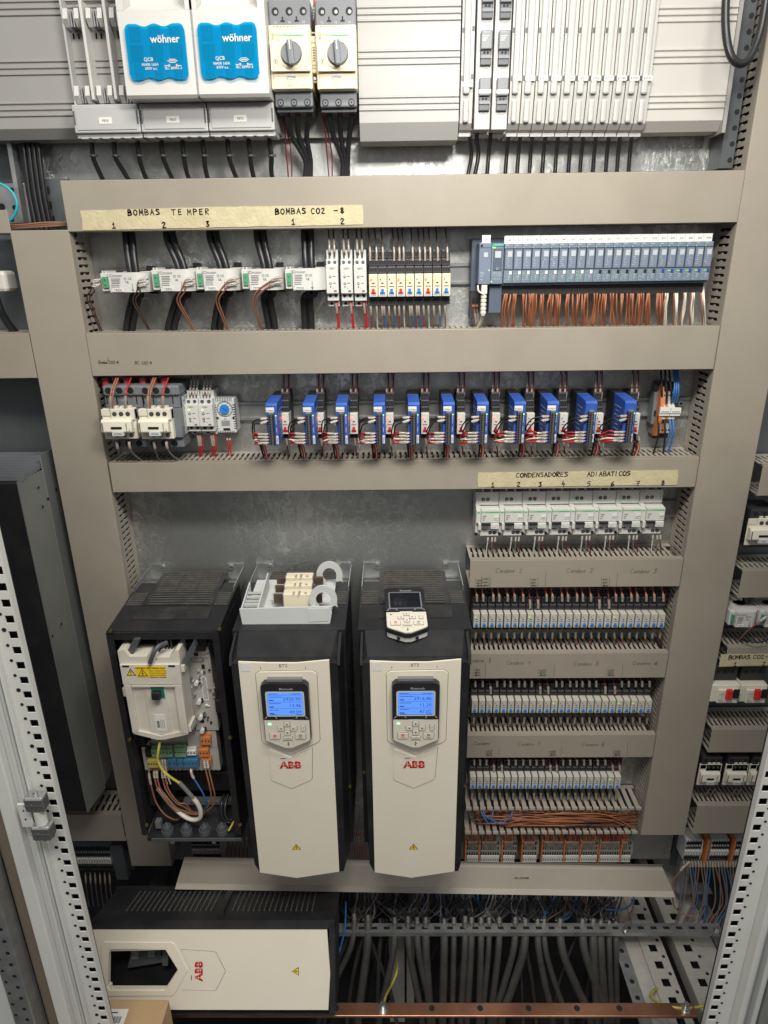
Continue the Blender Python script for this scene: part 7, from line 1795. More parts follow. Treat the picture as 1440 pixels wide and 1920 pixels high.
    wr('green yellow earth wire end at the lower right of the open drive', [(447, 1500, .2), (446, 1525, .215), (437, 1543, .225), (429, 1557, .23)], .0022, M_GYW)
open_drive()

# ---- removed cover lying at the bottom left
def lying_cover():
    t = thing('drive_cover', 'removed drive cover lying on its side at the bottom left, empty panel window', 'drive cover', (-.38, .36, -1.47))
    eu = Vector((0, -.060, .137)).normalized(); ev = Vector((-1, 0, 0)); ew = Vector((0, eu.z, -eu.y))
    o = Vector((-.6215, .362, -1.472))
    T = Matrix(((eu.x, ew.x, ev.x, o.x), (eu.y, ew.y, ev.y, o.y), (eu.z, ew.z, ev.z, o.z), (0, 0, 0, 1)))
    front_plate(t, T, True)
    b = MB(M_DRIVE); b.T = T
    u0, u1, v0, v1 = -.013, .174, -.496, .006
    b.box(u0, u0+.003, -.10, -.0005, v0, v1); b.box(u1-.0165, u1, -.012, -.0005, v0, v1); b.box(u0+.0031, u1-.0035, -.10, -.0005, v0, v0+.012); b.box(u0+.0031, u1-.0035, -.10, -.0005, v1-.006, v1)
    b.box(u1-.003, u1, -.135, -.0125, v0, v1)
    b.build('housing', t)
    v = MB(M_MID, M_BLACK); v.T = T
    for k in range(36):
        if 15 < k < 19: continue
        vv = v0+.05+k*.0112
        v.box(u1+.0001, u1+.0022, -.115, -.035, vv, vv+.0026, M_SLAT)
    v.box(u1+.0001, u1+.006, -.125, -.020, v0+.235, v0+.248, M_DRIVE); v.box(u1+.0001, u1+.006, -.130, -.126, v0, v1, M_DRIVE)
    v.build('side_vents', t)
    i = MB(M_DARK, M_BLACK); i.T = T
    i.box(.0, .16, -.075, -.072, -.21, -.0, M_BLACK)
    i.prism([(.048, -.05), (.105, -.06), (.118, -.11), (.060, -.125)], -.060, -.052, 'xz', M_DARK); i.box(.06, .10, -.05, -.04, -.14, -.128, M_DARK); i.box(.070, .090, -.0515, -.045, -.075, -.06, M_MID); i.box(.075, .088, -.0515, -.045, -.11, -.095, M_MID)
    i.build('inner_bracket', t)
lying_cover()

# ---------------------------------------------------------------- handwriting
GL = {'A': [[(0, 0), (2, 6), (4, 0)], [(.8, 2.2), (3.2, 2.2)]], 'B': [[(0, 0), (.2, 6), (3, 5.6), (3.2, 4.2), (.4, 3.2), (3.6, 2.6), (3.4, .6), (0, 0)]],
      'C': [[(3.6, 5.2), (2, 6), (.4, 4.6), (.2, 1.8), (1.6, .1), (3.6, .8)]], 'D': [[(.3, 0), (.2, 6)], [(-.2, 5.8), (2.6, 5.2), (3.8, 3), (2.6, .6), (0, 0)]],
      'E': [[(3.4, 5.9), (.3, 5.8), (.2, 0), (3.4, .3)], [(.3, 3.1), (2.8, 3.3)]], 'I': [[(1, 0), (1.1, 6)]], 'M': [[(0, 0), (.5, 6), (2.2, 2.2), (4, 6), (4.4, 0)]],
      'N': [[(0, 0), (.3, 6), (3.5, .2), (3.8, 6)]], 'O': [[(2, 6), (.3, 4.6), (.2, 1.6), (2, 0), (3.8, 1.6), (3.8, 4.4), (2, 6)]],
      'P': [[(.2, 0), (.3, 6), (3.2, 5.8), (3.6, 4), (.4, 2.9)]], 'R': [[(.2, 0), (.3, 6), (3.2, 5.8), (3.4, 4.2), (.4, 3), (3.6, 0)]],
      'S': [[(3.6, 5.6), (1.2, 5.9), (.4, 4.4), (3.2, 2.6), (3.2, .8), (.2, .2)]], 'T': [[(-.2, 5.7), (4.2, 6)], [(2, 5.8), (1.9, 0)]],
      'Z': [[(0, 5.8), (3.6, 6), (0, .2), (3.8, 0)]], '-': [[(0, 3), (3.6, 3.2)]],
      '1': [[(.6, 4), (2.2, 6), (2, 0)], [(.6, .1), (3.6, .1)]], '2': [[(.3, 4.8), (1.8, 6), (3.3, 4.8), (.4, .4), (3.8, .3)]], '3': [[(.4, 5.6), (3, 5.8), (1.6, 3.4), (3.4, 2), (2, .1), (.2, .6)]],
      '4': [[(1.6, 6), (.2, 2.4), (3.6, 2.6)], [(2.9, 4.2), (2.7, -.3)]], '5': [[(3.8, 6), (.8, 5.8), (.6, 3.6), (3, 3.2), (3, 1), (.4, 0)]], '6': [[(3, 5.8), (.6, 3), (.8, .6), (3, .4), (3.2, 2.4), (.8, 2.4)]],
      '7': [[(0, 5.8), (3.6, 6), (1.6, 0)], [(.8, 3), (3.2, 3.2)]], '8': [[(1.7, 3.1), (.6, 4.4), (1.6, 5.8), (2.9, 4.6), (1.7, 3.1)], [(1.7, 3.1), (.3, 1.7), (1.6, 0), (3.3, 1.4), (1.7, 3.1)]],
      'c': [[(2.8, 3), (1.4, 3.6), (.4, 2), (1.2, .2), (2.8, .6)]], 'o': [[(1.4, 3.4), (.3, 2), (1.2, .2), (2.4, 1.6), (1.4, 3.4)]], 'n': [[(.2, 0), (.4, 3.2)], [(.4, 2.2), (1.6, 3.3), (2.3, 2.4), (2.4, 0)]],
      'd': [[(2.4, 3), (1, 3.2), (.4, 1.4), (1.2, .2), (2.4, 1.6)], [(2.8, 6), (2.5, 0)]], 'e': [[(.4, 1.8), (2.2, 2.2), (1.6, 3.3), (.5, 2), (1, .2), (2.4, .5)]], 's': [[(2, 3.2), (.8, 3), (1.8, 1.4), (.4, .1)]],
      'm': [[(.2, 0), (.4, 3.2), (1.3, 3), (1.5, 0)], [(1.5, 2.6), (2.6, 3.2), (2.8, 0)]], 'b': [[(.4, 6), (.3, .2), (2, .4), (2, 2.6), (.4, 2.4)]], 'a': [[(2.2, 2.8), (.8, 3.2), (.3, 1), (1.4, .2), (2.2, 2.8), (2.5, 0)]],
      'v': [[(.2, 3.2), (1.2, 0), (2.4, 3.2)]], 'l': [[(1, 6), (.9, .2), (1.6, 0)]], 'u': [[(.2, 3.2), (.4, .4), (1.8, .4), (2.2, 3.2), (2.4, 0)]], 't': [[(1.2, 5), (1, .2), (2, .1)], [(.2, 3.3), (2.2, 3.5)]], 'r': [[(.3, 3.2), (.5, 0)], [(.5, 2), (1.8, 3.2)]], 'i': [[(.8, 3.2), (.9, 0)], [(.8, 4.6), (.85, 4.4)]]}
def hand(mb, s, x, z, hgt, d, w, m, pitch=None, jit=.14, slant=0.0, rise=0.0, rnd=None):
    rnd = rnd or random.Random(hash(s) % 1000 if False else len(s)*7+ord(s[0]))
    k = hgt/6; cx = x
    for ch in s:
        if ch == ' ': cx += (pitch or 5.2*k)*.9; continue
        for ln in GL[ch]:
            pts = [(cx+(a+slant*b+rnd.uniform(-jit, jit))*k, z+(b+rnd.uniform(-jit, jit))*k+(cx-x)*rise) for a, b in ln]
            pts = [(v[0], v[1]) for v in (spline([(a, b, 0) for a, b in pts], 3) if len(pts) > 2 and ch not in 'AEITMN147-Z' else [Vector((a, b, 0)) for a, b in pts])]
            mb.strokes([pts], d, w*rnd.uniform(.75, 1.15), m)
        cx += pitch or (5.2*k if ch.isupper() or ch.isdigit() else 3.3*k)
def tape(label, pts, words, ht, w):
    d = DF+.0008
    t = thing('tape_strip', label, 'tape', W(*pts[0], d), 'strips of masking tape with handwriting')
    q = []; tr = random.Random(len(label))
    for (a, b), (c, e) in zip(pts, pts[1:]+pts[:1]):
        n = max(1, int(math.hypot(c-a, e-b)/14))
        for k in range(n):
            x, z = P(a+(c-a)*k/n, b+(e-b)*k/n, d); q.append((x+(tr.uniform(-.0011, .0011) if abs(c-a) < 12 else 0), z+(tr.uniform(-.0004, .0004) if k else 0)))
    b = MB(M_TAPE); b.prism(q, d-.0003, d+.0003, 'xz'); b.build('tape', t)
    i = MB(M_INK)
    for s, px, py, p in words:
        x, z = P(px, py, d); _, z2 = P(px, py-ht, d)
        hand(i, s, x, z, z2-z, d+.0005, w, M_INK, pitch=(PX(px+p, py, d)-x) if p else None, rise=.012)
    i.build('handwriting', t)
tape('long masking tape reading BOMBAS TEMPER and BOMBAS CO2 -8 on the uppermost wide duct', [(150, 395), (400, 388), (681, 384), (681, 421), (420, 426), (156, 432)],
     [('BOMBAS', 241, 404, 10.5), ('TE', 323, 403, 12), ('MPER', 352, 403, 11.3), ('1', 211, 428, 0), ('2', 305, 427, 0), ('3', 387, 425, 0), ('BOMBAS', 517, 402, 10), ('CO2', 584, 401, 9.5), ('-8', 627, 400, 12), ('1', 547, 421, 0), ('2', 639, 420, 0)], 10, .0018)
tape('masking tape reading CONDENSADORES ADIABATICOS with numbers 1 to 8 over the white breakers', [(897, 886), (1080, 884), (1272, 881), (1269, 909), (1100, 911), (896, 914)],
     [('CONDENSADORES', 968, 895, 7.5), ('ADIABATICOS', 1101, 893, 7.4), ('1', 921, 913, 0), ('2', 969, 912, 0), ('3', 1010, 912, 0), ('4', 1053, 911, 0), ('5', 1101, 911, 0), ('6', 1145, 911, 0), ('7', 1193, 910, 0), ('8', 1240, 909, 0)], 8, .0017)
tape('short masking tape reading BOMBAS CO2 at the right edge of the picture', [(1352, 1227), (1445, 1226), (1445, 1247), (1348, 1250)], [('BOMBAS', 1366, 1236, 6.8), ('CO2', 1412, 1235, 7), ('-', 1434, 1235, 6), ('1', 1375, 1249, 0), ('2', 1429, 1248, 0)], 7, .0016)
def pen_notes(label, items, lines=()):
    d = DF+.0004
    i = MB(M_INKL)
    for s, px, py, h in items:
        x, z = P(px, py, d); _, z2 = P(px, py-h, d); hand(i, s, x, z, z2-z, d, .00075, M_INKL, jit=.2, slant=.15)
    for (a, b_, c, e) in lines: i.strokes([[P(a, b_, d), P(c, e, d)]], d, .0007, M_INKL)
    single(i, 'pen_note', label, 'handwriting', 'pen notes on the ducts')
pen_notes('tiny pen note Bomba CO2-8 on the second wide duct', [('Bomba', 185, 682, 5.5), ('1', 201, 676, 5), ('CO2-8', 204, 682, 5)])
pen_notes('tiny pen note B2 CO2-8 on the second wide duct', [('B2', 253, 683, 5.5), ('CO2-8', 266, 683, 5)])
def box_note(px, y0, y1, w=14):
    L = [(px, y0, px, y1), (px+w, y0, px+w, y1)]
    return [('valv', px+2, y0+(y1-y0)*.34, 4), ('entr', px+2, y0+(y1-y0)*.66, 4), ('desc', px+2, y0+(y1-y0)*.96, 4)], L
for lab, names_, lines, boxes in (('pen notes Condens 1, Condens 2 and Condens 3 on the uppermost short duct', [('Condens 1', 929, 1074, 8), ('Condens 2', 1062, 1074, 8), ('Condens 3', 1181, 1075, 8)], [(920, 1082, 919, 1103), (1024, 1072, 1022, 1100), (1158, 1074, 1156, 1100)], [(892, 1084, 1100, 11), (904, 1080, 1100, 13), (994, 1082, 1100, 15), (1128, 1082, 1100, 15)]),
                                ('pen notes Condens 4, Condens 5 and Condens 6 on the middle short duct', [('ndens 3', 886, 1242, 7), ('Condens 4', 949, 1246, 7), ('Condens 5', 1076, 1248, 7), ('Condens 6', 1186, 1247, 7)], [(911, 1240, 910, 1270), (1040, 1246, 1038, 1268), (1168, 1246, 1166, 1268)], [(888, 1252, 1268, 6), (1010, 1254, 1268, 13), (1138, 1254, 1268, 13)]),
                                ('pen notes Condens 7 and Condens 8 on the lowest short duct', [('Condens', 888, 1397, 6), ('Condens 7', 971, 1398, 6), ('Condens 8', 1091, 1399, 6)], [(936, 1400, 935, 1416), (1053, 1400, 1052, 1416), (1177, 1392, 1176, 1418)], [(910, 1405, 1418, 12), (1029, 1406, 1418, 12), (1150, 1406, 1418, 12)])):
    it = list(names_); ln = list(lines)
    for (px, y0, y1, w) in boxes:
        a, b_ = box_note(px, y0, y1, w); it += a; ln += b_
    pen_notes(lab, it, ln)

# ---------------------------------------------------------------- duct cover lying at the bottom, terminal rows, cables
def lying_duct_cover():
    t = thing('duct_cover', 'loose grey duct cover lying across the bottom below the drives', 'duct cover', (.06, .17, -1.33))
    a, b_, c, e = W(346, 1607, .150), W(1240, 1622, .150), W(331, 1656, .176), W(1262, 1671, .176)
    A, B, Cc, E = (Vector(v) for v in (a, b_, c, e))
    nrm = (B-A).cross(Cc-A).normalized(); nrm = nrm if nrm.y > 0 else -nrm
    def slab(mb, p, th, m):
        q = [v-nrm*th for v in p]; mb.add([tuple(v) for v in p]+[tuple(v) for v in q], [(0, 1, 2, 3), (7, 6, 5, 4), (0, 4, 5, 1), (1, 5, 6, 2), (2, 6, 7, 3), (3, 7, 4, 0)], m)
    m = MB(M_DUCT); slab(m, [A, B, E, Cc], .002, M_DUCT)
    up = (A-Cc).normalized()
    lerp = lambda p, q, u: p+(q-p)*u
    slab(m, [lerp(A, Cc, .12)+nrm*.0006, lerp(B, E, .12)+nrm*.0006, lerp(B, E, .22)+nrm*.0006, lerp(A, Cc, .22)+nrm*.0006], .0005, M_DUCTW)
    m.build('face', t)
    m = MB(M_DUCTW); fw = Vector((0, 1, -.25)).normalized(); slab(m, [Cc+nrm*.0003, E+nrm*.0003, E+fw*.013+nrm*.0003, Cc+fw*.013+nrm*.0003], .002, M_DUCTW); m.build('front_lip', t)
    m = MB(M_DUCTW); slab(m, [A+nrm*.010+up*.004, B+nrm*.010+up*.004, B+nrm*.0002, A+nrm*.0002], .002, M_DUCTW); m.build('rear_lip', t)
    m = MB(M_INK); p = lerp(lerp(A, B, .70), lerp(Cc, E, .70), .62)+nrm*.0008
    ex = (B-A).normalized(); m.T = Matrix(((ex.x, nrm.x, up.x, p.x), (ex.y, nrm.y, up.y, p.y), (ex.z, nrm.z, up.z, p.z), (0, 0, 0, 1)))
    m.text('SEL LEXOMS', 0, 0, 0, .0058, M_INK, bold=.02); m.build('stamped_print', t)
lying_duct_cover()

def small_terminals(label, px0, px1, ya, yb, d, group, n=None, mark=True, m=M_LGREY):
    x0, x1, z0, z1 = rect(px0, ya, px1, yb, d); h = z1-z0
    t = thing('terminal_block', label, 'terminal block', ((x0+x1)/2, 0, z0), group)
    b = MB(m, M_HOLE); b.prism([(.01, z0), (d-.004, z0), (d, z0+h*.45), (d-.004, z1), (.01, z1+.003)], x0, x1, 'dz', m)
    for k in range(int((x1-x0)/.0062)):
        for v in (.12, .62, .85): b.box(x0+.0012+k*.0062, x0+.0046+k*.0062, d-.0026, d+.0002, z0+h*v, z0+h*(v+.1), M_HOLE)
        b.box(x0+.0059+k*.0062, x0+.0062+k*.0062, .012, d+.0001, z0, z1, M_HOLE)
    b.build('housing', t)
    if mark:
        q = MB(M_LABEL, M_INKG)
        for k in range(int((x1-x0)/.0062)): q.box(x0+.0006+k*.0062, x0+.0056+k*.0062, d-.001, d+.0025, z0+h*.36, z0+h*.56); q.box(x0+.002+k*.0062, x0+.004+k*.0062, d+.0026, d+.0027, z0+h*.40, z0+h*.52, M_INKG)
        q.build('marker_strip', t)
    return t
small_terminals('grey fuse terminals under the open drive, behind the lying duct cover', 360, 416, 1578, 1610, .05, 'small terminals at the lower left')
small_terminals('dark terminal strip at the lower left below the leftmost duct end', 138, 212, 1588, 1634, .05, 'small terminals at the lower left', m=M_MID)
for k in range(6):
    px = 160+k*9
    wire('short marked wires below the dark lower left terminals', [W(px, 1636, .045), W(px+1, 1650, .05), W(px+3, 1672, .045), W(px+7, 1700, .03)], .0013, M_GREYW, 'wires below the lower left terminals', sleeves=((.15, .5),), seg=3)
b = MB(M_DARK); x0, x1, z0, z1 = rect(206, 1580, 246, 1650, .04); b.box(x0, x1, .008, .03, z0+.02, z1-.01, bev=.004); b.box(x0+.012, x1-.01, .03, .05, z0+.01, z1, bev=.003); single(b, 'mounting_bracket', 'dark end bracket of the lower left terminal strip', 'bracket')
for k, (a, c) in enumerate(((425, 470), (664, 690))):
    for j in range(6):
        px = a+j*(c-a)/6
        wire('orange brown wires behind the drives at the bottom', [W(px, 1560, .05), W(px+1, 1585, .05), W(px+2, 1612, .045)], .0015, M_BROWN, 'wires behind the drives', sleeves=((.2, .5),), seg=3)

# wires and cables hanging below the panel
CABX = [(664, 1735, 600), (690, 1738, 672), (740, 1742, 712), (765, 1740, 790), (782, 1742, 810), (798, 1742, 806), (833, 1745, 830), (851, 1742, 848), (872, 1740, 864), (884, 1742, 876), (902, 1742, 898), (917, 1742, 905), (936, 1742, 920), (966, 1742, 928), (985, 1745, 942), (1008, 1745, 1035), (1020, 1745, 1060), (1050, 1745, 1105), (1092, 1745, 1140), (1112, 1745, 1120), (1126, 1748, 1136), (1142, 1748, 1148), (1155, 1750, 1158)]
CAB_GROUP = 'thick grey cables hanging below the bottom rail'
for i, (px, y, ex) in enumerate(CABX):
    wire('thick grey cable hanging from the bottom rail, ' + ('leftmost of the bunch' if i == 0 else 'rightmost of the bunch' if i == len(CABX)-1 else f'{ORD[i]} from the left'), [W(px, y-22, .115), W(px, y+4, .140), W(px+(ex-px)*.12, y+45, .165), W(px+(ex-px)*.6, y+110, .185), W(ex, 1905, .20), W(ex+(ex-px)*.3, 2010, .21)], random.choice((.0068, .0080, .0098)), M_GCABLE, CAB_GROUP, 'grey_cable', 'cable', n=9, ferrule=None)
for i, (px, y, ex) in enumerate(CABX):
    b = MB(M_SHIELD); x, d, z = W(px, y-16, .128); b.cyl((x, d, z-.008), 'z', .0044, .014, 8, r2=.0036); single(b, 'cable_shield', f'pale shield sleeve on the {("leftmost" if i == 0 else "rightmost" if i == len(CABX)-1 else ORD[i])} thick grey cable at the bottom rail', 'cable sleeve', 'pale shield sleeves on the grey cables')
STUFF_W = MB(M_CABLE, M_GREYW, M_BLUEW, M_MBROWN)
for i in range(230):
    px = random.uniform(640, 1170); ex = min(CABX, key=lambda c: abs(c[0]-px+random.uniform(-40, 40)))[0]+random.uniform(-8, 8)
    y1 = random.uniform(1720, 1742); sag = random.gauss(0, 9)
    STUFF_W.tube(spline([W(px, 1655, .05), W(px+sag*.2, 1682, .075), W((px+ex)/2+sag, 1705, .100), W(ex+sag*.3, 1725, .115), W(ex, y1, .125)], 4), random.choice((.0012, .0016, .0020)), 5, random.choice((M_CABLE, M_CABLE, M_CABLE, M_CABLE, M_CABLE, M_CABLE, M_GREYW, M_DBROWN)))
for i in range(22):
    px = random.uniform(650, 1160); ex = px+random.uniform(-70, 60)
    STUFF_W.tube(spline([W(px, 1722, .10), W(px+2, 1748, .118), W(px+(ex-px)*.3, 1790, .125), W(px+(ex-px)*.7, 1850, .13), W(ex, 1930, .13)], 4), random.choice((.0032, .0042, .0055)), 6, random.choice((M_GCABLE, M_CABLE)))
tag(single(STUFF_W, 'thin_wires', 'mass of thin dark wires and cables fanning down behind the thick grey cables', 'wires'), kind='stuff')
for i, pts in enumerate(([(793, 1668), (795, 1695), (797, 1722), (799, 1738)], [(815, 1668), (822, 1690), (828, 1715), (833, 1735)], [(873, 1668), (876, 1690), (878, 1712), (880, 1735)], [(895, 1668), (898, 1695), (908, 1725), (920, 1732)], [(978, 1668), (979, 1690), (978, 1712), (977, 1730)], [(1045, 1668), (1036, 1690), (1026, 1708), (1018, 1722)], [(1084, 1668), (1078, 1695), (1068, 1718), (1055, 1726)], [(1190, 1678), (1184, 1695), (1165, 1706), (1138, 1705)])):
    wire(f'blue wire hanging below the lying duct cover, {nth(i, 8)} of the blue ones', [W(a, c, .06+.02*k) for k, (a, c) in enumerate(pts)], .0019, M_BLUEW, 'blue wires below the lying duct cover')
wire('pinkish brown wire looping at the right below the lying duct cover', [W(1188, 1682, .06), W(1186, 1705, .08), W(1172, 1722, .09), W(1145, 1720, .1)], .0018, M_MBROWN, 'brown wires below the lying duct cover')
wire('blue wire curving down right of the lying drive cover', [W(648, 1690, .12), W(648, 1715, .14), W(645, 1750, .16), (W(634, 1790, .18)), W(620, 1818, .2)], .0022, M_BLUEW, 'blue wires below the lying duct cover')

# bottom rail
def bottom_rail():
    b = MB(M_STEEL, M_HOLE)
    A, B = Vector(W(620, 1746, .145)), Vector(W(1350, 1752, .145))
    z = (A.z+B.z)/2
    b.box(A.x, B.x, .128, .152, z+.008, z+.010); b.box(A.x, B.x, .150, .152, z-.002, z+.0079); b.box(A.x, B.x, .128, .130, z-.002, z+.0079)
    n = int((B.x-A.x)/.030)
    for k in range(n): b.box(A.x+.006+k*.030, A.x+.020+k*.030, .137, .144, z+.0101, z+.0105, M_HOLE)
    single(b, 'perforated_rail', 'slotted galvanised rail across the bottom carrying the grey cables', 'rail')
    for i, px in enumerate((1168, 1338)):
        s = MB(M_CHROME); x = PX(px, 1748, .14); s.cyl((x, .150, z+.0106), 'z', .009, .006, 6); s.cyl((x, .150, z+.0167), 'z', .005, .007, 10); single(s, 'bolt', f'hexagon bolt on the bottom rail, {("middle", "right end")[i]} one', 'bolt', 'bolts of the bottom rail')
bottom_rail()
# floor frame strips running front to back at the right
def floor_strip(label, x0, x1, z, d0, d1, holes, m=M_PERF, round_=False):
    b = MB(m, M_HOLE)
    if round_:
        b.box(x0, x1, d0, d1, z-.002, z)
        for k in range(holes): d = d0+(d1-d0)*(k+.5)/holes; b.cyl(((x0+x1)/2, d, z+.0001), 'z', .0055, .0004, 10, M_HOLE)
    else:
        w = x1-x0; h = .018; pit = (d1-d0)/holes; ha, hb = x0+w*.32, x0+w*.32+h
        b.box(x0, ha, d0, d1, z-.002, z); b.box(hb, x1, d0, d1, z-.002, z)
        for k in range(holes): b.box(ha, hb, d0+k*pit, d0+(k+1)*pit-h, z-.002, z); b.cyl((x1-w*.16, d0+(k+.3)*pit, z+.0001), 'z', .004, .0004, 10, M_HOLE)
        b.box(ha, hb, d0, d1, z-.030, z-.029, M_HOLE)
        b.box(x0-.002, x0, d0, d1, z-.04, z-.0001); b.box(x1, x1+.002, d0, d1, z-.04, z-.0001)
    single(b, 'floor_strip', label, 'floor strip', 'metal floor strips at the lower right')
floor_strip('metal floor strip with square holes, the left one at the lower right', .590, .640, -1.60, -.14, .60, 18)
floor_strip('metal floor strip with square holes, the right one at the lower right', .672, .726, -1.60, -.14, .60, 18)
floor_strip('narrow metal floor strip with round holes right of the grey cables', .525, .553, -1.602, .09, .60, 14, M_STEEL, True)
floor_strip('narrow metal floor strip with round holes by the right post', .77, .80, -1.602, -.1, .60, 14, M_STEEL, True)
b = MB(M_PERF); b.box(.553, .588, -.14, .60, -1.612, -1.606); b.box(.728, .768, -.14, .6, -1.612, -1.606); single(b, 'floor_sheet', 'dusty metal sheet between the floor strips at the lower right', 'sheet')
b = MB(M_BASEF); b.box(-.66, .52, .40, .43, -1.70, -1.60); b.box(-.66, -.62, -.1, .43, -1.70, -1.605); single(b, 'base_frame', 'dark steel base frame under the copper bar', 'frame')
b = MB(M_PERF); x0, x1, z0, z1 = rect(730, 1760, 790, 1905, .06); b.box(x0, x0+.040, .03, .06, z0-.1, z1); b.box(x0+.046, x0+.066, .02, .05, z0-.1, z1); single(b, 'support_strut', 'dull vertical metal strut behind the grey cables', 'strut')

# copper earth bar
def copper_bar():
    z = -1.505; d0, d1 = .328, .355
    t = thing('copper_bar', 'copper earth bar with round holes across the bottom of the picture', 'busbar', (.05, .3, z))
    b = MB(M_COPPER, M_HOLE); xa, xb = -.49, .616
    b.box(xa, xb, d0, d1, z-.007, z, M_COPPER, bev=.0012)
    for px in (447, 540, 630, 810, 901, 992, 1083, 1163):
        x, d = floor_at(px, 1896, z); b.cyl((x, (d0+d1)/2-.002, z+.0001), 'z', .0062, .0004, 14, M_HOLE)
    b.build('bar', t)
    for px in (365, 449, 718, 1285):
        x, d = floor_at(px, 1894, z); s = MB(M_CHROME); s.cyl((x, .342, z+.0002), 'z', .011, .002, 16); s.cyl((x, .342, z+.0023), 'z', .0082, .007, 6); s.cyl((x, .342, z+.0094), 'z', .005, .010, 10); s.build('bolt', t)
copper_bar()
wire('yellow green earth cable bolted to the middle of the copper bar', [W(745, 1805, .15), W(744, 1822, .19), W(735, 1845, .23), W(724, 1866, .29), W(719, 1884, .338)], .0029, M_GYW, 'earth cables at the copper bar', 'earth_cable', 'cable')
wire('yellow green earth cable, left of the right end bolt of the copper bar', [W(1245, 1848, .20), W(1225, 1858, .26), W(1222, 1872, .30), W(1250, 1886, .33), W(1283, 1891, .342)], .0029, M_GYW, 'earth cables at the copper bar', 'earth_cable', 'cable')
wire('yellow green earth cable, right of the right end bolt of the copper bar', [W(1328, 1858, .20), W(1330, 1872, .25), W(1318, 1886, .32), W(1288, 1891, .342)], .0029, M_GYW, 'earth cables at the copper bar', 'earth_cable', 'cable')
# cardboard box
def carton():
    x1, d0, _ = W(314, 1882, .36); z = PZ(260, 1880, .40)
    t = thing('cardboard_box', 'brown cardboard box with barcode label at the bottom left corner', 'box', (-.53, .45, z-.1))
    xb, db = floor_at(314, 1884, z); xa, da = floor_at(200, 1874, z)
    b = MB(M_CARD); b.box(xa-.08, xb, da, da+.20, z-.12, z, bev=.002); b.build('box', t)
    b = MB(M_CARD); b.box(xa-.08, xb+.001, da+.004, da+.2, z+.0003, z+.0016); b.build('flap', t)
    l = MB(M_LABEL, M_INK); lx, ld = floor_at(205, 1893, z); l.box(lx-.03, lx+.038, ld, ld+.030, z+.0018, z+.0022)
    for k in range(14): l.box(lx+.004+k*.0019, lx+.0052+k*.0019-(k % 3)*.0002, ld+.014, ld+.026, z+.0023, z+.0024, M_INK)
    l.box(lx+.004, lx+.02, ld+.006, ld+.008, z+.0023, z+.0024, M_INK); l.build('barcode_label', t)
carton()

# ---------------------------------------------------------------- left neighbour: big drive, ducts
def left_drive():
    t = thing('frequency_drive', 'large black drive with bare metal side plate at the left edge', 'drive', (-.8, 0, -1.15))
    x1 = -.650; zt = PZ(20, 905, .165); zb = PZ(158, 1518, .160)
    b = MB(M_DRIVE); b.box(-1.05, x1-.0125, .02, .165, zb, zt, bev=.003); b.build('casing', t)
    s = MB(mat('side_plate_steel', (.24, .255, .25), .40, .45, var=.12, vscale=8, dirt=(.25, .20, .15), dscale=5, damt=.35), M_HOLE)
    s.prism([(x1-.0012, .0955), (x1-.010, .168), (x1-.012, .168), (x1-.0032, .0955)], zb, zt+.002, 'xd'); s.prism([(x1, .0945), (x1-.0016, .0958), (x1-.004, .010), (x1-.0025, .010)], zb+.01, zt+.03, 'xd')
    for (px, py) in ((80, 950), (90, 935), (105, 917), (72, 914), (115, 1170), (98, 1193), (158, 945)):
        v = ray(px, py); k = (x1-CAM.x)/v.x; q = CAM+v*k; s.cyl((x1+.0002, -q.y, q.z), 'x', .003, .0005, 8, M_HOLE)
    s.build('side_plate', t)
    g = MB(M_MID)
    for k in range(16): d = .012+k*.0095; g.box(-1.05, x1-.005, d, d+.0035, zt+.001+(.16-d)*.03, zt+.010+(.16-d)*.03)
    g.box(-.83, -.825, .012, .16, zt+.0005, zt+.006); g.build('top_grille', t)
left_drive()
x0, x1, z0, z1 = rect(-120, 626, 61, 710, .08)
hduct('piece of grey horizontal duct entering from the left edge of the picture', -1.1, PX(62, 668, .08), z1, z0)
xb = PX(238, 1550, .08)
hd = hduct('grey duct end at the lower left behind the left post', -.95, -.637, PZ(190, 1528, .08), PZ(190, 1577, .08), pitch=.014, slot=.007)

# ---------------------------------------------------------------- right neighbour
for i, (y0, y1, xa) in enumerate(((872, 930, 1411), (1070, 1121, 1375), (1214, 1250, 1352), (1368, 1411, 1325), (1511, 1563, 1295))):
    hduct(f'grey horizontal duct at the right edge, {("uppermost", "second", "third", "fourth", "lowest")[i]} of five', .690, 1.15, PZ(xa, y0, .08), PZ(xa, y1, .08))
RG = 'small contactors at the right edge'
contactor('cream contactor cut off by the right edge, above the second duct there', 1406, 1462, 976, 1027, 'KM1', False, RG, d=.085)
for i, (a, b_) in enumerate(((1313, 1354), (1362, 1404), (1407, 1450))):
    contactor(f'small cream contactor at the lower right edge, {("left", "middle", "right")[i]} of three', a, b_, 1438, 1478, f'KM{i+2}', False, RG, d=.080)
    for k in range(2):
        wire(f'dark wires above the {("left", "middle", "right")[i]} small contactor at the right edge', [W(a+22+k*14, 1442, .068), W(a+22+k*14, 1430, .062), W(a+22+k*14, 1412, .05)], .0015, M_DREDW, 'wires above the right edge contactors', sleeves=((.05, .6),))
        wire(f'grey wires below the {("left", "middle", "right")[i]} small contactor at the right edge', [W(a+18+k*10, 1478, .06), W(a+12+k*10, 1488, .062), W(a+6+k*9, 1492, .05)], .0015, M_GREYW, 'wires below the right edge contactors')
for i, (a, b_) in enumerate(((1370, 1424), (1426, 1480))):
    cur_trans(f'white current transformer at the right edge, {("left", "right")[i]} one above tape BOMBAS CO2', a, b_, 1148, 1176, ('T1', 'T2')[i])
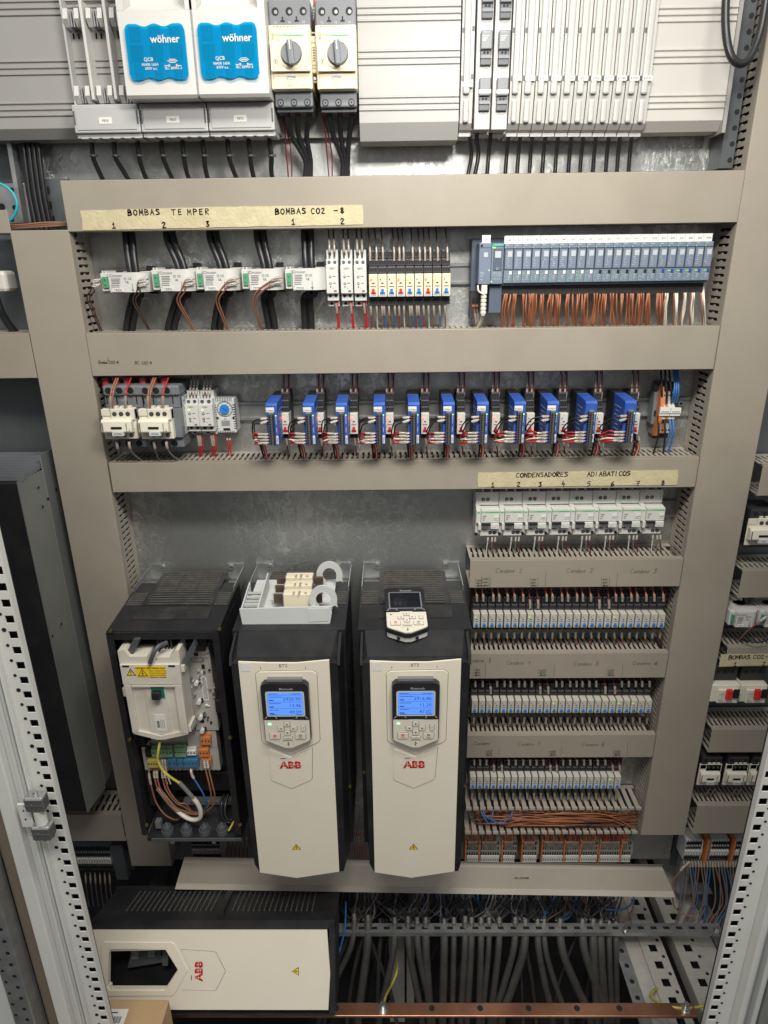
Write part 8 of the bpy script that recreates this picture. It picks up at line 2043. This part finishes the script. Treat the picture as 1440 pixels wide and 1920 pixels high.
wire('brown wire stretched below the right edge current transformers', [W(1437, 1156, .09), W(1420, 1168, .09), W(1400, 1184, .08), W(1386, 1200, .06)], .0016, M_MBROWN, 'wires at the right edge', sleeves=((.0, .3),))
wire('dark wire sagging below the right edge current transformers', [W(1386, 1198, .06), W(1405, 1203, .085), W(1425, 1204, .09), W(1450, 1196, .085)], .0015, M_CABLE, 'wires at the right edge')
wire('black cable through the left current transformer at the right edge', [W(1398, 1118, .05), W(1400, 1140, .05), W(1402, 1155, .047)], .007, M_CABLE, 'wires at the right edge', 'power_cable', 'cable')
def push_breaker(label, pa, pb):
    d = .088; x0, x1, z0, z1 = rect(pa, 1288, pb, 1319, d); w = x1-x0; h = z1-z0
    t = thing('motor_breaker', label, 'motor breaker', ((x0+x1)/2, 0, z0), 'push button motor breakers')
    b = MB(M_CREAM2, M_INKG, M_LGREY); b.box(x0, x1, .045, d-.006, z0, z1, M_CREAM2, bev=.0015); b.box(x0+w*.2, x1-w*.06, d-.0059, d, z0+h*.02, z1-h*.2, M_CREAM2, bev=.001); b.cyl((x0+w*.32, d+.0001, z1-h*.38), 'd', w*.07, .001, 12, M_LGREY)
    for k in range(3): b.box(x0+w*.25, x0+w*(.5-.08*k), d+.0001, d+.0003, z0+h*(.08+.07*k), z0+h*(.10+.07*k), M_INKG)
    b.build('body', t)
    k = MB(M_SOCKET, M_HOLE); k.box(x0+w*.06, x1-w*.02, .012, .066, z1+.0004, z1+h*.95, bev=.002); k.box(x0+w*.06, x1-w*.02, .0662, .0664, z1+h*.1, z1+h*.12)
    for j in range(3): k.cyl((x0+w*(.25+.26*j), .0662, z1+h*.55), 'd', w*.06, .0005, 10, M_HOLE)
    k.build('terminal_block', t)
    k = MB(M_SOCKET); k.box(x0+w*.06, x1, .012, .060, z0-h*.25, z0-.0004); k.build('terminal_block', t)
    r = MB(M_LEVR); r.box(x0+w*.45, x0+w*.66, d+.0002, d+.008, z0+h*.34, z1-h*.10, bev=.001); r.build('stop_button', t)
    r = MB(M_INK); r.box(x0+w*.72, x0+w*.92, d+.0002, d+.005, z0+h*.38, z1-h*.12, bev=.001); r.build('start_button', t)
push_breaker('cream motor breaker with red and black buttons, left one under tape BOMBAS CO2', 1336, 1388); push_breaker('cream motor breaker with red and black buttons, right one under tape BOMBAS CO2', 1390, 1440)
for i, (a, b_) in enumerate(((1284, 1317), (1332, 1366), (1374, 1405))):
    small_terminals(f'grey terminal block at the lower right below the neighbouring ducts, {("left", "middle", "right")[i]} of three', a, b_, 1578, 1614, .05, 'terminal blocks at the lower right')
    o = MB(M_ORT); x0, x1, z0, z1 = rect(b_+4, 1572, b_+8, 1622, .05); o.box(x0, x1, .012, .056, z0, z1); single(o, 'terminal_divider', f'orange divider right of the {("left", "middle", "right")[i]} lower right terminal block', 'divider', 'orange terminal dividers')
for i in range(22):
    px = 1282+i*5.4; c = (M_GREYW, M_GREYW, M_GREYW, M_BLUEW, M_GREYW, M_MBROWN)[i % 6]
    sag = random.uniform(-10, 14)
    wire(f'{("grey", "grey", "grey", "blue", "grey", "brown")[i % 6]} wires hanging from the lower right terminal blocks', [W(px, 1614, .052), W(px+1, 1630, .058), W(px+2+sag*.6, 1660, .062), W(px+sag, 1695, .066), W(px-10+sag*.4+random.uniform(-14, 6), 1730, .075), W(px-24+random.uniform(-8, 8), 1772, .09)], .0018, c, 'wires of the lower right terminal blocks', sleeves=((.0, .14),), seg=4)
wire('brown wire bending far left from the lower right terminal blocks', [W(1292, 1616, .06), W(1276, 1632, .07), W(1262, 1655, .07), W(1262, 1690, .07), W(1275, 1712, .08), W(1305, 1718, .09)], .0019, M_MBROWN, 'wires of the lower right terminal blocks', sleeves=((.0, .2),))
b = MB(M_STEEL, M_HOLE); x0, x1, z0, z1 = rect(1276, 1620, 1296, 1674, .04); b.box(x0, x1, .01, .03, z0, z1, bev=.001); x, z = P(1288, 1642, .031); b.cyl((x, .0301, z), 'd', .004, .0005, 10, M_HOLE); b.box(x0, x1+.06, .01, .04, z0-.004, z0); single(b, 'mounting_bracket', 'galvanised bracket left of the lower right hanging wires', 'bracket')

tag(single(SMALL, 'small_wires', 'many small brown, orange and red wires around the lower relay rows and terminal strips', 'wires'), kind='stuff')
